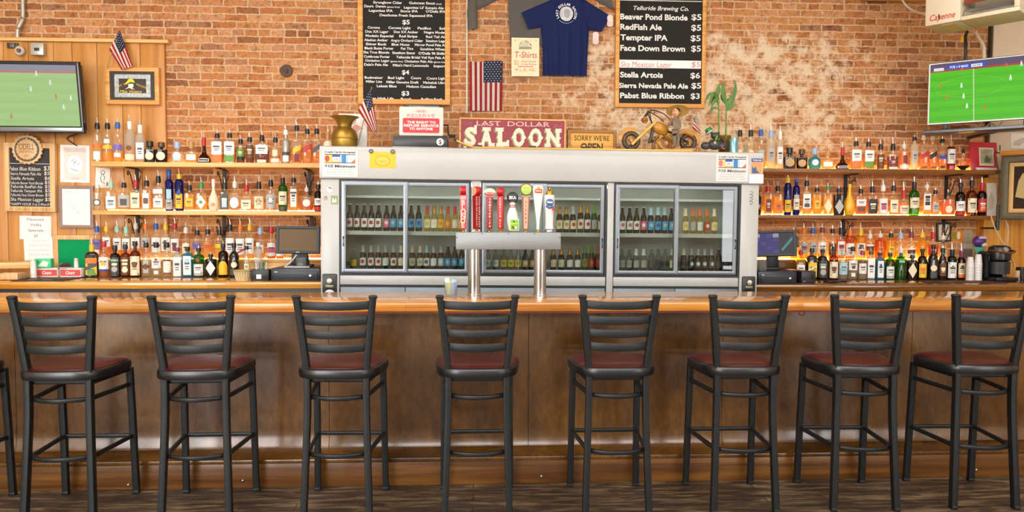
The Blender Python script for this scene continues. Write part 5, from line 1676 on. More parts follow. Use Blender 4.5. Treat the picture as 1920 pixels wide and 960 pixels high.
obj('engine_block', B().box(en.x - 0.075, en.x + 0.07, -0.032, 0.032, 0.010, en.z + 0.022, 0.014), MW3, t)
for dx, rot in ((-0.028, -0.35), (0.022, 0.35)):
    cyl_ = B()
    for k in range(6):
        cyl_.lathe([(0, 0), (0.024, 0), (0.024, 0.005), (0.018, 0.007), (0, 0.007)], 16, mat=Matrix.Translation((en.x + dx, 0, en.z + 0.004)) @ Matrix.Rotation(rot, 4, 'Y') @ Matrix.Translation((0, 0, k * 0.008)))
    obj('cylinder_fins', cyl_, MW3, t)
for dx, r in ((-0.03, 0.022), (0.034, 0.018)):
    c_ = B()
    for k, rr in enumerate((r, r * 0.65, r * 0.3)):
        c_.lathe([(0, 0), (rr, 0), (rr * 0.9, 0.006), (0, 0.006)], 18, mat=Matrix.Translation((en.x + dx, -0.0285 - k * 0.006, en.z - 0.012)) @ Matrix.Rotation(PI / 2, 4, 'X'))
    obj('engine_cover', c_, wood('cover_%d' % (r * 1000), '#9a6a20', '#c28c3a', '#d8a85a', 'X', 30, 0.35), t)
st_ = mp(1280, 250)
sp_ = mp(1259, 262)
obj('side_panel', B().prism([(sp_.x - 0.04, 0.02), (sp_.x + 0.045, 0.02), (sp_.x + 0.06, sp_.z + 0.01), (sp_.x + 0.0, sp_.z + 0.045), (sp_.x - 0.05, sp_.z + 0.03)], -0.03, 0.03, bev=0.006), MW1, t)
obj('cowl', B().sweep(smooth_path([(mp(1224, 236).x, 0, mp(1224, 236).z), (mp(1222, 250).x, 0, mp(1222, 250).z), (mp(1217, 268).x, 0, mp(1217, 268).z)], 5), sect(0.05, 0.02, 0.006), up=(1, 0, 0)), MW2, t)
obj('saddle', B().sweep(smooth_path([(mp(1262, 255).x, 0, mp(1262, 255).z), (st_.x - 0.02, 0, st_.z + 0.006), (st_.x + 0.02, 0, st_.z + 0.012), (mp(1298, 254).x, 0, mp(1298, 254).z)], 5), sect(0.072, 0.042, 0.014), up=(0, 0, 1)), wood('saddle_wood', '#6a4012', '#a06a20', '#c08a3a', 'X', 18, 0.35), t)
for k, (dx0, dx1) in enumerate(((-0.05, -0.078), (-0.02, -0.05), (0.03, 0.06), (0.06, 0.09))):
    obj('pipe', B().tube(smooth_path([(en.x + dx0 * 0.6, -0.038, en.z + 0.05), (en.x + dx0, -0.045, en.z + 0.03), (en.x + dx1, -0.045, en.z - 0.01), (en.x + dx1 * 0.9, -0.04, 0.016)], 4), 0.0065, 8), MW1 if k % 2 else MW3, t)
obj('exhaust', B().tube(smooth_path([(en.x - 0.03, -0.035, en.z + 0.02), (en.x, -0.045, 0.035), (en.x + 0.12, -0.045, 0.028), (mp(1300, 274).x, -0.042, 0.032)], 5), 0.0085, 10), MW1, t)
hb_ = B()
for y in (-1, 1):
    hb_.tube(smooth_path([(mp(1222, 232).x, 0, mp(1222, 232).z), (mp(1216, 212).x, y * 0.03, mp(1216, 212).z), (mp(1222, 209).x, y * 0.06, mp(1222, 209).z), (mp(1238, 216).x, y * 0.085, mp(1238, 216).z), (mp(1250, 226).x, y * 0.09, mp(1250, 226).z)], 5), 0.0045, 8)
obj('handlebar', hb_, MW2, t)
obj('windscreen_stem', B().tube([mp(1208, 222) + Vector((0, 0.02, 0)), mp(1217, 208) + Vector((0, 0.02, 0))], 0.011, 8), MW2, t)
# ------- straw-hatted figurine perched on the saddle
ff = thing('hatted_figurine', 'small figurine in grey clothes and straw hat seated sideways on toy motorcycle', 'figurine', (W(1264, 240, ym - 0.075).x, ym - 0.075, o.z))
fo = ff.location.copy()
def fp_(px, py, dy=0.0):
    q = W(px, py, ym - 0.075) - fo
    return Vector((q.x, dy, q.z))
SKIN = M('#dfae86', 0.5)
CLOTH = M('#7f705e', 0.85, vary=0.12, vscale=30)
sk = bpy.data.meshes.new('figurine_body')
joints = {'hip': (fp_(1265, 250, 0.0), 0.026), 'waist': (fp_(1266, 240, 0.0), 0.026), 'chest': (fp_(1268, 229, 0.0), 0.029), 'neck': (fp_(1266.5, 221, 0.0), 0.011),
          'ls': (fp_(1259, 227, -0.008), 0.014), 'le': (fp_(1252, 237, -0.02), 0.011), 'lw': (fp_(1257, 226, -0.035), 0.009), 'lh': (fp_(1258, 221, -0.04), 0.010),
          'rs': (fp_(1275, 228, 0.004), 0.014), 're': (fp_(1273, 241, -0.025), 0.011), 'rw': (fp_(1262, 243, -0.04), 0.009), 'rh': (fp_(1257, 242, -0.045), 0.009),
          'lk': (fp_(1262, 258, -0.03), 0.017), 'la': (fp_(1264, 272, -0.02), 0.012), 'lf': (fp_(1257, 276, -0.045), 0.011),
          'rk': (fp_(1272, 257, -0.012), 0.016), 'ra': (fp_(1270, 270, -0.006), 0.011), 'rf': (fp_(1263, 275.5, -0.022), 0.010)}
nm_ = list(joints)
ed = [('hip', 'waist'), ('waist', 'chest'), ('chest', 'neck'), ('chest', 'ls'), ('ls', 'le'), ('le', 'lw'), ('lw', 'lh'), ('chest', 'rs'), ('rs', 're'), ('re', 'rw'), ('rw', 'rh'), ('hip', 'lk'), ('lk', 'la'), ('la', 'lf'), ('hip', 'rk'), ('rk', 'ra'), ('ra', 'rf')]
sk.from_pydata([joints[k][0] for k in nm_], [(nm_.index(a_), nm_.index(b_)) for a_, b_ in ed], [])
so = bpy.data.objects.new('body', sk)
COL.objects.link(so)
so.parent = ff
m1 = so.modifiers.new('skin', 'SKIN')
for k, v in zip(nm_, sk.skin_vertices[0].data):
    v.radius = (joints[k][1], joints[k][1])
    v.use_root = (k == 'hip')
m2 = so.modifiers.new('sub', 'SUBSURF')
m2.levels = m2.render_levels = 2
sk.materials.append(CLOTH)
h = fp_(1266, 211, -0.012)
hd2 = obj('head', B().ball(h, 0.032, n=20, sx=0.86, sy=0.95, sz=1.12), SKIN, ff)
fc_ = B()
fc_.ball(h + Vector((-0.012, -0.030, -0.004)), 0.0065, n=10, sz=1.3)
obj('nose', fc_, SKIN, hd2)
for dx in (-0.021, -0.002):
    obj('eye', B().ball(h + Vector((dx, -0.0285, 0.006)), 0.0034, n=10), M('#2a2018', 0.4), hd2)
obj('mouth', B().ball(h + Vector((-0.011, -0.0275, -0.017)), 0.005, n=10, sx=1.6, sy=0.5, sz=0.45), M('#a5624a', 0.5), hd2)
obj('ear', B().ball(h + Vector((0.028, -0.002, -0.002)), 0.009, n=10, sx=0.5, sz=1.3), SKIN, hd2)
obj('hair', B().ball(h + Vector((0.006, 0.006, 0.012)), 0.0325, n=18, sx=0.9, sy=0.95, sz=0.9), M('#2c2018', 0.7), hd2)
for nm, k in (('lh', 'left'), ('rh', 'right')):
    hp = joints[nm][0]
    hb2 = B()
    hb2.ball(hp, 0.0095, n=12, sx=0.9, sy=0.7, sz=1.1)
    for q in range(4):
        hb2.tube([hp + Vector((-0.007 + 0.0045 * q, -0.004, 0.005)), hp + Vector((-0.009 + 0.005 * q, -0.009, 0.012 - abs(q - 1.5) * 0.001)), hp + Vector((-0.009 + 0.005 * q, -0.013, 0.011))], 0.0022, 6)
    hb2.tube([hp + Vector((0.007, -0.003, -0.001)), hp + Vector((0.013, -0.008, 0.003))], 0.0025, 6)
    obj('hand', hb2, SKIN, ff)
hh_ = fp_(1270, 206, -0.004)
tilt = Matrix.Translation(hh_) @ Matrix.Rotation(0.12, 4, 'Y') @ Matrix.Rotation(-0.42, 4, 'X')
STRAW = M('#dcb866', 0.7, bump=0.5, bscale=160, vary=0.12, vscale=60)
obj('straw_hat', B().lathe([(0.088, -0.012), (0.084, -0.004), (0.060, 0.003), (0.036, 0.006), (0.034, 0.022), (0.024, 0.036), (0.010, 0.042), (0, 0.043)], 32, cap=False, mat=tilt), STRAW, ff)
obj('hat_underside', B().lathe([(0.0, 0.0), (0.034, 0.001), (0.060, -0.002), (0.0878, -0.0122)], 32, cap=False, mat=tilt), STRAW, ff)
# ------- small flag behind the saddle
stick_flag('tiny US flag on a stick behind the toy motorcycle saddle', (1305, 283), (1305.5, 211), [(1305, 213), (1298, 240), (1314, 252), (1311, 231)], 5.93, None, 9, 0.45, 0.006)
# ------- dark lumpy figurine with green bottle
yf = 5.86
t = on_top('dark_figurine', 'dark grey reclining frog-like figurine with a green cap near the plant', 'figurine', 1337, yf)
o2 = t.location.copy()
def gp(px, py, dy=0.0):
    q = W(px, py, yf) - o2
    return (q.x, dy, q.z)
CHAR = M('#3d3a38', 0.35)
bd = obj('body', B().ball(gp(1340, 271), 0.052, sx=1.15, sy=0.8, sz=0.85), CHAR, t)
obj('belly', B().ball(gp(1322, 274, -0.02), 0.036, sx=1.2, sy=0.9, sz=0.85), CHAR, t)
obj('haunch', B().ball(gp(1354, 274, -0.015), 0.038, sx=1.2, sy=0.9, sz=0.9), CHAR, t)
hd3 = obj('head', B().ball(gp(1340, 255, -0.01), 0.034, sx=1.1, sy=0.9, sz=0.8), CHAR, t)
for px in (1333, 1345):
    obj('eye_bump', B().ball(gp(px, 250, -0.015), 0.012), CHAR, hd3)
gm = Matrix.Translation(gp(1331, 249, -0.005)) @ Matrix.Rotation(-0.6, 4, 'Y')
cp_ = obj('green_cap', B().lathe([(0, 0), (0.028, 0), (0.030, 0.012), (0.027, 0.036), (0.022, 0.042), (0, 0.042)], 22, mat=gm), M('#1f7a36', 0.3), t)
obj('cap_label', B().lathe([(0.0295, 0.006), (0.0312, 0.014)], 22, cap=False, mat=gm), M('#cfe0c8', 0.5), cp_)
obj('green_arm', B().tube([gp(1342, 256, -0.038), gp(1338, 263, -0.045), gp(1337, 270, -0.045)], 0.008, 8), M('#5a9a30', 0.4), t)
obj('pale_hand', B().ball(gp(1336.5, 269, -0.05), 0.010, sz=1.3), M('#c9b59a', 0.5), t)
obj('red_tongue', B().tube([gp(1349, 277, -0.045), gp(1355, 281, -0.052)], 0.005, 8), M('#c23a42', 0.4), t)
obj('arm', B().tube(smooth_path([gp(1350, 258, -0.01), gp(1356, 264, -0.03), gp(1355, 274, -0.045)], 4), 0.011, 10), CHAR, t)
# ------- bamboo in a glass vase
yv = 5.98
t = on_top('potted_bamboo', 'two tall green bamboo stalks with drooping leaves in a glass vase', 'plant', 1359, yv)
o3 = t.location.copy()
def vp(px, py, dy=0.0):
    q = W(px, py, yv) - o3
    return Vector((q.x, dy, q.z))
vz = vp(1359, 254).z
obj('vase', B().lathe([(0, 0.004), (0.044, 0.004), (0.047, vz), (0.050, vz), (0.048, 0.0), (0, 0)], 24, cap=False), clear('vase_glass', '#e3ddb0', 0.03, '#a88b32', 0.25), t)
obj('vase_water', B().lathe([(0, 0.006), (0.042, 0.006), (0.043, vz * 0.7), (0, vz * 0.7)], 24), clear('vase_water', '#cdb65a', 0.05, '#b3922e', 0.5), t)
BAM = M('#5c8a2c', 0.4, vary=0.2, vscale=30)
LEAF = M('#487326', 0.45, vary=0.25, vscale=20)
for bx_, tx, ty in ((1349, 1346, 160), (1360, 1362, 156)):
    base, top = vp(bx_, 282), vp(tx, ty)
    base.z = 0.008
    sb_ = B()
    n_ = 9
    for k in range(n_):
        a_, b_ = base.lerp(top, k / n_), base.lerp(top, (k + 1) / n_)
        if k < 7:
            sb_.tube([a_, a_.lerp(b_, 0.06), a_.lerp(b_, 0.5), a_.lerp(b_, 0.94), b_], 0.0078 - 0.0004 * k, 10, radii=[0.0092 - 0.0004 * k, 0.0078 - 0.0004 * k, 0.0074 - 0.0004 * k, 0.0078 - 0.0004 * k, 0.0092 - 0.0004 * k])
    obj('stalk', sb_, BAM, t)
def leaf_(p0, p1, p2, w):
    p0, p1, p2 = Vector(p0), Vector(p1), Vector(p2)
    pts = [(1 - s) ** 2 * p0 + 2 * s * (1 - s) * p1 + s * s * p2 for s in [k / 10 for k in range(11)]]
    w *= 1.45
    return B().sweep(pts, [(w, 0.0), (0.0, 0.0012), (-w, 0), (0, -0.0012)], up=(0, -1, 0.15), scale=[0.25, 0.6, 0.85, 1.0, 1.0, 0.95, 0.85, 0.7, 0.5, 0.3, 0.05])
for (a_, b_, c_, w, dy) in (((1346, 192), (1336, 155), (1325, 205), 0.012, -0.02), ((1346, 190), (1331, 158), (1322, 196), 0.010, 0.02), ((1346, 196), (1340, 176), (1329, 212), 0.010, -0.01), ((1347, 188), (1343, 165), (1334, 198), 0.011, 0.03), ((1347, 178), (1346, 166), (1347, 157), 0.013, 0.0),
                             ((1360, 192), (1352, 168), (1357, 151), 0.014, 0.0), ((1360, 200), (1366, 178), (1372, 192), 0.011, 0.01), ((1361, 196), (1382, 178), (1374, 150), 0.013, -0.02), ((1361, 205), (1376, 188), (1377, 172), 0.012, 0.0), ((1361, 208), (1372, 200), (1376, 196), 0.009, -0.02), ((1359, 195), (1353, 180), (1356, 170), 0.012, 0.02), ((1346, 205), (1334, 195), (1331, 218), 0.007, 0.0)):
    A_, B2, C2 = vp(*a_), vp(*b_, dy), vp(*c_, dy * 1.5)
    obj('leaf', leaf_(A_, B2, C2, w), LEAF, t)
# ------- drink can
t = on_top('drink_can', 'pale blue and silver drink can on the right end of cooler top', 'can', 1375.5, 5.80)
zc = W(1375, 258, 5.80).z - t.location.z
obj('body', B().lathe([(0, 0.0), (0.026, 0.0), (0.0325, 0.008), (0.0325, zc - 0.012), (0.027, zc - 0.003), (0.0265, zc), (0.0, zc - 0.003)], 26), M('#8fc4cf', 0.25, 0.6), t)
obj('band_print', B().prism([(math.sin(a_) * 0.0329, 0.018) for a_ in (0.1, 0.5)] + [(math.sin(a_) * 0.0329, zc - 0.022) for a_ in (0.5, 0.1)], -0.0335, -0.0295), M('#4a74a8', 0.4), t)
obj('rim', B().torus((0, 0, zc - 0.001), 0.0262, 0.0016, 'Z', 26, 6), CHROME, t)
# glass jug spout / pourers left on the cooler's right end
t = on_top('glass_decanter', 'small clear decanter with a wide rim beside the drink can', 'decanter', 1398, 5.95)
obj('glass', B().lathe([(0, 0.0), (0.045, 0.0), (0.05, 0.012), (0.03, 0.03), (0.016, 0.05), (0.018, 0.085), (0.021, 0.087), (0.017, 0.05), (0.0, 0.03)], 22, cap=False), GLASSC, t)
obj('stopper', B().ball((0, 0, 0.096), 0.013), GLASSC, t)

# ------------------------------------------------------------------ stickers, papers and magnets on the cooler front
def on_front(name, label, cat, px0, py0, px1, py1, dy=-0.0225, group=None):
    a, b = C(px0, py0, dy), C(px1, py1, dy)
    c = Vector(((a.x + b.x) / 2, dy - 0.0006, b.z))
    t = thing(name, label, cat, CM @ c, 0, group, CROT)
    return t, b.x - a.x, a.z - b.z
def card_sign(px0, py0, px1, py1, label, faded):
    t, w, h = on_front('card_notice', label, 'notice', px0, py0, px1, py1)
    obj('sheet', B().box(-w / 2, w / 2, -0.0012, 0.0, 0, h), M('#d6d6d4', 0.5), t)
    dk = M('#5a5a66' if faded else '#24262f', 0.6)
    lt = B()
    lt.text('Credit Cards Accepted', 0, h * 0.925, h * 0.07, w * 0.86, -0.0016, 0.035)
    lt.text('$10 Minimum', 0, h * 0.40, h * 0.10, w * 0.86, -0.0016, 0.035)
    for k, s in enumerate(('There is a charge of fifty cents for all', 'purchases under ten dollars', 'ten percent added on every card   Thank you')):
        lt.text(s, 0, h * (0.27 - 0.085 * k), h * 0.03, w * (0.76 if k < 2 else 0.86), -0.0016, 0.0)
    obj('lettering', lt, dk, t)
    x0, x1 = -w * 0.43, w * 0.43
    z0, z1 = h * 0.51, h * 0.85
    pn = obj('card_panel', B().box(x0, x1, -0.0018, -0.0012, z0, z1), M('#2f3a5a', 0.5), t)
    q = (x1 - x0) / 4
    za, zb_ = z0 + h * 0.025, z1 - h * 0.03
    def swatch(k, c, a=0.02, b=0.98, lo=0.0, hi=1.0, y=0.0024):
        obj('card_print', B().box(x0 + q * (k + a), x0 + q * (k + b), -y, -y + 0.0006, za + (zb_ - za) * lo, za + (zb_ - za) * hi), M(c, 0.5), pn)
    swatch(0, '#f2c23a' if not faded else '#e8c878')
    obj('card_print', B().prism(ell(q * 0.30, (zb_ - za) * 0.42, 20, x0 + q * 0.34, (za + zb_) / 2), -0.0030, -0.0024), M('#d2303a' if not faded else '#d8707a', 0.5), pn)
    swatch(1, '#eceaf2'); swatch(1, '#3a4a9a', lo=0.72, y=0.003); swatch(1, '#e8b43a', hi=0.2, y=0.003)
    obj('lettering', B().text('VISA', x0 + q * 1.5, za + (zb_ - za) * 0.46, h * 0.06, q * 0.55, -0.0033, 0.02, shear=0.2), M('#3a4a9a', 0.5), pn)
    swatch(2, '#bcd6e6'); swatch(2, '#2f7fb5', 0.2, 0.8, y=0.003)
    swatch(3, '#f0eeec')
    obj('card_print', B().prism([(x0 + q * 3.4, za), (x0 + q * 3.98, za), (x0 + q * 3.98, za + (zb_ - za) * 0.5)], -0.003, -0.0024), M('#e0703a', 0.5), pn)
    obj('lettering', B().text('DISCOVER', x0 + q * 3.5, za + (zb_ - za) * 0.6, h * 0.035, q * 0.8, -0.0033, 0.0), M('#5a5a66', 0.5), pn)
card_sign(604, 281, 671, 332, 'Credit Cards Accepted notice above the left cooler post', False)
card_sign(1343, 290, 1402, 341, 'faded Credit Cards Accepted notice near the orange flyer', True)
t, w, h = on_front('orange_flyer', 'small blue and orange flyer at the right end of cooler header', 'flyer', 1409, 297, 1429, 326)
obj('sheet', B().box(-w / 2, w / 2, -0.0012, 0, 0, h), M('#e0975a', 0.5), t)
obj('blue_band', B().box(-w / 2, w / 2, -0.0018, -0.0012, h * 0.78, h), M('#2f4f96', 0.5), t)
obj('mountain_print', B().prism([(-w * 0.42, h * 0.02), (w * 0.3, h * 0.05), (w * 0.02, h * 0.2), (-w * 0.12, h * 0.5), (-w * 0.25, h * 0.35), (-w * 0.45, h * 0.5)], -0.0018, -0.0012), M('#2f5a8c', 0.5), t)
obj('lettering', B().text('Telluride', 0, h * 0.89, h * 0.09, w * 0.8, -0.0022, 0.02), WHITE, t)
t, w, h = on_front('white_slip', 'white printed slip taped below the orange flyer', 'notice', 1405, 327, 1431, 344)
obj('sheet', B().box(-w / 2, w / 2, -0.0012, 0, 0, h), PAPER, t)
lt = B()
for k, s in enumerate(('Open at', 'three daily', 'no tabs over 50')):
    lt.text(s, 0, h * (0.78 - 0.28 * k), h * 0.12, w * (0.4, 0.8, 0.7)[k], -0.0016, 0.0)
obj('lettering', lt, M('#9a9ab0', 0.6), t)
t, w, h = on_front('yellow_card', 'bright yellow card with oval logo held by two round magnets', 'card', 693, 284.5, 742, 315.5)
obj('sheet', B().box(-w / 2, w / 2, -0.0012, 0, 0, h), M('#f3b90e', 0.5), t)
ov = obj('oval_print', B().prism(ell(w * 0.29, h * 0.33, 28, 0, h * 0.45), -0.0018, -0.0012), M('#d98e3a', 0.5), t)
obj('oval_field', B().prism(ell(w * 0.25, h * 0.27, 28, 0, h * 0.45), -0.0022, -0.0018), M('#f0c23a', 0.5), ov)
lt = B()
lt.text('TACO', 0, h * 0.40, h * 0.16, w * 0.3, -0.0026, 0.02)
obj('lettering', lt, M('#6aa03a', 0.5), ov)
for px in (696, 736.5):
    q = C(px, 283.5 if px < 700 else 284.5, -0.0225)
    m_ = thing('round_magnet', 'dark round magnet holding the %s corner of the yellow card' % ('left' if px < 700 else 'right'), 'magnet', CM @ Vector((q.x, -0.0245, q.z)), 0, None, CROT)
    obj('disc', B().lathe([(0, 0), (0.0165, 0), (0.0165, 0.006), (0.014, 0.008), (0, 0.008)], 20, mat=Matrix.Rotation(PI / 2, 4, 'X')), M('#4f4a4a', 0.4, 0.3), m_)
    obj('face', B().lathe([(0, 0.0081), (0.008, 0.0081), (0, 0.0095)], 16, mat=Matrix.Rotation(PI / 2, 4, 'X')), M('#8a8584', 0.4), m_)
for px, py, r, lab, c1, c2 in ((618, 355.5, 0.022, 'round white and black sticker on the left cooler post, topmost', '#dcdcda', '#3a3a3a'), (610.5, 371.5, 0.017, 'small round tan sticker on the left cooler post', '#a39a86', '#6e6a5a')):
    q = C(px, py, 0.0)
    s_ = thing('round_sticker', lab, 'sticker', CM @ Vector((q.x, -0.0006, q.z)), 0, None, CROT)
    obj('disc', B().lathe([(0, 0), (r, 0), (r, 0.0012), (0, 0.0012)], 24, mat=Matrix.Rotation(PI / 2, 4, 'X')), M(c1, 0.5), s_)
    obj('print', B().prism([(math.cos(a_) * r * 0.8, math.sin(a_) * r * 0.8) for a_ in [0.3 + 2.0 * k / 8 for k in range(9)]], -0.002, -0.0012), M(c2, 0.5), s_)
q = C(627, 383, 0.0)
s_ = thing('square_sticker', 'small square green sticker on the left cooler post', 'sticker', CM @ Vector((q.x, -0.0006, q.z)), 0, None, CROT)
obj('sheet', B().box(-0.026, 0.026, -0.0012, 0, 0, 0.066), M('#7d9a62', 0.5), s_)
obj('print', B().prism([(-0.018, 0.01), (0.018, 0.014), (0.012, 0.05), (0.0, 0.03), (-0.014, 0.052)], -0.002, -0.0012), M('#d9e2cc', 0.5), s_)
q = C(1408, 385, 0.0)
s_ = thing('script_sticker', 'dark scribbled vertical sticker on the right cooler post', 'sticker', CM @ Vector((q.x, -0.0006, q.z)), 0, None, CROT)
sb_ = B()
for k in range(4):
    z = 0.018 + k * 0.026
    sb_.sweep(smooth_path([(-0.014, -0.001, z + 0.01), (0.004, -0.001, z + 0.014), (0.014, -0.001, z), (-0.008, -0.001, z - 0.006), (0.01, -0.001, z - 0.014)], 4), sect(0.0012, 0.005, 0.0004), up=(0, 1, 0))
obj('script_lettering', sb_, M('#4a4648', 0.6), s_)
# ------------------------------------------------------------------ bottles
GL = {
    'c': ('clear', clear('bottle_clear', '#fbf9f2', 0.04, '#fbf3e2', 0.14, 1.7)),
    'f': ('frosted', clear('bottle_frosted', '#f2f2ee', 0.2, '#eef0ee', 0.45)),
    'k': ('near-black', M('#1c1512', 0.12, spec=0.7)),
    'n': ('dark brown', clear('bottle_brown', '#7a4a22', 0.04, '#3a1d0c', 0.55)),
    'a': ('amber', clear('bottle_amber', '#c07a2a', 0.04, '#8a4a14', 0.35)),
    'b': ('cobalt blue', clear('bottle_cobalt', '#3a4ac8', 0.04, '#1f2f9c', 0.6)),
    'g': ('green', clear('bottle_green', '#6fbf4a', 0.04, '#3f8a22', 0.45)),
    'e': ('dark green', clear('bottle_deep_green', '#3f6a2c', 0.04, '#1e3a16', 0.6)),
    't': ('turquoise', clear('bottle_turquoise', '#8fd2ea', 0.04, '#4fb4dc', 0.45)),
    'r': ('dark red', clear('bottle_red', '#7a2414', 0.04, '#5c160c', 0.65)),
    'y': ('yellow opaque', M('#edb520', 0.3, spec=0.6)),
    'w': ('milky white', M('#ead9bf', 0.3)),
    's': ('silver-grey', M('#a9a49c', 0.3, 0.4)),
    'o': ('orange', clear('bottle_orange', '#f0a050', 0.04, '#e08a38', 0.45)),
    'l': ('lemon-yellow', clear('bottle_lemon', '#f6d860', 0.04, '#ecc440', 0.4)),
}
LQ = {
    'a': ('amber-filled', clear('liquid_amber', '#f6d070', 0.05, '#f0a820', 0.76, 1.15)),
    'o': ('orange-filled', clear('liquid_orange', '#f4b650', 0.05, '#ea8a1a', 0.72, 1.15)),
    'g': ('gold-filled', clear('liquid_gold', '#fde890', 0.05, '#fcca2c', 0.72, 1.15)),
    'r': ('red-brown-filled', clear('liquid_red', '#b8442a', 0.05, '#9a301a', 0.55, 1.15)),
    'p': ('peach-filled', clear('liquid_peach', '#fde8bc', 0.05, '#fbd684', 0.58, 1.15)),
    'c': ('', clear('liquid_clear', '#fdfcf2', 0.03, '#f8f2de', 0.25, 1.15)),
}
LC = {'W': ('white', '#f0efea'), 'C': ('cream', '#efe2c0'), 'K': ('black', '#1e1c1c'), 'R': ('red', '#bb2a26'), 'O': ('orange', '#e5762a'), 'Y': ('yellow', '#efc02e'), 'G': ('green', '#5f9a38'),
      'B': ('blue', '#2f4a9a'), 'L': ('pale-blue', '#a9cfe0'), 'N': ('brown', '#6e4426'), 'S': ('silver', '#b5b5b2'), 'P': ('pink', '#d8668a'), 'V': ('violet', '#7a6ab0'), 'D': ('dark grey', '#4a4a4c'), 'A': ('azure', '#3aa2d8'), 'M': ('maroon', '#7c2230'), 'T': ('tan', '#c8a06a'), 'E': ('mint', '#8fc2a4')}
LM = {k: M(v[1], 0.5) for k, v in LC.items()}
CC = {'K': ('black', '#1d1d1f'), 'W': ('white', '#e8e6e0'), 'B': ('blue', '#2a5fb0'), 'R': ('red', '#b8202a'), 'O': ('orange', '#e57a1e'), 'Y': ('yellow', '#e6bf28'), 'G': ('green', '#3f8a4a'), 'N': ('brown', '#5a3824'), 'L': ('pale blue', '#9db8e2'), 'P': ('plum', '#7a2f4a'), 'T': ('tan', '#b98a52'), 'C': ('clear', '#d8d4c8'), 'E': ('mint', '#9fd0ba'), 'D': ('grey', '#55585c')}
CMAT = {k: M(v[1], 0.35) for k, v in CC.items()}
TIPM = M('#d5d7d9', 0.25, 0.9)

def profile(shape, R, zs, zm):
    rn = min(0.0135, R * 0.42)
    H_ = zm - zs
    if shape == 'G':
        return [(0, 0), (R * 0.9, 0), (R, 0.008), (R, zs * 0.35), (R * 0.9, zs * 0.6), (R * 0.62, zs * 0.9), (R * 0.42, zs * 1.02), (rn * 1.05, zs + H_ * 0.3), (rn, zm), (0, zm)]
    if shape == 'Y':
        return [(0, 0), (R * 0.7, 0), (R * 0.85, 0.01), (R, zs * 0.45), (R * 0.9, zs * 0.8), (R * 0.6, zs), (R * 0.42, zs + H_ * 0.3), (R * 0.3, zs + H_ * 0.6), (rn * 0.9, zm), (0, zm)]
    if shape == 'R':
        return [(0, 0), (R * 0.78, 0), (R * 0.9, 0.01), (R, zs * 0.45), (R * 0.93, zs * 0.8), (R * 0.7, zs), (rn * 1.4, zs + H_ * 0.25), (rn, zs + H_ * 0.4), (rn, zm), (0, zm)]
    if shape == 'W':
        k = 0.6
    elif shape in 'FQ':
        k = 0.22
    else:
        k = 0.42
    out = [(0, 0.004), (R * 0.55, 0.004), (R * 0.9, 0), (R, 0.006), (R, zs)]
    for a in (0.25, 0.5, 0.75, 1.0):
        s = math.sin(a * PI / 2)
        c = math.cos(a * PI / 2)
        out.append((rn + (R - rn) * (c * 0.9 if a < 1 else 0.0), zs + H_ * k * (s if shape not in 'W' else a)))
    out += [(rn * 0.96, zm - 0.004), (rn * 1.15, zm - 0.003), (rn * 1.15, zm), (0, zm)]
    return out
SECT = {'T': (2.0, 1.0), 'S': (4.6, 0.92), 'W': (2.0, 1.0), 'F': (2.4, 0.62), 'Q': (4.2, 0.72), 'G': (2.4, 0.9), 'Y': (2.0, 0.8), 'R': (2.2, 0.66)}
def rad_at(prof, z):
    for (r0, z0), (r1, z1) in zip(prof, prof[1:]):
        if z0 <= z <= z1 and z1 > z0:
            return r0 + (r1 - r0) * (z - z0) / (z1 - z0)
    return prof[-2][0]
def patch(b, prof, shape, outline, off, mi=0):
    e, dr = SECT[shape]
    cu = sum(o[0] for o in outline) / len(outline)
    cz = sum(o[1] for o in outline) / len(outline)
    t = bmesh.new()
    rings = []
    for k in (0.0, 0.35, 0.68, 1.0):
        ring = []
        for u, z in (outline if k else [(cu, cz)]):
            x, zz_ = cu + (u - cu) * k, cz + (z - cz) * k
            R = rad_at(prof, zz_) + off
            q = min(0.999, abs(x) / R)
            y = -R * dr * (1 - q ** e) ** (1 / e) - off * (1 - dr)
            ring.append(t.verts.new((x, y - 0.0003, zz_)))
        rings.append(ring)
    n = len(outline)
    for i in range(n):
        t.faces.new((rings[0][0], rings[1][i], rings[1][(i + 1) % n]))
    for a, c in zip(rings[1:], rings[2:]):
        for i in range(n):
            t.faces.new((a[i], c[i], c[(i + 1) % n], a[(i + 1) % n]))
    return b._take(t, mi)
def rect_outline(w, z0, z1, slant=0.0, n=7):
    o = []
    for k in range(n):
        u = -w + 2 * w * k / (n - 1)
        o.append((u, z0 + slant * u / max(w, 1e-6)))
    for k in range(4):
        o.append((w, z0 + slant + (z1 - z0) * (k + 1) / 5))
    for k in range(n):
        u = w - 2 * w * k / (n - 1)
        o.append((u, z1 + slant * u / max(w, 1e-6)))
    for k in range(4):
        o.append((-w, z1 - slant + (z0 - z1) * (k + 1) / 5))
    return o
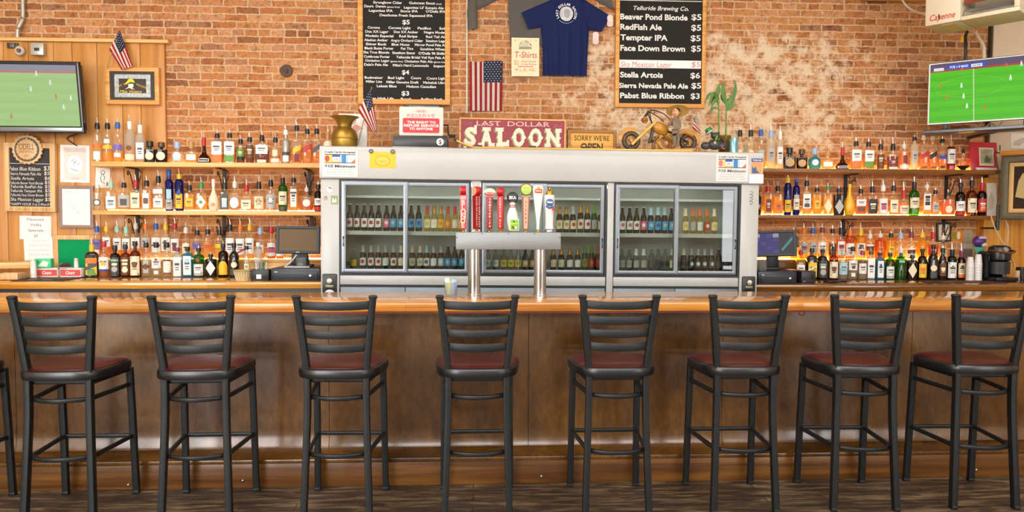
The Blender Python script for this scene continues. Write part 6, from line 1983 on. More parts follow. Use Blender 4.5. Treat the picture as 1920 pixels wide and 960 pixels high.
def make_bottle(shape, R, zs, zm, zt, g, lq, cap, labs, name='liquor_bottle'):
    prof = profile(shape, R, zs, zm)
    e, dr = SECT[shape]
    rn = prof[-2][0]
    drs = [dr + (1 - dr) * max(0.0, min(1.0, 1 - (r - rn) / max(R * 0.6 - rn, 0.002))) if z > zs * 0.9 else dr for r, z in prof]
    exs = [e if z <= zs + 1e-6 else 2 + (e - 2) * max(0.0, min(1.0, (r - rn) / (R - rn))) for r, z in prof]
    body = B().lathe(prof, 22, dr=drs, expos=exs)
    root = obj(name, body, GL[g][1])
    if lq:
        fr_ = float(lq[1:]) if len(lq) > 1 else 0.8
        zl = zs * fr_
        lp = [(0, 0.008), (R * 0.86, 0.008), (R * 0.92, 0.014)]
        if shape in 'GRY':
            lp = [(0, 0.008)] + [(rad_at(prof, z) * 0.92, z) for z in [0.012 + (zl - 0.012) * k / 6 for k in range(7)]]
        else:
            lp.append((R * 0.92, zl))
        lp.append((0, zl))
        obj('liquid', B().lathe(lp, 20, dr=dr, expo=e), LQ[lq[0]][1], root)
    for s in labs:
        p = s.split()
        kd, c = p[0], p[1]
        a = [float(x) for x in p[2:]]
        if kd == 'r':
            o = rect_outline(R * (a[2] if len(a) > 2 else 0.86), zs * a[0], zs * a[1])
        elif kd == 'd':
            o = [(math.copysign(abs(math.cos(q)) ** 2, math.cos(q)) * R * 0.85, zs * a[0] + math.copysign(abs(math.sin(q)) ** 2, math.sin(q)) * zs * a[1]) for q in [2 * PI * k / 24 for k in range(24)]]
        elif kd == 'o':
            o = [(math.cos(q) * R * a[1], zs * a[0] + math.sin(q) * R * a[1] * (a[2] if len(a) > 2 else 1.0)) for q in [2 * PI * k / 24 for k in range(24)]]
        elif kd == 's':
            o = rect_outline(R * 0.84, zs * a[0], zs * a[1], slant=zs * 0.09)
        off = 0.0006 + (0.0008 if kd in 'od' else 0.0) + 0.0004 * labs.index(s)
        lb = obj('label', patch(B(), prof, shape, o, off), LM[c], root)
        if labs.index(s) == 0 and kd in 'rs' and (a[1] - a[0]) * zs > 0.05:
            tw = R * (a[2] if len(a) > 2 else 0.86) * 0.62
            pr = B()
            zc0, zc1 = zs * a[0], zs * a[1]
            inkc = 'C' if c in 'KDMNBRG' else 'D'
            for kz_, ht_ in ((0.56, 0.13), (0.43, 0.05), (0.31, 0.05)):
                patch(pr, prof, shape, rect_outline(tw * (1 if ht_ > 0.05 else 0.8), zc0 + (zc1 - zc0) * kz_, zc0 + (zc1 - zc0) * (kz_ + ht_), n=5), off + 0.0005)
            obj('label_print', pr, LM[inkc], lb)
    kind, cc = cap[0], cap[1] if len(cap) > 1 else 'K'
    if kind == 's':        # pouring spout in a coloured collar
        hc = (zt - zm) * 0.5
        sp = B()
        sp.lathe([(0, zm - 0.006), (rn * 1.22, zm - 0.006), (rn * 1.32, zm + hc * 0.35), (rn * 1.05, zm + hc), (0, zm + hc)], 14)
        col = obj('spout_collar', sp, CMAT[cc], root)
        ln = zt - zm - hc
        obj('spout_tip', B().tube([(0, 0, zm + hc), (-0.001, -0.001, zm + hc + ln * 0.45), (-0.005, -0.003, zt)], 0.0042, 8, radii=[0.0052, 0.0042, 0.0028]), TIPM, col)
    elif kind == 'n':      # painted neck sleeve below a spout
        hc = (zt - zm) * 0.5
        col = obj('neck_sleeve', B().lathe([(rn * 1.12, zm - 0.055), (rn * 1.2, zm - 0.05), (rn * 1.22, zm + 0.001), (rn * 1.2, zm + hc * 0.5), (0, zm + hc * 0.5)], 14), CMAT[cc], root)
        obj('spout_tip', B().tube([(0, 0, zm + hc * 0.5), (-0.001, 0, zm + hc), (-0.005, -0.003, zt)], 0.0045, 8, radii=[0.0075, 0.0045, 0.0028]), TIPM, col)
    else:                  # stopper or screw cap
        rc = rn * (1.75 if kind == 'q' else 1.2)
        obj('stopper', B().lathe([(0, zm - 0.002), (rn * 1.1, zm - 0.002), (rc, zm + 0.004), (rc, zt - 0.004), (rc * 0.85, zt), (0, zt)], 16), CMAT[cc], root)
    return root
def describe(g, lq, cap, labs, look):
    if look:
        return look
    gw = GL[g][0]
    lw = LQ[lq[0]][0] if lq else ''
    s = (lw + ' ' if lw else '') + gw + ' bottle'
    ex = []
    if labs:
        p = labs[0].split()
        ex.append({'o': 'round ', 'd': 'diamond ', 's': 'slanted '}.get(p[0], '') + LC[p[1]][0] + ' label')
    ex.append(CC[cap[1] if len(cap) > 1 else 'K'][0] + (' stopper' if cap[0] in 'qx' else ' spout'))
    return s + ', ' + ' and '.join(ex)
def bottle_row(rows, y, zbase, suffix, group, wk=0.97):
    k = y / FPX
    rows = sorted(rows, key=lambda r: r[0])
    for i, (x, w, sh, mo, tip, shape, g, lq, cap, labs, *look) in enumerate(rows):
        R = w / 2 * k * wk
        for j in (i - 1, i + 1):
            if 0 <= j < len(rows):
                d = abs(rows[j][0] - x) * k
                R = min(R, d * w / (w + rows[j][1]) - 0.0018)
        X = W(x, 400, y).x
        zz_ = lambda py: W(x, py, y).z - zbase
        r = make_bottle(shape, R, max(zz_(sh), 0.05), zz_(mo), zz_(tip), g, lq, cap, labs)
        r.location = (X, y, zbase + 0.0008)
        r.rotation_euler = (0, 0, random.uniform(-0.06, 0.06) - math.atan2(X, y) * 0.5)
        tag(r, '%s, %s from left%s' % (describe(g, lq, cap, labs, look[0] if look else ''), ORD[i], suffix), 'bottle', group)
SP = {'K': 'sK'}
# upper left shelf -------------------------------------------------------------
UL = [
    (186, 19, 254, 241, 221, 'T', 'c', 'p.5', 'sK', ['r O .52 .66', 'r W .1 .4 .6']),
    (205, 18, 254, 241, 221, 'T', 'c', 'g.4', 'sK', ['r Y .5 .62', 'r W .7 .85 .5']),
    (224, 18.5, 254, 240, 219, 'T', 'c', 'g.35', 'sB', ['r V .45 .66', 'r W .2 .35 .6']),
    (246.5, 19, 253, 232, 216, 'W', 'f', 'p.6', 'nW', ['o N .52 .5', 'r C .1 .3']),
    (265.8, 15.5, 259, 238, 224, 'S', 'f', 'g.25', 'nW', ['r W .15 .8']),
    (283.5, 18.5, 281, 276, 265, 'Q', 'k', None, 'qK', ['o C .52 .78'], 'squat near-black bottle, large round cream label'),
    (305, 20, 281, 277, 267, 'Q', 'n', None, 'qN', ['o C .52 .78'], 'squat brown bottle, round cream label and copper stopper'),
    (334.5, 25, 283, 279, 266, 'R', 'c', 'c.7', 'qL', ['o W .6 .55', 'r L .2 .5 .5'], 'round clear flask, pale blue stopper'),
    (361, 24, 283, 279, 266, 'R', 'c', 'g.8', 'qT', ['r W .25 .7 .7'], 'round golden flask, white label and tan cork'),
    (384.6, 24, 290, 262, 246, 'G', 'r', None, 'nR', ['r K .14 .58 .9', 'r W .18 .54 .8', 'r K .28 .44 .7'], 'cone-shaped dark red bottle, red neck and black label'),
    (409.5, 21, 266, 258, 243, 'S', 'c', 'o.42', 'sK', ['r W .4 .98', 'r O .02 .38'], 'orange-banded bottle, white striped label'),
    (433, 21, 266, 257, 243, 'S', 'c', 'o.55', 'sK', ['r W .4 .98', 'r G .08 .36'], 'green-banded bottle, white striped label'),
    (453, 14.5, 274, 269, 253, 'T', 'c', 'r.7', 'sK', ['r G .4 .8', 'r K .2 .38']),
    (470, 15.5, 271, 265, 250, 'T', 'c', 'r.85', 'sK', ['r N .3 .95']),
    (493, 27, 271, 264, 243, 'F', 'c', 'r.65', 'sK', ['r W .5 .95 .8', 'r C .06 .2 .6'], 'wide flask of red spirit, white upper label'),
    (518, 18, 279, 266, 250, 'T', 'c', 'a.55', 'sK', ['r W .1 .34', 'r C .5 .9 .5']),
    (537.5, 15, 267, 252, 236, 'T', 's', None, 'sW', ['r D .4 .55', 'r W .1 .38 .7']),
    (558, 17.5, 267, 244, 227, 'S', 'c', 'a.7', 'sK', ['s Y .55 .78', 'r M .1 .45 .5'], 'square amber bottle, slanted yellow label'),
    (577.6, 17.5, 265, 250, 234, 'S', 'c', 'a.85', 'sK', ['s R .55 .8', 'r O .1 .2 .6'], 'square amber bottle, slanted red label'),
    (595.3, 16, 265, 250, 233, 'S', 'c', 'a.85', 'sK', ['s D .55 .78'], 'square amber bottle, slanted grey label'),
    (616, 18, 272, 252, 234, 'T', 'w', None, 'nT', ['r W .3 .8'], 'white bottle with brass spout behind the spittoon'),
]
bottle_row(UL, 6.45, SLU, ', upper left shelf', 'liquor bottles on the upper left shelf')
LLS = [
    (184, 21, 362, 352, 342, 'F', 'c', 'c.5', 'sC', ['o D .45 .6', 'o W .45 .4'], 'wide clear bottle, round grey emblem'),
    (209.6, 20, 360, 351, 331, 'S', 'c', 'g.2', 'sE', ['r W .1 .75 .8', 'r L .25 .4 .6']),
    (233.5, 22.5, 363, 351, 334, 'F', 'c', 'g.3', 'sK', ['r S .2 .9', 'r D .3 .6 .5']),
    (255.5, 18, 358, 349, 327, 'S', 'c', 'a.8', 'sR', ['r C .12 .9']),
    (276, 19.5, 357, 348, 329, 'S', 'c', 'g.85', 'sK', ['r W .1 .85 .55', 'r N .35 .6 .45']),
    (298, 18.5, 353, 342, 318, 'S', 'c', 'c.3', 'sK', ['r W .15 .55', 'r W .75 .95']),
    (318, 14.5, 342, 332, 318, 'W', 'b', None, 'xB', ['r S .05 .4 .8', 'r L .42 .75 .6']),
    (337, 15.5, 342, 330, 316, 'W', 'b', None, 'nY', ['r Y .08 .6 .8', 'o B .62 .55'], 'cobalt blue bottle, yellow label and yellow neck'),
    (356, 19, 363, 356, 339, 'S', 'c', 'g.95', 'sK', ['r Y .25 .7 .7']),
    (378, 21, 363, 352, 331, 'Q', 'c', 'g.85', 'sG', ['d W .5 .4', 'o G .5 .3']),
    (401, 19.5, 366, 350, 336, 'Y', 'w', None, 'xW', ['o T .4 .4'], 'pale pear-shaped bottle without spout'),
    (422, 17.5, 361, 353, 332, 'S', 'c', 'c.4', 'sK', ['r D .1 .92', 'r L .2 .7 .5'], 'clear bottle, slate-blue label and black spout'),
    (441, 18.5, 365, 351, 329, 'S', 'c', 'a.2', 'sC', ['o W .5 .85 1.3']),
    (463, 20.5, 370, 358, 336, 'S', 'c', 'a.6', 'sR', ['r C .15 .8']),
    (486.5, 20.5, 366, 353, 329, 'T', 'c', 'p.6', 'sK', ['r C .15 .9 .8', 'o T .7 .4']),
    (508.5, 19.5, 359, 349, 327, 'T', 'c', 'p.3', 'sK', ['r S .15 .85', 'o W .55 .4']),
    (531, 17, 353, 337, 324, 'T', 'g', None, 'nK', ['r C .28 .85', 'r D .02 .2'], 'green bottle, cream label and black neck'),
    (551.5, 17.5, 351, 341, 327, 'S', 'c', 'g.9', 'sK', ['r W .18 .92 .6', 'r D .72 .8 .6']),
    (575.5, 25.5, 368, 358, 346, 'R', 'c', 'o.65', 'sC', ['o W .55 .55']),
    (597, 15, 364, 352, 340, 'T', 'n', None, 'sK', ['r W .35 .75', 'r R .05 .28']),
]
bottle_row(LLS, 6.45, SLL, ', lower left shelf', 'liquor bottles on the lower left shelf')
LR_ = [
    (181, 15.5, 441, 434, 414, 'T', 'c', 'a.85', 'sB', ['r V .45 .8', 'r W .15 .4 .6']),
    (199, 15.5, 443, 433, 415, 'T', 'c', 'a.8', 'sY', ['r W .55 .95']),
    (219, 15.5, 442, 434, 414, 'T', 'c', 'g.4', 'sE', ['r W .4 .9']),
    (236, 15, 443, 430, 410, 'W', 'c', 'g.3', 'nE', ['r W .4 .9']),
    (253.5, 17, 441, 428, 409, 'T', 'c', 'g.2', 'sC', ['r W .45 .9', 'r O .2 .4 .6']),
    (272.5, 17, 441, 429, 411, 'T', 'c', 'g.15', 'sO', ['r S .5 .9', 'r O .2 .35 .5']),
    (292, 17.5, 441, 429, 409, 'T', 'c', 'c.3', 'sB', ['r W .3 .9', 'r B .55 .62 .8']),
    (310, 17.5, 441, 430, 409, 'T', 'c', 'c.3', 'sY', ['r W .35 .9', 'r D .4 .8 .3']),
    (327.5, 16.5, 441, 429, 409, 'T', 'c', 'c.3', 'sR', ['r W .3 .85', 'r M .35 .7 .4']),
    (348, 17, 449, 436, 417, 'W', 'c', 'p.5', 'sC', ['r C .3 .8 .7']),
    (369, 17.5, 447, 440, 423, 'T', 'c', 'p.6', 'sK', ['r V .5 .8', 'o C .3 .4']),
    (389, 18.5, 446, 438, 422, 'T', 'c', 'p.8', 'sK', ['r O .45 .75 .7']),
    (411, 18.5, 446, 440, 423, 'T', 'c', 'p.7', 'sK', ['r Y .5 .72 .8', 'r G .5 .54 .8']),
    (431, 17.5, 442, 431, 411, 'T', 'c', 'p.3', 'sK', ['r W .2 .9']),
    (450, 17.5, 442, 431, 410, 'T', 'c', 'p.3', 'sO', ['r W .2 .88', 's R .3 .38'], 'clear bottle, white label with red slash, orange cap'),
    (468, 17.5, 442, 431, 408, 'T', 'c', 'g.5', 'sY', ['r W .25 .9', 'r D .45 .5 .5']),
    (487.5, 17, 452, 438, 416, 'W', 'c', 'g.5', 'sL', ['r W .35 .8 .7']),
    (508, 16.5, 454, 437, 415, 'T', 'c', 'o.25', 'sR', ['r W .2 .95', 'r P .4 .7'], 'clear bottle, white and pink label, red cap'),
    (524.5, 15, 454, 437, 416, 'T', 'c', 'a.8', 'sC', ['r W .2 .5']),
]
bottle_row(LR_, 6.48, RZ, ', rear row, left counter', 'rear row of bottles on the left counter')
LF = [
    (170.5, 22, 478, 463, 446, 'S', 'k', None, 'nY', ['r Y .1 .86', 'r O .62 .84', 's D .4 .56', 'r G .12 .34 .6'], 'square near-black bottle, orange yellow and green label'),
    (193.6, 18.5, 480, 462, 443, 'T', 'c', 'o.35', 'sR', ['r W .38 .95', 'o Y .65 .45', 'r B .28 .37']),
    (214, 17.5, 480, 468, 452, 'T', 'n', None, 'sK', ['r D .05 .95', 'o S .38 .6', 'r E .75 .85 .7'], 'brown rum bottle, dark green label'),
    (233.5, 17.5, 480, 466, 450, 'T', 'a', None, 'sK', ['r N .1 .95', 'o C .35 .6', 'r C .75 .84 .6'], 'olive-amber bottle, brown and cream label'),
    (252, 18.5, 477, 460, 446, 'T', 'a', None, 'sK', ['r C .08 .92', 'o N .55 .45 1.4'], 'amber bottle, cream label with dark figure'),
    (273, 18, 480, 463, 446, 'T', 'c', 'c.8', 'sK', ['r S .2 .8 .5', 'd N .5 .15'], 'clear bottle, small brown printed crest'),
    (292, 18.5, 482, 463, 446, 'T', 'c', 'c.4', 'sK', ['r W .45 .95', 'o R .88 .28', 'r W .15 .32 .4'], 'clear bottle, white label with red roundel'),
    (312, 15, 484, 463, 446, 'T', 'c', 'c.4', 'sK', ['r M .18 .92', 'r W .24 .84']),
    (331.5, 15.5, 480, 470, 458, 'S', 'f', None, 'sP', ['r W .05 .95'], 'tall square frosted bottle, white label'),
    (350.5, 19.5, 478, 470, 463, 'S', 't', None, 'xK', ['r W .1 .95 .7', 'o L .75 .45'], 'square turquoise bottle, white label'),
    (371.5, 19.5, 482, 470, 460, 'T', 'g', None, 'sK', ['r W .2 .65', 'o R .85 .3', 'r S .08 .2'], 'bright green bottle, white label and red seal'),
    (394, 20, 486, 481, 472, 'F', 'k', None, 'sK', ['d W .5 .42'], 'squat near-black bottle, white diamond label'),
    (417.5, 18, 476, 463, 450, 'T', 'n', None, 'sK', ['o Y .5 .8 1.2', 'r Y .1 .5'], 'dark brown bottle, yellow label'),
    (438, 18, 481, 464, 456, 'W', 'k', None, 'xK', ['o C .6 .6', 'r D .1 .4'], 'near-black cream liqueur bottle, oval cream label'),
    (461.5, 13.5, 478, 467, 455, 'T', 'c', 'c.8', 'sK', ['r C .3 .6 .6']),
    (483.5, 15, 470, 462, 455, 'T', 'f', None, 'xW', ['r S .3 .38', 'r S .6 .68'], 'slim frosted white carafe behind the pen box'),
]
bottle_row(LF, 6.30, ZL, ', front row, left counter', 'front row of bottles on the left counter')
UR = [
    (1385, 14, 268, 255, 233, 'T', 'c', 'c.3', 'sK', ['r C .3 .7'], 'clear bottle whose black spout shows behind drink can'),
    (1405, 14, 268, 255, 233, 'T', 'c', 'c.3', 'sK', ['r C .3 .7'], 'clear bottle whose black spout shows above cooler corner'),
    (1424, 18, 264, 254, 232, 'T', 'c', 'p.5', 'sB', ['r L .4 .65 .6']),
    (1443, 18, 266, 256, 233, 'T', 'f', None, 'sL', ['r S .3 .75 .6']),
    (1460, 13, 269, 250, 235, 'T', 'f', None, 'nW', ['r W .2 .85']),
    (1478, 23.5, 295, 289, 277, 'Q', 'k', None, 'qK', ['o T .55 .72'], 'squat near-black bottle, round tan label'),
    (1501, 20, 296, 290, 280, 'Q', 'n', None, 'qN', ['o T .52 .72'], 'squat brown bottle, round tan label and brown stopper'),
    (1525, 24, 296, 290, 278, 'R', 't', None, 'qL', ['o W .58 .5'], 'pale blue flask, white label'),
    (1549.5, 24.5, 298, 292, 284, 'R', 'c', 'g.85', 'qT', ['r W .25 .7 .7'], 'round golden flask, white label'),
    (1577, 24.5, 305, 280, 266, 'G', 'r', None, 'nR', ['r K .1 .55 .9', 'r W .18 .5 .8', 'r K .26 .42 .6'], 'cone-shaped dark red bottle, black and white label'),
    (1602, 20, 281, 273, 257, 'S', 'c', 'a.7', 'sK', ['r W .42 .98', 'r O .06 .4'], 'red-banded bottle, white striped label'),
    (1625.5, 19.5, 282, 274, 258, 'S', 'c', 'a.8', 'sK', ['r W .42 .98', 'r G .14 .4'], 'green-banded bottle, white striped label'),
    (1648, 14.5, 287, 280, 261, 'T', 'c', 'r.3', 'sK', ['r N .3 .9']),
    (1671, 22, 290, 281, 258, 'F', 'c', 'r.85', 'sK', ['r M .3 .7 .5', 'r C .04 .2 .7'], 'wide flask of red spirit, cream bottom label'),
    (1692, 19, 285, 277, 264, 'T', 'c', 'a.95', 'sC', ['r W .08 .28', 'r M .35 .8 .4']),
    (1711, 13, 274, 263, 251, 'S', 'f', None, 'sK', ['r S .3 .8 .7']),
    (1728.5, 17, 277, 261, 247, 'S', 'c', 'a.75', 'sC', ['s R .55 .78', 'r N .1 .16 .5'], 'square amber bottle, slanted red label'),
    (1744.8, 16, 277, 261, 248, 'S', 'c', 'a.8', 'sC', ['s K .55 .76', 'r N .1 .16 .5'], 'square amber bottle, slanted black label'),
    (1763, 16, 278, 267, 254, 'S', 'c', 'a.6', 'sK', ['r B .5 .68', 'r K .1 .2 .5'], 'square amber bottle, dark blue label'),
    (1779.5, 16, 278, 270, 252, 'T', 'a', None, 'nT', ['r W .3 .95', 'r P .04 .2 .5'], 'tan-necked bottle, big white label'),
]
bottle_row(UR, 6.45, SRU, ', upper right shelf', 'liquor bottles on the upper right shelf')
LRS = [
    (1421, 12, 372, 360, 352, 'T', 'n', None, 'sK', ['r D .3 .7']),
    (1439, 19, 364, 358, 340, 'S', 'c', 'g.9', 'sR', ['r M .15 .75 .55']),
    (1457.3, 19.5, 365, 357, 340, 'S', 'c', 'g.9', 'sK', ['r O .2 .6 .55']),
    (1476.3, 14.5, 352, 334, 329, 'W', 'b', None, 'nY', ['r Y .1 .55 .8', 'o B .66 .5'], 'dark blue bottle, yellow neck and yellow label'),
    (1492.3, 14, 355, 341, 336, 'W', 'b', None, 'xB', ['r C .2 .62 .8', 'r S .62 .78 .7'], 'cobalt blue bottle, pale middle band'),
    (1511.5, 16.5, 362, 348, 330, 'S', 'c', 'g.25', 'sK', ['r W .3 .95', 'r D .35 .5 .6']),
    (1531, 17, 364, 358, 347, 'S', 'c', 'g.95', 'sK', ['r Y .3 .7 .6']),
    (1551.5, 17, 364, 355, 343, 'Q', 'c', 'g.9', 'sG', ['d C .42 .38', 'r G .4 .48 .4'], 'golden bottle, cream teardrop label'),
    (1572, 20, 366, 359, 348, 'Q', 'k', None, 'sK', ['d S .42 .38'], 'black square-shouldered bottle, silver diamond label'),
    (1592, 21, 372, 352, 345, 'Y', 'y', None, 'xY', ['o O .2 .2'], 'opaque yellow gourd bottle without label'),
    (1613, 20, 369, 362, 347, 'S', 'c', 'o.9', 'sK', ['r W .5 .85', 'r N .2 .45 .7']),
    (1634.7, 19, 368, 360, 339, 'S', 'c', 'a.85', 'sK', ['r K .1 .85']),
    (1655, 18, 370, 357, 337, 'T', 'c', 'a.3', 'sW', ['r W .1 .92', 'r P .3 .6 .5'], 'bottle with white and pink label'),
    (1674.5, 17.5, 370, 357, 339, 'S', 'c', 'a.85', 'sK', ['r C .15 .85 .8']),
    (1693.5, 20, 374, 362, 341, 'W', 'c', 'a.8', 'nR', ['r C .12 .62'], 'amber bottle, cream label and dripping red neck'),
    (1713, 19.5, 365, 345, 331, 'T', 'g', None, 'nK', ['r C .35 .85', 'r G .12 .3 .6'], 'green bottle, cream label, lit from behind'),
    (1736.8, 15.5, 362, 352, 341, 'S', 'c', 'g.8', 'sC', ['r W .25 .95', 'r K .75 .88 .6', 'r K .45 .62 .6']),
    (1752.8, 17.5, 372, 363, 350, 'R', 'c', 'a.9', 'sK', ['r S .2 .75 .6']),
    (1776.5, 25.5, 374, 366, 355, 'F', 'c', 'o.9', 'sK', ['o C .38 .48 1.2'], 'wide squat orange flask, cream label'),
    (1799.5, 18, 367, 350, 335, 'T', 'n', None, 'sK', ['r W .22 .72', 'r R .04 .18']),
    (1820.5, 18.8, 365, 346, 330, 'T', 'a', None, 'sK', ['r C .15 .82'], 'brown bottle, cream label with red seven'),
    (1840, 17.6, 366, 347, 332, 'T', 'n', None, 'nR', ['r R .18 .82', 'r O .25 .4 .5'], 'brown bottle, red label and red neck'),
]
bottle_row(LRS, 6.45, SRL, ', lower right shelf', 'liquor bottles on the lower right shelf')
sv = [o for o in bpy.data.objects if o.get('label', '').startswith('brown bottle, cream label with red seven')][0]
obj('number_print', B().text('7', 0.0, 0.075, 0.036, None, -0.0425, 0.03), LM['R'], sv)
RR = [
    (1489, 15, 445, 437, 424, 'T', 'c', 'g.6', 'sE', ['r C .3 .7']),
    (1508, 16.5, 447, 436, 418, 'T', 'c', 'g.5', 'sO', ['r S .3 .8', 'r R .5 .6 .5']),
    (1525, 17, 446, 437, 418, 'T', 'c', 'g.3', 'sB', ['r S .3 .8']),
    (1542.5, 17, 446, 435, 418, 'T', 'c', 'g.3', 'sP', ['r W .3 .8']),
    (1562, 16, 449, 436, 422, 'T', 'c', 'g.8', 'sK', ['r N .2 .8', 'r C .5 .65 .5']),
    (1578, 15.5, 444, 439, 415, 'T', 'c', 'o.9', 'sK', ['r W .2 .8', 'r R .5 .66 .6']),
    (1595, 18, 446, 440, 420, 'T', 'o', None, 'sO', ['r W .15 .75', 'o R .3 .2']),
    (1615, 18.5, 446, 440, 418, 'T', 'l', None, 'sY', ['r W .15 .75', 'r D .55 .7 .4']),
    (1632.5, 16, 453, 446, 431, 'T', 'c', 'g.7', 'sC', ['r N .5 .75', 'r W .75 .84']),
    (1652, 19.5, 452, 444, 431, 'T', 'o', None, 'sC', ['r O .4 .7 .6']),
    (1672, 19.5, 452, 444, 431, 'T', 'l', None, 'sK', ['r Y .4 .7 .6']),
    (1690, 16, 458, 446, 427, 'T', 'c', 'g.5', 'sL', ['r C .2 .7 .6']),
    (1710, 16.5, 458, 445, 424, 'T', 'c', 'g.3', 'sP', ['r W .15 .75', 'r M .4 .65']),
    (1731, 17.5, 455, 444, 429, 'T', 'l', None, 'sY', ['r Y .3 .6 .5']),
    (1751, 18.5, 455, 446, 424, 'T', 'c', 'o.9', 'sR', ['r R .3 .75']),
    (1770, 15, 457, 448, 436, 'T', 'c', 'g.8', 'sC', ['r C .2 .6']),
]
bottle_row(RR, 6.48, RZ + 0.004, ', rear row, right counter', 'rear row of bottles on the right counter')
RF = [
    (1503, 17, 487, 477, 462, 'S', 'l', None, 'sR', ['r W .3 .75', 'r Y .05 .25'], 'yellow-lit bottle, white label behind black printer'),
    (1524, 19, 484, 472, 460, 'S', 'k', None, 'sK', ['r Y .12 .8', 'r G .2 .4 .6', 's C .5 .58'], 'near-black bottle, yellow and green label'),
    (1544, 18.5, 485, 473, 461, 'T', 'k', None, 'sK', ['r D .1 .9', 'o S .35 .6', 'r E .68 .76 .6'], 'near-black bottle, dark label with grey oval'),
    (1565, 17.5, 485, 470, 455, 'T', 'a', None, 'sK', ['r C .08 .85', 'o N .5 .45 1.4'], 'amber bottle, cream label with brown figure'),
    (1583, 17.5, 486, 477, 466, 'T', 'c', 'c.9', 'sE', ['r L .25 .85', 'r W .6 .68'], 'clear bottle, light blue label and mint spout'),
    (1601, 18.5, 485, 470, 455, 'T', 'c', 'c.4', 'sK', ['r W .45 .92', 'o N .6 .4', 'r W .15 .32 .4'], 'clear bottle, white label with bat-like mark'),
    (1619.3, 16, 487, 477, 463, 'T', 'c', 'c.4', 'sR', ['r W .3 .82', 'r N .82 .94']),
    (1635.3, 14.8, 484, 476, 466, 'S', 'f', None, 'sN', ['r W .08 .95'], 'slim square frosted bottle, white label'),
    (1652, 16.5, 486, 478, 470, 'S', 't', None, 'sK', ['r W .1 .92 .65', 'o B .72 .3'], 'turquoise square bottle, white label'),
    (1671, 16.5, 489, 479, 470, 'T', 'g', None, 'sK', ['r W .2 .7', 'o R .9 .25', 'r S .06 .2'], 'green bottle, white label and red seal'),
    (1691.5, 20.5, 487, 473, 458, 'T', 'g', None, 'sC', ['r E .86 .98 .5'], 'plain bright green bottle without label'),
    (1713, 19, 490, 484, 473, 'F', 'k', None, 'sK', ['d C .5 .42'], 'squat near-black bottle, cream diamond label'),
    (1732, 17.5, 487, 471, 462, 'T', 'n', None, 'sK', ['r Y .1 .8 .75', 'o O .5 .5'], 'dark brown bottle, yellow label'),
    (1752, 19.5, 488, 465, 459, 'W', 'k', None, 'xK', ['o C .6 .6', 'r D .1 .4 .6'], 'tall-necked black bottle, oval cream label'),
    (1770, 14.5, 489, 472, 458, 'W', 'k', None, 'sK', ['r N .2 .85', 'o C .55 .5'], 'slim near-black bottle, brown label'),
    (1787.5, 17.5, 486, 472, 455, 'T', 'e', None, 'nK', ['r W .08 .85', 'o G .65 .25'], 'dark green bottle, tall white label'),
    (1805.3, 14.5, 488, 475, 455, 'T', 'n', None, 'nP', ['r C .15 .85', 'r O .1 .28', 'o N .68 .4'], 'dark brown bottle, cream and orange label'),
]
bottle_row(RF, 6.30, ZR, ', front row, right counter', 'front row of bottles on the right counter')

# ------------------------------------------------------------------ beer in the cooler
BG = {'n': ('brown', clear('beer_brown', '#6a3a1a', 0.05, '#30180a', 0.6)), 'g': ('green', clear('beer_green', '#5a9a3a', 0.05, '#2a6a1c', 0.55)), 'c': ('clear', clear('beer_clear', '#efe6b8', 0.05, '#d8b84a', 0.35)), 'x': ('pale', clear('beer_empty', '#d8ddd6', 0.05, '#9aa39a', 0.25))}
BL = dict(LC)
_bc = {}
def beer(g, lab, foil, hgt, px, row_y, dy, where):
    key = (g, lab, foil, hgt)
    R, k = 0.0258, hgt / 0.21
    if key not in _bc:
        prof = [(0, 0.002), (R * 0.9, 0.0), (R, 0.005), (R, 0.118 * k), (R * 0.9, 0.136 * k), (R * 0.6, 0.155 * k), (0.0118, 0.172 * k), (0.0105, 0.2 * k), (0.0115, 0.203 * k), (0.0115, 0.207 * k), (0, 0.207 * k)]
        r = obj('beer_bottle', B().lathe(prof, 16), BG[g][1])
        SECT['T'] = (2.0, 1.0)
        obj('label', patch(B(), prof, 'T', rect_outline(R * 0.9, 0.028 * k, 0.100 * k, n=5), 0.0006), LM[lab[0]], r)
        if len(lab) > 1:
            obj('label_print', patch(B(), prof, 'T', [(math.cos(q) * R * 0.55, 0.066 * k + math.sin(q) * R * 0.6) for q in [2 * PI * i / 16 for i in range(16)]], 0.0014), LM[lab[1]], r)
        if foil:
            obj('foil', B().lathe([(R * 0.72, 0.146 * k), (0.0135, 0.172 * k), (0.0122, 0.2 * k), (0.0135, 0.204 * k), (0.013, 0.211 * k), (0, 0.212 * k)], 14), LM[foil] if foil != 'Q' else GOLD, r)
        obj('crown_cap', B().lathe([(0, 0.207 * k), (0.0135, 0.206 * k), (0.013, 0.213 * k), (0, 0.2145 * k)], 14), LM['S'] if foil != 'R' else LM['R'], r) if not foil else None
        _bc[key] = r
        first = True
    else:
        r = dup(_bc[key], (0, 0, 0))
    return r
def beers(lst, py_base, zloc, dy, where, group):
    for i, (px, g, lab, foil, hgt) in enumerate(lst):
        c = C(px, py_base, dy)
        r = beer(g, lab, foil, hgt, px, py_base, dy, where)
        r.location = CM @ Vector((c.x, dy, zloc + 0.0008))
        r.rotation_euler = (0, CROT, random.uniform(-0.15, 0.15))
        nm = '%s beer bottle, %s label%s' % (BG[g][0], LC[lab[0]][0] + ((' and ' + LC[lab[1]][0]) if len(lab) > 1 else ''), '')
        tag(r, '%s, %s from left, %s' % (nm, ORD[i], where), 'bottle', group)
h5 = 0.205
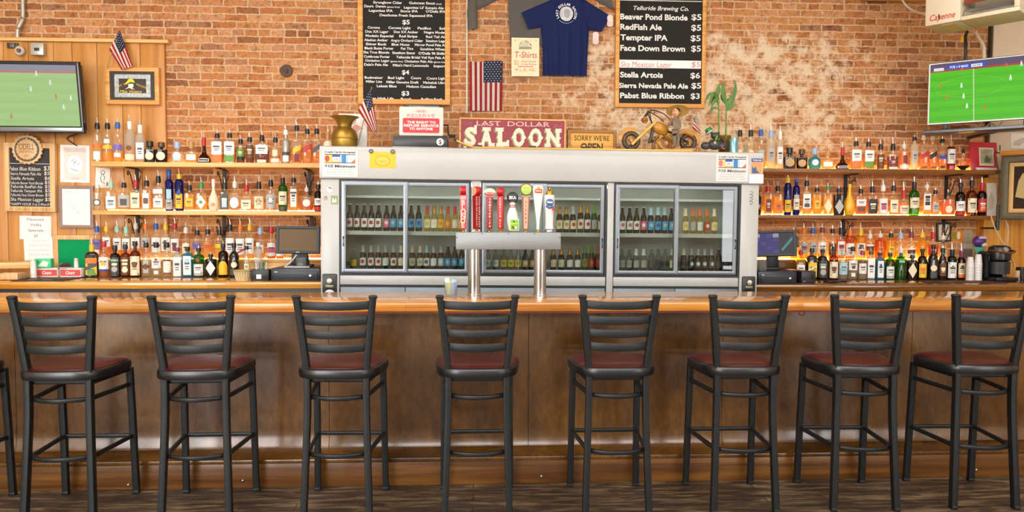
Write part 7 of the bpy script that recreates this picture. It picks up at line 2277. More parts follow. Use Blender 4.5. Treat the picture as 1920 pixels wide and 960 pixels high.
beers([(656, 'n', 'WR', None, h5), (669.5, 'n', 'WR', None, h5), (683, 'n', 'WR', None, h5), (696.3, 'n', 'WR', None, h5), (709.8, 'n', 'WR', None, h5), (725, 'n', 'PW', None, h5), (738, 'n', 'AL', None, h5), (752, 'n', 'AL', None, h5),
       (771, 'n', 'AB', None, h5), (785, 'n', 'AB', None, h5), (801, 'c', 'CY', 'R', 0.198), (814, 'c', 'WC', 'Q', 0.198), (826.5, 'c', 'YO', 'Q', 0.198), (840, 'c', 'OY', 'R', 0.198), (853, 'c', 'CW', 'R', 0.198), (866, 'c', 'YO', 'Q', 0.198)],
      430, zs2, 0.16, 'top rack, first cooler bay', 'beer bottles on the upper rack of the first cooler bay')
beers([(663, 'x', 'Y', None, 0.15), (681, 'n', 'WR', 'S', 0.18), (696, 'n', 'WR', 'S', 0.18), (709.5, 'n', 'WR', 'S', 0.18), (723, 'n', 'W', 'S', 0.18), (738, 'n', 'WR', 'S', 0.18), (752, 'n', 'C', 'C', 0.18),
       (773, 'n', 'CS', 'C', 0.18), (787.5, 'n', 'CS', 'C', 0.18), (800, 'n', 'WB', 'L', 0.18), (813, 'n', 'W', 'S', 0.18), (827, 'n', 'LW', 'S', 0.18), (840, 'n', 'AL', None, 0.18), (853, 'e' if False else 'n', 'AL', None, 0.18), (866, 'n', 'AL', None, 0.18)],
      502, zfl, 0.16, 'bottom, first cooler bay', 'beer bottles on the floor of the first cooler bay')
beers([(1048.5, 'n', 'CT', 'Q', h5), (1061.3, 'n', 'CT', 'Q', h5), (1074, 'n', 'CR', 'S', h5), (1088, 'n', 'CR', 'Q', 0.225), (1101, 'n', 'WR', 'Q', 0.22), (1113.6, 'g', 'S', 'G', 0.22), (1126, 'n', 'CT', 'S', h5)],
      430, zs2, 0.16, 'top rack, middle cooler bay', 'beer bottles on the upper rack of the middle cooler bay')
beers([(914, 'x', 'WL', None, 0.16), (929, 'x', 'WL', None, 0.16), (944.5, 'x', 'YG', None, 0.16), (958, 'x', 'YG', None, 0.16), (971.5, 'x', 'YG', None, 0.16), (985, 'n', 'TC', None, 0.16), (998, 'n', 'TC', None, 0.16), (1037, 'n', 'C', 'Q', 0.17), (1052, 'n', 'C', 'Q', 0.17), (1068, 'n', 'W', 'Q', 0.17), (1082.5, 'n', 'W', 'Q', 0.17), (1096.5, 'g', 'GR', 'G', 0.19), (1109, 'g', 'RO', 'G', 0.19), (1121, 'g', 'RO', 'O', 0.185)],
      503, zfl, 0.16, 'bottom, middle cooler bay', 'bottles on the floor of the middle cooler bay')
beers([(1166.5, 'n', 'WP', None, h5), (1180, 'n', 'WP', None, h5), (1193, 'n', 'WR', None, h5), (1206.5, 'n', 'PW', None, h5), (1219.5, 'n', 'AL', 'L', h5), (1233, 'n', 'AB', 'L', h5), (1245.5, 'n', 'AL', 'L', h5), (1258.5, 'n', 'AL', None, h5),
       (1284.5, 'c', 'CY', 'C', 0.2), (1299, 'c', 'S', 'O', 0.2), (1311.5, 'c', 'W', 'O', 0.2), (1325, 'c', 'RC', 'O', 0.2), (1338.5, 'c', 'CY', 'C', 0.2)],
      433, zs2, 0.16, 'top rack, third cooler bay', 'beer bottles on the upper rack of the third cooler bay')
beers([(1166, 'x', 'S', None, 0.17), (1179, 'x', 'S', None, 0.17), (1192, 'x', 'S', 'W', 0.17), (1206, 'x', 'S', 'W', 0.17), (1221, 'x', 'D', None, 0.175), (1234, 'x', 'D', None, 0.175), (1247, 'x', 'D', None, 0.175), (1260, 'x', 'C', 'C', 0.175),
       (1281, 'n', 'D', 'C', 0.175), (1295.5, 'n', 'DW', 'S', 0.175), (1308, 'n', 'DW', 'S', 0.175), (1320.5, 'n', 'DW', 'S', 0.175), (1333, 'n', 'DW', 'S', 0.175), (1347, 'n', 'D', None, 0.175), (1361, 'x', 'D', None, 0.16)],
      505, zfl, 0.16, 'bottom, third cooler bay', 'bottles on the floor of the third cooler bay')
# ------------------------------------------------------------------ televisions showing football
def EM(c, s=0.8):
    key = ('screen', c, s)
    if key not in _mats:
        m = M('#0c0c0e', 0.35 + 0.00001 * len(_mats), spec=0.2, emit=s)
        m.node_tree.nodes['Principled BSDF'].inputs['Emission Color'].default_value = lin(c) + (1,)
        _mats[key] = m
    return _mats[key]
def pitch_picture(t, w, h, y, grass, dark, players, line, s, banner, red, scores=False):
    scr = obj('screen', B().box(-w / 2, w / 2, y, y + 0.004, 0, h), EM(grass, s), t)
    def R(nm, u0, u1, v0, v1, c, d=0.0006):
        return obj(nm, B().box(-w / 2 + u0 * w, -w / 2 + u1 * w, y - d, y - d + 0.0005, v0 * h, v1 * h), EM(c, s), scr)
    for k in range(5):
        R('grass_band', 0.0, 1.0, 0.03 + k * 0.17, 0.11 + k * 0.17, dark, 0.0003)
    R('stand_banner', 0.0, 1.0, 0.90, 1.0, banner)
    R('advert_line', 0.0, 1.0, 0.865, 0.90, red)
    pl = B()
    (x0, y0), (x1, y1) = line[0]
    pl.prism([(-w / 2 + x0 * w - 0.004, y0 * h), (-w / 2 + x0 * w + 0.004, y0 * h), (-w / 2 + x1 * w + 0.004, y1 * h), (-w / 2 + x1 * w - 0.004, y1 * h)], y - 0.0011, y - 0.0006)
    cx_, cz_, rx, rz = line[1]
    pts = [(-w / 2 + (cx_ + math.cos(a) * rx) * w, y - 0.0009, (cz_ + math.sin(a) * rz) * h) for a in [2 * PI * k / 48 for k in range(48)]]
    pl.sweep(pts, [(-0.0002, -0.0025), (0.0002, -0.0025), (0.0002, 0.0025), (-0.0002, 0.0025)], up=(0, 1, 0), closed=True)
    obj('line_marking', pl, EM('#cfe8a8', s * 0.8), scr)
    for u, v, c in players:
        b = B()
        px, pz, k = -w / 2 + u * w, v * h, h * 0.05
        for (dx, dz, rx_, rz_) in ((0, 0.9, 0.16, 0.18), (0, 0.35, 0.26, 0.42), (-0.2, -0.35, 0.12, 0.42), (0.22, -0.3, 0.14, 0.40)):
            b.prism(ell(rx_ * k, rz_ * k, 10, px + dx * k, pz + dz * k), y - 0.0014, y - 0.0009)
        obj('player_print', b, EM(c, s), scr)
    if scores:
        R('score_strip', 0.14, 0.46, 0.895, 0.965, '#2a4fc0', 0.001)
        R('clock_strip', 0.34, 0.43, 0.90, 0.95, '#e8eaf4', 0.0014)
        R('name_strip', 0.03, 0.115, 0.885, 0.935, '#dcdce8', 0.0014)
        lt = B()
        lt.text('FCB 1-0 MAD', -w / 2 + 0.24 * w, 0.93 * h, 0.018, 0.15 * w, y - 0.0016, 0.02)
        obj('lettering', lt, EM('#f2f4ff', s), scr)
        lt = B()
        lt.text('LIVE 38:20', -w / 2 + 0.385 * w, 0.925 * h, 0.012, 0.07 * w, y - 0.0018, 0.02)
        obj('lettering', lt, EM('#30304a', s), scr)
    return scr
TVB = M('#1a1c1f', 0.2, spec=0.6)
# left set
pr_t, pr_b = W(152, 116, 6.30), W(160, 250.5, 6.37)
hh = (pr_t - pr_b).length
ww = hh * 1.66
t = thing('television', 'flat television tilted down on the pine boards, showing pale green football pitch', 'television', (pr_b.x - ww / 2, 6.37, pr_b.z), 0.0, None, 0.0, math.atan2(0.07, hh))
obj('bezel', B().frame(-ww / 2, ww / 2, 0, hh, 0.028, -0.018, 0.02, 0.006), TVB, t)
obj('lower_bezel', B().box(-ww / 2 + 0.012, ww / 2 - 0.012, -0.022, -0.0185, 0.014, 0.05, 0.002), M('#8d9296', 0.25, 0.6), t)
obj('shell', B().box(-ww / 2 + 0.01, ww / 2 - 0.01, 0.0205, 0.07, 0.02, hh - 0.02, 0.01), TVB, t)
pn = pitch_picture(t, ww - 0.055, hh - 0.055 - 0.03, -0.0015, '#a6c886', '#a2c482', [(0.93, 0.46, '#eef4e8'), (0.76, 0.71, '#eef4e8'), (0.585, 0.6, '#eef4e8'), (0.86, 0.31, '#eef4e8'), (0.645, 0.85, '#e6f0da'), (0.80, 0.48, '#c8794a'), (0.39, 0.15, '#c8794a')], (((0.26, 0.02), (0.23, 0.86)), (0.40, 0.55, 0.15, 0.13)), 1.1, '#8f8f9c', '#c07a78')  # reflection wash on this screen is put into the pale picture colours
pn.location = (0, 0, 0.058)
obj('wall_mount', B().box(-0.12, 0.12, 0.0705, YW - 0.037 - 6.37 + 0.0, hh * 0.42, hh * 0.62, 0.004), BLACKM, t)
t['group'] = 'wall televisions'
# right set, turned towards the room
pa, pb_ = W(1740, 178, 6.22), W(1922, 158, 5.80)
ang = math.atan2(pb_.y - pa.y, pb_.x - pa.x)
za, zb_ = W(1740, 120, 6.22).z, W(1740, 235, 6.22).z
hh = za - zb_
ww = hh * 1.72
ctr = pa + Vector((math.cos(ang), math.sin(ang), 0)) * ww / 2
t = thing('television', 'silver-edged television angled in the right corner, showing bright green football', 'television', (ctr.x, ctr.y, zb_), ang)
t['group'] = 'wall televisions'
obj('bezel', B().frame(-ww / 2, ww / 2, 0, hh, 0.014, -0.012, 0.02, 0.003), M('#a9a9a6', 0.3, 0.7), t)
obj('shell', B().box(-ww / 2 + 0.01, ww / 2 - 0.01, 0.0205, 0.06, 0.02, hh - 0.02, 0.01), TVB, t)
pn = pitch_picture(t, ww - 0.026, hh - 0.026, -0.002, '#4cbe00', '#47b400', [(0.285, 0.42, '#f2f6f2'), (0.315, 0.25, '#f2f6f2'), (0.265, 0.60, '#e8f0ee'), (0.655, 0.66, '#f2f6f2'), (0.735, 0.87, '#e8f0ee'), (0.84, 0.76, '#f2f6f2'), (0.15, 0.42, '#d8622a'), (0.09, 0.63, '#d8622a'), (0.46, 0.2, '#d8622a'), (0.62, 0.865, '#b8743a'), (0.265, 0.86, '#b8743a')], (((0.375, 0.0), (0.36, 0.87)), (0.34, 0.58, 0.29, 0.17)), 1.15, '#5a4a66', '#a83a3a', True)
pn.location = (0, 0, 0.013)
MB_ = Matrix.Translation((ctr.x, ctr.y, zb_)) @ Matrix.Rotation(ang, 4, 'Z')
bk = MB_ @ Vector((0.05, 0.06, 0))
arm = B()
arm.box(-0.03, 0.13, 0.0605, 0.075, hh * 0.3, hh * 0.7, 0.003)
arm.tube([(0.05, 0.07, hh * 0.5), (0.20, 0.30, hh * 0.5)], 0.02, 10)
obj('wall_arm', arm, BLACKM, t)
q = MB_ @ Vector((0.20, 0.30, hh * 0.5))
qi = MB_.inverted() @ Vector((q.x, 6.548, q.z))
obj('wall_arm', B().tube([(0.20, 0.30, hh * 0.5), qi], 0.022, 10), BLACKM, t)
for u in (-0.35, 0.28):
    obj('foot', B().box(u * ww - 0.02, u * ww + 0.02, -0.03, 0.05, -0.045, -0.0005, 0.004), BLACK, t)
# flat dark shelf below it
ps, pe = W(1731, 249, 6.24), W(1922, 236, 5.80)
an2 = math.atan2(pe.y - ps.y, pe.x - ps.x)
L_ = 1.05
c2 = ps + Vector((math.cos(an2), math.sin(an2), 0)) * L_ / 2
zs_ = zb_ - 0.0455
t = thing('television_shelf', 'dark metal shelf under the angled right television', 'shelf', (c2.x, c2.y, zs_), an2)
obj('plate', B().box(-L_ / 2, L_ / 2, -0.04, 0.18, -0.032, 0.0, 0.004), M('#44464a', 0.35, 0.5), t)
obj('lip', B().box(-L_ / 2 + 0.002, L_ / 2 - 0.002, -0.048, -0.0405, -0.028, -0.006, 0.002), M('#6a6c70', 0.35, 0.6), t)
M2 = Matrix.Translation((c2.x, c2.y, zs_)) @ Matrix.Rotation(an2, 4, 'Z')
qq = M2 @ Vector((0.0, 0.17, -0.016))
obj('bracket', B().tube([(0.0, 0.17, -0.02), M2.inverted() @ Vector((qq.x + 0.1, 6.548, zs_ - 0.02))], 0.016, 8), BLACKM, t)
tag(obj('cable', B().tube(smooth_path([W(1825, 234, 6.13), W(1835, 239, 6.14), W(1848, 238, 6.12), W(1858, 231, 6.1), W(1869, 237, 6.1), W(1880, 228, 6.1)], 6), 0.006, 8), M('#cfc2ae', 0.5)), 'pale looped cable lying on the shelf below the right television', 'cable')
tag(obj('cable', B().tube(smooth_path([W(150, 249, 6.5), W(126, 258, 6.55), W(134, 267, 6.555), W(145, 274, 6.558)], 6), 0.004, 8), BLACK), 'black cable hanging below the left television', 'cable')

# ------------------------------------------------------------------ unit heater
A_, B_ = W(1734, 51, 5.62), W(1911, 17, 5.14)
an = math.atan2(B_.y - A_.y, B_.x - A_.x)
L_ = (Vector((B_.x, B_.y)) - Vector((A_.x, A_.y))).length
zh = (A_.z + W(1911, 17, 5.14).z) / 2
c2 = (A_ + B_) / 2
HB = M('#d9cbb0', 0.45)
t = thing('unit_heater', 'beige gas unit heater with louvres hanging at upper right', 'heater', (c2.x, c2.y, zh), an)
hx = L_ / 2
ux = -hx + L_ * 0.395
HT = 0.62
obj('cabinet', B().box(-hx, ux, 0.0, 0.36, 0.0, HT, 0.008), HB, t)
cs = B()
cs.box(ux + 0.001, hx, 0.012, 0.36, 0.0, 0.03, 0.003)
cs.box(ux + 0.001, hx, 0.012, 0.36, HT - 0.03, HT, 0.003)
cs.box(hx - 0.035, hx, 0.012, 0.36, 0.031, HT - 0.031, 0.003)
cs.box(ux + 0.001, hx - 0.036, 0.33, 0.36, 0.031, HT - 0.031, 0.003)
obj('casing', cs, HB, t)
for k in range(7):
    z = 0.065 + k * 0.085
    obj('louvre', B().box(ux + 0.012, hx - 0.037, 0.0, 0.006, -0.035, 0.035, 0.001, mat=Matrix.Translation((0, 0.05, z)) @ Matrix.Rotation(-0.75, 4, 'X')), M('#9c4a32', 0.4, 0.3) if k % 2 == 1 else M('#c9ccc9', 0.25, 0.8), t)
lt = B().text('Cayenne', (-hx + ux) / 2, 0.055, 0.045, (ux + hx) * 0.72, -0.0012, 0.02, shear=0.25)
obj('lettering', lt, M('#c8442a', 0.5), t)
pc = B().prism([(-0.006, 0.0), (0.006, 0.006), (0.0, 0.04), (-0.01, 0.05)], -0.0016, -0.0008, mat=Matrix.Translation(((-hx + ux) / 2 - 0.02, 0, 0.03)))
obj('pepper_print', pc, M('#2a2a2a', 0.5), t)
obj('bottom_plate', B().box(-hx + 0.10, -hx + 0.19, 0.06, 0.32, -0.003, -0.0005), M('#e3c98a', 0.5), t)
for u in (-0.3, 0.25):
    obj('hanger_rod', B().tube([(u * L_, 0.18, HT + 0.0), (u * L_, 0.18, 4.299 - zh)], 0.008, 8), STEEL, t)
mh = Matrix.Translation((c2.x, c2.y, zh)) @ Matrix.Rotation(an, 4, 'Z')
for px, r, m_, lab, nm in ((1810.5, 0.013, M('#3a3430', 0.4, 0.3), 'dark gas pipe dropping behind the right television', 'pipe'), (1838, 0.014, M('#d8c9ae', 0.5), 'beige flexible conduit bending down behind the right television', 'conduit')):
    if nm == 'pipe':
        p0 = W(px, 62, 6.0)
        w_ = obj('gas_pipe', B().tube(smooth_path([(p0.x, 5.98, p0.z + 0.01), (p0.x, 6.0, p0.z - 0.03), W(px, 74, 6.2), W(px, 128, 6.24)], 5), r, 10), m_)
        p0 = W(1804, 66, 5.98)
        obj('valve', B().box(p0.x - 0.014, p0.x + 0.006, 5.97, 5.985, p0.z - 0.06, p0.z, 0.003), M('#e0b020', 0.4), w_)
    else:
        w_ = obj('conduit', B().tube(smooth_path([W(1828, 58, 6.02), W(1834, 70, 6.03), W(1843, 84, 6.05), W(1845, 98, 6.06), W(1845, 125, 6.06)], 5), r, 10), m_)
    tag(w_, lab, 'pipe')
tag(obj('cable', B().tube(smooth_path([W(1690, -4, 6.5), W(1697, 8, 6.5), W(1712, 20, 6.45), W(1735, 27, 6.2)], 6), 0.010, 8), M('#d9cdb8', 0.5)), 'thick white cable sagging from the beam to the unit heater', 'cable')

# ------------------------------------------------------------------ tills and the rest of the left counter
NB = M('#23262e', 0.35)
def till_drawer(label, xa, xb_, ya, yb_, z0, h):
    t = thing('cash_drawer', label, 'cash drawer', ((xa + xb_) / 2, ya, z0))
    w = (xb_ - xa) / 2
    obj('case', B().box(-w, w, 0.0, yb_ - ya, 0.0005, h, 0.006), NB, t)
    d = obj('drawer', B().box(-w + 0.02, w - 0.02, -0.008, -0.0005, 0.012, h - 0.02, 0.003), M('#2b2f38', 0.4), t)
    obj('slot', B().box(-w * 0.72, w * 0.3, -0.0095, -0.0085, h * 0.48, h * 0.56), BLACK, d)
    obj('lock', B().lathe([(0, 0), (0.010, 0), (0.010, 0.006), (0, 0.007)], 16, mat=Matrix.Translation((w * 0.62, -0.0085, h * 0.42)) @ Matrix.Rotation(PI / 2, 4, 'X')), CHROME, d)
    obj('badge', B().box(-w * 0.86, -w * 0.72, -0.0095, -0.0085, h * 0.68, h * 0.76), M('#b9bcc4', 0.4), d)
    return t
xa, xb_ = W(508, 515, 5.84).x, min(W(600, 515, 5.84).x, -1.172)
hD = W(550, 503, 5.84).z - ZL
till_drawer('dark cash drawer under the left touchscreen till', xa, xb_, 5.84, 6.18, ZL + 0.0005, hD)
ztop = ZL + hD + 0.001
f = Flat(517, 424, 598, 476, 6.0)
t = thing('till_monitor', 'black touchscreen till monitor with a blank brown screen left of cooler', 'monitor', (f.cx, 6.02, ztop))
mz = f.z0 - ztop
obj('base', B().box(-0.10, 0.11, -0.02, 0.10, 0.0, 0.018, 0.005), BLACK, t)
obj('stand', B().prism([(-0.07, 0.0185), (0.08, 0.0185), (0.05, mz + 0.1), (-0.045, mz + 0.1)], 0.03, 0.06, bev=0.005), BLACK, t)
R_ = Matrix.Translation((0, 0.0, mz)) @ Matrix.Rotation(-0.10, 4, 'X') @ Matrix.Rotation(0.10, 4, 'Z')
obj('bezel', B().frame(-f.w / 2, f.w / 2, 0, f.h, 0.024, -0.02, 0.005, 0.004, mat=R_), BLACK, t)
obj('screen', B().box(-f.w / 2 + 0.022, f.w / 2 - 0.022, -0.014, -0.004, 0.022, f.h - 0.022, mat=R_), M('#6e5c44', 0.5, spec=0.15), t)
obj('shell', B().box(-f.w / 2 + 0.012, f.w / 2 - 0.012, 0.0055, 0.04, 0.012, f.h - 0.012, 0.01, mat=R_), BLACK, t)
obj('logo_plate', B().box(-0.012, 0.012, -0.0215, -0.0203, 0.008, 0.014, mat=R_), M('#c9ccd0', 0.4), t)
x0 = W(563, 492, 5.92).x
t = thing('rocks_glass', 'clear rocks glass standing on the left cash drawer', 'glass', (x0 - 0.0, 5.955, ztop))
gh = W(563, 483, 5.95).z - ztop
obj('tumbler', B().lathe([(0, 0.01), (0.034, 0.01), (0.038, gh), (0.041, gh), (0.038, 0.0), (0, 0)], 24, cap=False), GLASSC, t)
obj('facets', B().lathe([(0.0385, 0.003), (0.0395, gh * 0.45)], 8, cap=False), GLASSC, t)
zc = ztop + 0.006
tag(obj('cable', B().tube(smooth_path([W(556, 478, 5.975), W(548, 488, 5.95), Vector((W(541, 495, 5.93).x, 5.92, zc + 0.02)), Vector((W(535, 499, 5.90).x, 5.89, zc)), Vector((W(545, 500, 5.88).x, 5.88, zc)), Vector((W(560, 501, 5.87).x, 5.87, zc)), Vector((W(580, 501, 5.88).x, 5.88, zc))], 6), 0.006, 8), M('#c9c9c6', 0.5)), 'light grey cable looping from the left till monitor', 'cable')
# pen box
f = Flat(469, 506, 503, 529, 5.84)
t = thing('pen_box', 'black box holding pens beside the wicker basket', 'box', (f.cx, 5.90, ZL + 0.001))
hP = f.z0 + f.h - ZL
wv = B()
w_ = f.w / 2
for a in ((-w_, w_, -0.05, -0.045), (-w_, w_, 0.045, 0.05), (-w_, -w_ + 0.005, -0.0445, 0.0445), (w_ - 0.005, w_, -0.0445, 0.0445)):
    wv.box(*a, 0.0, hP, 0.001)
wv.box(-w_ + 0.005, w_ - 0.005, -0.0445, 0.0445, 0.0, 0.004)
obj('box', wv, BLACK, t)
obj('sticker', B().box(-0.025, 0.013, -0.0512, -0.0502, hP * 0.2, hP * 0.58), PAPER, t)
for k, (u, c, tl) in enumerate(((-0.5, '#d8dadc', -0.2), (-0.3, '#3a6a5a', 0.1), (-0.1, '#c9ccd0', -0.1), (0.1, '#1f7a66', 0.25), (0.3, '#2a8a70', 0.1), (0.45, '#dfe4e4', 0.3))):
    x = u * w_
    tag(obj('pen', B().tube([(0, 0, 0), (tl * 0.05, 0.0, hP + 0.045)], 0.004, 8), M(c, 0.4), loc=(f.cx + x * 0.8, 5.885 + 0.012 * (k % 3), ZL + 0.010)), '%s pen standing in the black pen box' % ['silver leaning', 'dark green', 'light grey', 'teal leaning', 'sea-green', 'white tilted'][k], 'pen', 'pens in the black box')
# wicker basket
f = Flat(437, 508, 468, 529, 5.85)
t = thing('wicker_basket', 'small cream woven basket on left counter edge', 'basket', (f.cx, 5.88, ZL + 0.001))
bh = f.z0 + f.h - ZL
bw = f.w / 2
obj('body', B().lathe([(0, 0.004), (bw * 0.66, 0.004), (bw * 0.98, bh), (bw * 1.02, bh), (bw * 0.70, 0.0), (0, 0.0)], 28, cap=False), M('#cdb98a', 0.8, bump=0.6, bscale=180), t)
sb_ = B()
for k in range(18):
    a_ = 2 * PI * k / 18
    sb_.tube([(math.cos(a_) * bw * 0.71, math.sin(a_) * bw * 0.71, 0.002), (math.cos(a_) * bw * 1.03, math.sin(a_) * bw * 1.03, bh)], 0.003, 6)
obj('weave', sb_, M('#e0d2a8', 0.8), t)
obj('rim', B().torus((0, 0, bh), bw * 1.01, 0.005, 'Z', 28, 8), M('#b39a64', 0.8), t)
# red and white cartons, cup, gum pack and oddments by the green board
for k, (p0, p1, lab) in enumerate(((68, 108, 'red and white beer carton nearest the white paper cup'), (112, 152, 'red and white beer carton nearest the near-black bottle'))):
    f = Flat(p0, 503, p1, 520, 6.22)
    t = thing('beer_carton', lab + ' on left counter', 'carton', (f.cx, 6.27, ZL + 0.005), 0, 'cartons by the green board')
    ch = f.z0 + f.h - ZL - 0.005
    obj('box', B().box(-f.w / 2, f.w / 2, -0.05, 0.05, 0, ch, 0.002), M('#efe6e0', 0.5), t)
    pn = obj('red_panel', B().box(-f.w / 2 + 0.004, f.w / 2 - 0.004, -0.0515, -0.0505, ch * 0.14, ch * 0.84), M('#d9544e', 0.5), t)
    obj('lettering', B().text('Coors', 0.0, ch * 0.5, ch * 0.34, f.w * 0.42, -0.0519, 0.03, shear=0.25), M('#f8f2ee', 0.5), pn)
f = Flat(57, 490, 68.5, 520, 6.16)
t = thing('paper_cup', 'white paper cup beside the red cartons', 'cup', (f.cx, 6.16, ZL + 0.005))
obj('cup', B().lathe([(0, 0), (f.w * 0.5, 0.0), (f.w * 0.40, f.z0 + f.h - ZL), (f.w * 0.36, f.z0 + f.h - ZL), (0, 0.01)], 22), WHITE, t)
obj('rim', B().torus((0, 0, 0.003), f.w * 0.5, 0.003, 'Z', 22, 6), WHITE, t)
zc_ = ZL + 0.006 + W(88, 503, 6.22).z - ZL
f = Flat(70, 483, 99, 501, 6.26)
t = thing('gum_pack', 'green and white packet lying on top of a beer carton', 'packet', (f.cx, 6.25, W(88, 503, 6.22).z + 0.002), 0.1)
obj('box', B().box(-f.w / 2, f.w / 2, -0.03, 0.03, 0.0, f.h * 0.95, 0.003), M('#3fc98a', 0.45), t)
obj('print', B().prism([(-f.w * 0.3, 0.012), (f.w * 0.28, 0.012), (f.w * 0.36, f.h * 0.6), (f.w * 0.05, f.h * 0.75), (-f.w * 0.2, f.h * 0.4)], -0.0315, -0.0303), M('#dfe9dc', 0.5), t)
obj('spot', B().prism(ell(0.018, 0.014, 16, -f.w * 0.36, f.h * 0.66), -0.0322, -0.0305), M('#1fa566', 0.5), t)
zt2 = W(130, 503, 6.22).z + 0.002
t = thing('ashtray', 'small dark glass dish upside down on a beer carton', 'dish', (W(122, 500, 6.25).x, 6.25, zt2))
obj('dish', B().lathe([(0.05, 0.0), (0.052, 0.006), (0.035, 0.03), (0.02, 0.04), (0, 0.042)], 24), M('#3c302e', 0.15, spec=0.7), t)
obj('foot', B().torus((0, 0, 0.003), 0.05, 0.004, 'Z', 24, 6), M('#c9c4c0', 0.2), t)
t = thing('salt_shaker', 'little white shaker on a beer carton before the green board', 'shaker', (W(143, 495, 6.26).x, 6.26, zt2))
obj('body', B().lathe([(0, 0), (0.018, 0), (0.017, 0.055), (0.013, 0.06), (0, 0.06)], 18), M('#e2e2da', 0.3), t)
obj('cap', B().lathe([(0, 0.0605), (0.017, 0.0605), (0.016, 0.078), (0, 0.082)], 18), M('#c9c6be', 0.35, 0.3), t)
# rubber mats
def bar_mat(label, pts, z, print_c):
    q = [P(px, py, z) for px, py in pts]
    c = sum(q, Vector()) / 4
    t = thing('bar_mat', label, 'mat', (c.x, c.y, z))
    b = bmesh.new()
    a = [b.verts.new((p_.x - c.x, p_.y - c.y, 0.004)) for p_ in q]
    d = [b.verts.new((p_.x - c.x, p_.y - c.y, 0.0)) for p_ in q]
    b.faces.new(a)
    b.faces.new(list(reversed(d)))
    for i in range(4):
        b.faces.new((a[i], d[i], d[(i + 1) % 4], a[(i + 1) % 4]))
    bmesh.ops.recalc_face_normals(b, faces=b.faces)
    obj('mat', B()._take(b, 0), M('#2c2724', 0.6, bump=0.3, bscale=250), t)
    lt = B()
    r = random.Random(3)
    for k in range(16):
        u, v = r.uniform(0.1, 0.85), r.uniform(0.15, 0.8)
        p_ = (q[0] * (1 - u) + q[1] * u) * (1 - v) + (q[3] * (1 - u) + q[2] * u) * v - c
        lt.box(p_.x - 0.03, p_.x + 0.03, p_.y - 0.008, p_.y + 0.008, 0.0041, 0.0046)
    obj('logo_print', lt, M(print_c, 0.6), t)
    return t
bar_mat('black rubber bar mat with tan print at the left end of left counter', [(20, 527.5), (118, 527.5), (172, 517.5), (60, 519.5)], ZL + 0.001, '#b98f62')
bar_mat('black rubber bar mat with orange print on the right counter', [(1735, 531), (1880, 530.5), (1880, 527.5), (1722, 526.5)], ZR + 0.001, '#b8572a')
# plank ledge and box at the far left
f = Flat(-60, 488, 58, 500, 6.25)
t = thing('plank_ledge', 'short pine plank ledge at the left edge of the back counter', 'ledge', (W(0, 495, 6.1).x - 0.08, 6.28, ZL + 0.001), 0.28)
zl = W(20, 492, 6.2).z - ZL
obj('plank', B().box(-0.30, 0.245, -0.14, 0.12, zl - 0.05, zl, 0.005), PINE2, t)
obj('support', B().box(-0.28, -0.25, -0.12, 0.10, 0, zl - 0.0505), PINE2, t)
obj('support', B().box(0.205, 0.235, 0.0, 0.10, 0, zl - 0.0505), M('#3d3832', 0.6), t)
t = thing('wooden_box', 'small open wooden box under the plank ledge', 'box', (W(18, 520, 5.98).x, 6.0, ZL + 0.006), 0.1)
wb = B()
for a in ((-0.09, 0.075, -0.06, -0.052), (-0.09, 0.075, 0.052, 0.06), (-0.09, -0.082, -0.0515, 0.0515), (0.067, 0.075, -0.0515, 0.0515)):
    wb.box(*a, 0, 0.048, 0.001)
wb.box(-0.082, 0.067, -0.0515, 0.0515, 0.0, 0.006)
obj('box', wb, MAPLE, t)
obj('divider', B().box(-0.004, 0.004, -0.0515, 0.0515, 0.0065, 0.04), MAPLE, t)

# ------------------------------------------------------------------ right counter
xa, xb_ = max(W(1422, 520, 5.86).x, 2.262), W(1494, 520, 5.86).x
hD = W(1460, 509, 5.86).z - ZR
till_drawer('black cash drawer under the right touchscreen till', xa, xb_, 5.86, 6.18, ZR + 0.0005, hD)
ztop = ZR + hD + 0.001
f = Flat(1409, 432, 1488, 481, 6.04)
t = thing('till_monitor', 'touchscreen till monitor showing purple buttons right of the cooler', 'monitor', (W(1449, 480, 6.06).x + 0.012, 6.06, ztop), 0.0)
mz = f.z0 - ztop
obj('base', B().box(-0.09, 0.10, -0.02, 0.09, 0.0, 0.02, 0.005), BLACK, t)
obj('stand', B().prism([(-0.05, 0.0205), (0.06, 0.0205), (0.045, mz + 0.1), (-0.035, mz + 0.1)], 0.035, 0.06, bev=0.005), BLACK, t)
R_ = Matrix.Translation((0, 0.0, mz)) @ Matrix.Rotation(-0.16, 4, 'X') @ Matrix.Rotation(-0.22, 4, 'Z')
w_, h_ = f.w / 2, f.h
obj('bezel', B().frame(-w_, w_, 0, h_, 0.022, -0.02, 0.005, 0.004, mat=R_), BLACK, t)
obj('shell', B().box(-w_ + 0.012, w_ - 0.012, 0.0055, 0.04, 0.012, h_ - 0.012, 0.01, mat=R_), BLACK, t)
obj('card_reader', B().box(w_ + 0.0005, w_ + 0.022, -0.012, 0.03, h_ * 0.35, h_ * 0.75, 0.003, mat=R_), BLACK, t)
sc = obj('screen', B().box(-w_ + 0.02, w_ - 0.02, -0.014, -0.004, 0.02, h_ - 0.02, mat=R_), EM('#5a4f52', 0.35), t)
sw, shh = 2 * w_ - 0.044, h_ - 0.044
for r in range(5):
    for c in range(4):
        col_ = '#4a3f9a' if (r + c) % 3 else '#5a50ac'
        if r == 4 and c in (0, 3):
            col_ = '#c9c9d4'
        obj('button_print', B().box(-w_ + 0.022 + c * sw * 0.16, -w_ + 0.022 + (c + 0.92) * sw * 0.16, -0.0148, -0.0142, 0.024 + r * shh * 0.195, 0.024 + (r + 0.92) * shh * 0.195, mat=R_), EM(col_, 0.55), sc)
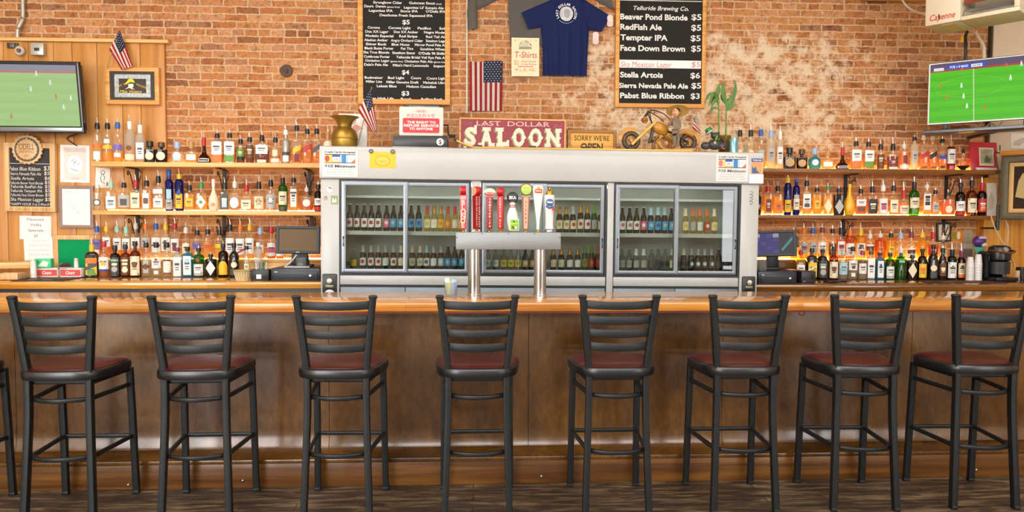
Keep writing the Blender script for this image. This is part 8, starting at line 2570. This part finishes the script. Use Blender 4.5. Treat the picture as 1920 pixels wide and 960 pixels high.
obj('chart_print', B().prism([(-w_ + 0.03 + sw * 0.68, 0.04), (w_ - 0.03, h_ * 0.62), (w_ - 0.03, h_ * 0.76), (-w_ + 0.03 + sw * 0.66, 0.06)], -0.0148, -0.0142, mat=R_), EM('#5ac0c0', 0.5), sc)
t = thing('receipt_printer', 'black receipt printer beside the right cash drawer', 'printer', (W(1510, 520, 5.95).x, 5.95, ZR + 0.001))
pw = (W(1524, 520, 5.9).x - W(1497, 520, 5.9).x) / 2
ph = W(1510, 509, 5.9).z - ZR
obj('case', B().box(-pw, pw, -0.06, 0.10, 0, ph, 0.008), M('#26262a', 0.4), t)
obj('window', B().box(pw * 0.25, pw * 0.8, -0.0615, -0.0605, ph * 0.4, ph * 0.78), M('#0c0c0e', 0.15), t)
obj('key', B().box(-pw * 0.7, -pw * 0.5, -0.062, -0.0605, ph * 0.12, ph * 0.22), M('#8a8a90', 0.4), t)
t = thing('rocks_glass', 'clear rocks glass on the right cash drawer beside cooler', 'glass', (W(1431, 500, 5.93).x, 5.95, ztop))
obj('tumbler', B().lathe([(0, 0.01), (0.030, 0.01), (0.034, 0.085), (0.037, 0.085), (0.034, 0.0), (0, 0)], 24, cap=False), GLASSC, t)
obj('facets', B().lathe([(0.0345, 0.003), (0.036, 0.04)], 8, cap=False), GLASSC, t)
t = thing('receipt_spike', 'brown leather bill folder lying on the right cash drawer', 'folder', (W(1485, 506, 5.95).x, 5.97, ztop), 0.3)
obj('cover', B().box(-0.05, 0.06, -0.04, 0.05, 0.0, 0.008, 0.002), M('#8a4f2c', 0.5), t)
obj('slip', B().box(-0.03, 0.02, -0.045, 0.03, 0.0085, 0.0095), PAPER, t)
t.name = 'bill_folder'
tag(obj('tangled_cord', B().tube(smooth_path([(2.90, 5.93, ZR + 0.012), (2.94, 5.88, ZR + 0.012), (3.0, 5.92, ZR + 0.012), (3.04, 5.96, ZR + 0.014), (3.0, 5.99, ZR + 0.014), (2.95, 5.96, ZR + 0.016), (3.03, 5.90, ZR + 0.014), (3.1, 5.94, ZR + 0.012)], 5), 0.009, 8), BLACK), 'black cord coiled on the right counter by the receipt printer', 'cord')
# cup towers: nested upside-down cups, each one a cup of its own
for px, pt_, lab in ((1819, 482, 'shorter'), (1834, 477, 'taller')):
    y = 6.20
    zt3 = W(px, pt_, y).z - ZR
    r = 15.0 / 2 * y / FPX * 0.94
    n_, hc_ = 7, 0.092
    step_ = (zt3 - hc_) / (n_ - 1)
    proto_ = None
    for k in range(n_):
        if proto_ is None:
            o_ = proto_ = obj('paper_cup', B().lathe([(r, 0.0), (r * 0.70, hc_ - 0.002), (r * 0.66, hc_), (0, hc_)], 22, cap=False), M('#e3e0dc', 0.5))
            obj('rolled_rim', B().torus((0, 0, 0.0022), r + 0.0006, 0.002, 'Z', 22, 6), M('#eceae6', 0.45), o_)
            o_.location = (W(px, 500, y).x, y, ZR + 0.001)
        else:
            o_ = dup(proto_, (W(px, 500, y).x, y, ZR + 0.001 + k * step_))
        tag(o_, 'upside-down white paper cup, %s from the bottom of the %s cup tower' % (ORD[k], lab), 'cup', 'paper cup towers')
# coffee maker
y = 6.18
cx_ = W(1869, 490, y).x
t = thing('coffee_maker', 'black single-cup coffee maker at the right end of counter', 'coffee maker', (cx_, y, ZR + 0.001))
kk = y / FPX
CB = M('#161618', 0.28)
hC = W(1867, 460, y).z - ZR
obj('base', B().box(-0.10, 0.10, -0.14, 0.12, 0.0, 0.035, 0.01), CB, t)
obj('column', B().box(-0.10, 0.10, 0.0, 0.12, 0.036, hC * 0.82, 0.02), CB, t)
obj('water_tank', B().box(-0.117, -0.1025, -0.06, 0.11, 0.02, hC * 0.74, 0.01), clear('tank_glass', '#5a626a', 0.04, '#2a3036', 0.5), t)
hd5 = obj('brew_head', B().lathe([(0, hC * 0.55), (0.07, hC * 0.55), (0.09, hC * 0.60), (0.095, hC * 0.82), (0.085, hC * 0.95), (0.05, hC), (0, hC)], 30, at=(0.0, -0.03, 0), dr=0.9), CB, t)
obj('handle', B().tube(smooth_path([(-0.085, -0.03, hC * 0.86), (-0.075, -0.115, hC * 0.84), (0.0, -0.135, hC * 0.80), (0.075, -0.115, hC * 0.84), (0.085, -0.03, hC * 0.86)], 6), 0.009, 10), M('#8a5a34', 0.3, 0.6), hd5)
obj('button', B().lathe([(0, 0), (0.024, 0), (0.022, 0.012), (0, 0.014)], 20, mat=Matrix.Translation((-0.01, -0.112, hC * 0.88)) @ Matrix.Rotation(PI / 2 - 0.5, 4, 'X')), M('#b5b7ba', 0.3, 0.7), hd5)
obj('front_shell', B().lathe([(0.088, 0.06), (0.092, hC * 0.54)], 30, at=(0, -0.02, 0), dr=0.95, cap=True), M('#3a3a3c', 0.4, 0.4), t)
obj('spout', B().cyl(0.02, 0.036, 0.06, 18, at=(-0.01, -0.105, 0)), M('#4a4a4c', 0.3, 0.6), t)
t = thing('dark_mug', 'dark brown mug at the far right end of the counter', 'mug', (W(1916, 515, 6.2).x, 6.2, ZR + 0.001))
obj('mug', B().lathe([(0, 0), (0.042, 0), (0.046, 0.01), (0.046, 0.115), (0.042, 0.115), (0.040, 0.012), (0, 0.01)], 24, cap=False), M('#2c211f', 0.3), t)
obj('handle', B().torus((0.055, 0, 0.06), 0.028, 0.006, 'Y', 20, 8), M('#2c211f', 0.3), t)
t = thing('card_box', 'slim cream card standing beside the dark mug', 'card', (W(1904.5, 518, 6.15).x, 6.13, ZR + 0.001), 0.2)
obj('card', B().box(-0.017, 0.017, -0.008, 0.008, 0, 0.09, 0.001), M('#cdb99a', 0.6), t)
obj('edge', B().box(-0.017, 0.017, -0.0085, -0.008, 0.03, 0.04), M('#a08a6a', 0.6), t)
# purple and teal bottle behind the cup towers
y = 6.42
zq = ZR + 0.001
t = thing('purple_dispenser', 'purple-topped dispenser with teal neck behind the paper cup towers', 'dispenser', (W(1836, 460, y).x, y, zq))
zz2 = lambda py: W(1836, py, y).z - zq
obj('body', B().lathe([(0, 0), (0.045, 0), (0.048, 0.02), (0.046, zz2(492)), (0.02, zz2(484)), (0, zz2(484))], 22), M('#2f5f9a', 0.3), t)
obj('funnel', B().lathe([(0, zz2(484) + 0.0005), (0.018, zz2(484) + 0.0005), (0.045, zz2(464)), (0, zz2(462))], 22), M('#57b89a', 0.35), t)
hd6 = obj('purple_top', B().ball((0.0, 0, zz2(453)), 0.058, n=22, sx=1.0, sy=0.8, sz=0.9), M('#4b2a7a', 0.4), t)
obj('pale_patch', B().ball((0.024, -0.036, zz2(459)), 0.026, sx=1.1, sy=0.6, sz=0.8), M('#cdbb84', 0.5), hd6)
obj('white_patch', B().box(-0.028, 0.035, -0.05, -0.02, zz2(448), zz2(443), 0.006), M('#b9a9c9', 0.5), hd6)
# things on the wall above the right counter
f = Flat(1757, 418, 1783.5, 453, 6.585)
t = thing('small_framed_photo', 'small dark-framed photo of a dancing figure hanging above right counter', 'picture', (f.cx, YW - 0.003, f.z0), 0, None, -0.04)
obj('frame', B().frame(-f.w / 2, f.w / 2, 0, f.h, 0.014, -0.02, 0.0, 0.002), M('#2c2a20', 0.4), t)
obj('print', B().box(-f.w / 2 + 0.012, f.w / 2 - 0.012, -0.012, -0.004, 0.012, f.h - 0.012), M('#e0d3b4', 0.5), t)
fg = B()
fg.prism(ell(0.017, 0.02, 16, -0.004, f.h * 0.68), -0.0135, -0.012)
fg.prism([(-0.022, f.h * 0.52), (0.0, f.h * 0.56), (0.012, f.h * 0.42), (0.04, f.h * 0.34), (0.038, f.h * 0.3), (0.006, f.h * 0.34), (-0.006, f.h * 0.2), (-0.03, f.h * 0.14), (-0.02, f.h * 0.36)], -0.0135, -0.012)
obj('figure_print', fg, M('#6a3f28', 0.5), t)
f = Flat(1784, 432, 1808, 453, 6.59)
t = thing('postcard', 'orange and green picture postcard stuck beside the small framed photo', 'postcard', (f.cx, YW - 0.002, f.z0), 0, None, 0.02)
obj('card', B().box(-f.w / 2, f.w / 2, -0.003, 0, 0, f.h), M('#e0862a', 0.5), t)
obj('figure_print', B().prism([(-f.w * 0.42, 0.02), (-f.w * 0.12, 0.02), (-f.w * 0.12, f.h * 0.85), (-f.w * 0.42, f.h * 0.85)], -0.0036, -0.003), M('#8a8a2a', 0.5), t)
obj('pale_print', B().prism(ell(f.w * 0.13, f.h * 0.36, 14, f.w * 0.08, f.h * 0.55), -0.0036, -0.003), M('#efdcc0', 0.5), t)
f = Flat(1808, 432, 1823.5, 455, 6.59)
t = thing('wall_note', 'grey-green note pinned right of the orange postcard', 'note', (f.cx, YW - 0.002, f.z0))
obj('sheet', B().box(-f.w / 2, f.w / 2, -0.003, 0, 0, f.h), M('#a89f86', 0.6), t)
lt = B()
lt.text('Open', 0, f.h * 0.7, 0.014, f.w * 0.5, -0.0034, 0.0, shear=0.3)
lt.text('tabs', 0, f.h * 0.45, 0.014, f.w * 0.5, -0.0034, 0.0, shear=0.3)
obj('lettering', lt, M('#5a5646', 0.6), t)
f = Flat(1806, 456, 1823.5, 484, 6.59)
t = thing('grey_paper', 'two grey papers hanging under the grey-green note', 'paper', (f.cx, YW - 0.002, f.z0))
obj('sheet', B().box(-f.w / 2, f.w / 2, -0.003, 0, f.h * 0.0, f.h * 0.62), M('#6f6a5e', 0.6), t)
obj('upper_sheet', B().box(-f.w / 2, f.w / 2, -0.0045, -0.0031, f.h * 0.64, f.h), M('#b5ac9a', 0.6), t)
# red card and wide-footed decanter on the upper right shelf
f = Flat(1821, 266, 1871, 317, 6.50)
t = thing('red_card', 'red card with small framed print leaning at the end of upper right shelf', 'picture', (f.cx, 6.50, SRU + 0.001), 0.0, None, 0.02, -0.12)
hR = W(1846, 266, 6.5).z - SRU
obj('card', B().box(-f.w / 2, f.w / 2, -0.004, 0.004, 0, hR, 0.001), M('#c01f34', 0.25, spec=0.6), t)
mt_ = obj('mount', B().box(-0.045, 0.092, -0.006, -0.0042, 0.05, hR - 0.05), M('#e0cfae', 0.5), t)
obj('print', B().box(-0.033, 0.080, -0.0072, -0.0062, 0.07, hR - 0.064), M('#a39c7c', 0.5, vary=0.3, vscale=40), mt_)
fg = B().prism([(0.0, 0.08), (0.05, 0.078), (0.06, 0.11), (0.04, 0.125), (0.03, 0.15), (0.012, 0.135), (0.004, 0.11)], -0.0082, -0.0072)
obj('figure_print', fg, M('#5a6452', 0.5), mt_)
obj('white_slip', B().box(-0.09, 0.10, -0.03, -0.008, 0.0, 0.03, 0.002, mat=Matrix.Rotation(0.12, 4, 'X')), M('#e6d9d4', 0.5), t)
t = thing('wide_decanter', 'clear decanter with a broad dark dish base beside the red card', 'decanter', (W(1806, 300, 6.41).x, 6.41, SRU + 0.001))
zd_ = lambda py: W(1799.5, py, 6.44).z - SRU
obj('dish', B().lathe([(0, 0.0), (0.02, 0.0), (0.024, 0.012), (0.052, 0.032), (0.054, 0.04), (0, 0.036)], 28), M('#3c2418', 0.2), t)
obj('neck', B().lathe([(0, 0.0365), (0.028, 0.038), (0.024, 0.06), (0.013, 0.09), (0.013, zd_(288)), (0, zd_(288))], 20), GL['c'][1], t)
obj('stopper', B().lathe([(0, zd_(288)), (0.014, zd_(288)), (0.013, zd_(283)), (0.004, zd_(278)), (0, zd_(277))], 14), CMAT['K'], t)
# sheets leaning on the lower right shelf
f = Flat(1846, 344, 1870, 404, 6.50)
t = thing('leaning_paper', 'white sheet leaning behind the last bottles of lower right shelf', 'paper', (W(1860, 380, 6.46).x, 6.462, SRL + 0.001), 0, None, 0.0, -0.05)
obj('sheet', B().box(-0.045, 0.05, -0.002, 0.002, 0, W(1856, 343, 6.46).z - SRL), M('#e6ded0', 0.6), t)
obj('print', B().prism([(-0.03, 0.05), (0.01, 0.06), (0.03, 0.14), (0.0, 0.22), (-0.03, 0.16)], -0.003, -0.002), M('#cdbfa6', 0.6), t)
# large framed picture on the right, turned towards the bar
pa, pb_ = W(1876, 350, 6.30), W(1985, 350, 6.0)
ang = math.atan2(pb_.y - pa.y, pb_.x - pa.x)
zt4, zb4 = W(1876, 293, 6.30).z, W(1876, 412, 6.30).z
Lp = 0.62
c2 = pa + Vector((math.cos(ang), math.sin(ang), 0)) * Lp / 2
t = thing('framed_picture', 'big dark picture in deep olive and gold wooden frame at right end', 'picture', (c2.x, c2.y, zb4), ang)
hp = zt4 - zb4
obj('outer_frame', B().frame(-Lp / 2, Lp / 2, 0, hp, 0.06, -0.02, 0.08, 0.006), M('#4f4424', 0.45, vary=0.15, vscale=20), t)
obj('top_moulding', B().box(-Lp / 2 - 0.01, Lp / 2 + 0.01, -0.035, 0.08, hp + 0.0005, hp + 0.045, 0.006), wood('moulding', '#9a5a16', '#c67f2a', '#d89a44', 'X', 16, 0.4), t)
obj('gold_frame', B().frame(-Lp / 2 + 0.061, Lp / 2 - 0.061, 0.061, hp - 0.061, 0.036, -0.005, 0.05, 0.004), M('#c99c56', 0.4), t)
obj('print', B().box(-Lp / 2 + 0.095, Lp / 2 - 0.095, 0.01, 0.03, 0.095, hp - 0.095), M('#35281e', 0.6, spec=0.1), t)
fg = B()
fg.prism([(x, z) for x, z in ((-0.20, 0.20), (-0.12, 0.18), (-0.10, 0.26), (-0.11, 0.36), (-0.15, 0.41), (-0.18, 0.34))], 0.0085, 0.0098)
fg.prism([(-0.10, 0.13), (0.06, 0.12), (0.12, 0.2), (0.08, 0.3), (0.02, 0.36), (-0.02, 0.28), (-0.03, 0.18)], 0.0085, 0.0098)
obj('figure_print', fg, M('#b39a5c', 0.5), t)
mpic = Matrix.Translation((c2.x, c2.y, zb4)) @ Matrix.Rotation(ang, 4, 'Z')
e0 = mpic @ Vector((-Lp / 2 + 0.1, 0.08, hp * 0.5))
obj('standoff', B().tube([(-Lp / 2 + 0.1, 0.08, hp * 0.5), mpic.inverted() @ Vector((e0.x + 0.05, 6.499, e0.z))], 0.015, 8), BLACKM, t)
f = Flat(1896, 250, 1935, 278, 6.54)
t = thing('wall_paper_sheet', 'white sheet pinned on the beige pier above the big framed picture', 'paper', (f.cx, 6.548, f.z0))
obj('sheet', B().box(-f.w / 2, f.w / 2, -0.002, 0, 0, f.h), M('#e4ddd2', 0.6), t)
obj('print', B().prism([(-f.w * 0.4, 0.03), (-f.w * 0.1, 0.02), (f.w * 0.3, 0.08), (f.w * 0.1, 0.1), (-f.w * 0.3, 0.07)], -0.003, -0.002), M('#c9b8ac', 0.6), t)
# black power adapter with cords
y = 6.30
p0, p1 = W(1873.5, 384, y), W(1873.5, 432, y)
t = thing('power_adapter', 'black cylindrical adapter hanging beside the big framed picture', 'adapter', (p0.x - 0.012, y, p1.z))
hA = p0.z - p1.z
obj('body', B().lathe([(0, 0), (0.016, 0), (0.017, 0.01), (0.017, hA * 0.35), (0.011, hA * 0.38), (0.011, hA), (0, hA)], 18), M('#20262a', 0.4), t)
obj('collar', B().lathe([(0.0175, hA * 0.37), (0.026, hA * 0.375), (0.026, hA * 0.395), (0.0115, hA * 0.40)], 18), M('#3c4246', 0.4), t)
obj('cord', B().tube(smooth_path([(0, 0, hA), (0.006, 0.0, hA + 0.12), (0.002, 0.0, hA + 0.26), (-0.02, 0.0, hA + 0.36), (-0.034, 0.02, hA + 0.42), (-0.018, 0.03, hA + 0.47), (0.02, 0.03, hA + 0.46), (0.03, 0.04, hA + 0.53)], 5), 0.005, 8), M('#3a2a20', 0.5), t)
obj('bracket', B().box(-0.01, 0.03, 0.018, 6.499 - y, hA * 0.05, hA * 0.12, 0.003), BLACKM, t)
tag(obj('cord', B().tube(smooth_path([W(1858, 404, 6.28), W(1864, 424, 6.27), W(1875, 446, 6.25), W(1890, 470, 6.24), W(1900, 490, 6.23), W(1902.5, 503, 6.22)], 6), 0.0045, 8), M('#cbb695', 0.5)), 'pale cord slanting down in front of the coffee maker', 'cord')
tag(obj('cord', B().tube(smooth_path([W(1884, 412, 6.30), W(1890, 426, 6.29), W(1890, 448, 6.27), W(1889, 466, 6.26), W(1897, 484, 6.25), W(1901, 500, 6.24)], 6), 0.0045, 8), M('#cbb695', 0.5)), 'pale cord hanging right of the slanting one by coffee maker', 'cord')
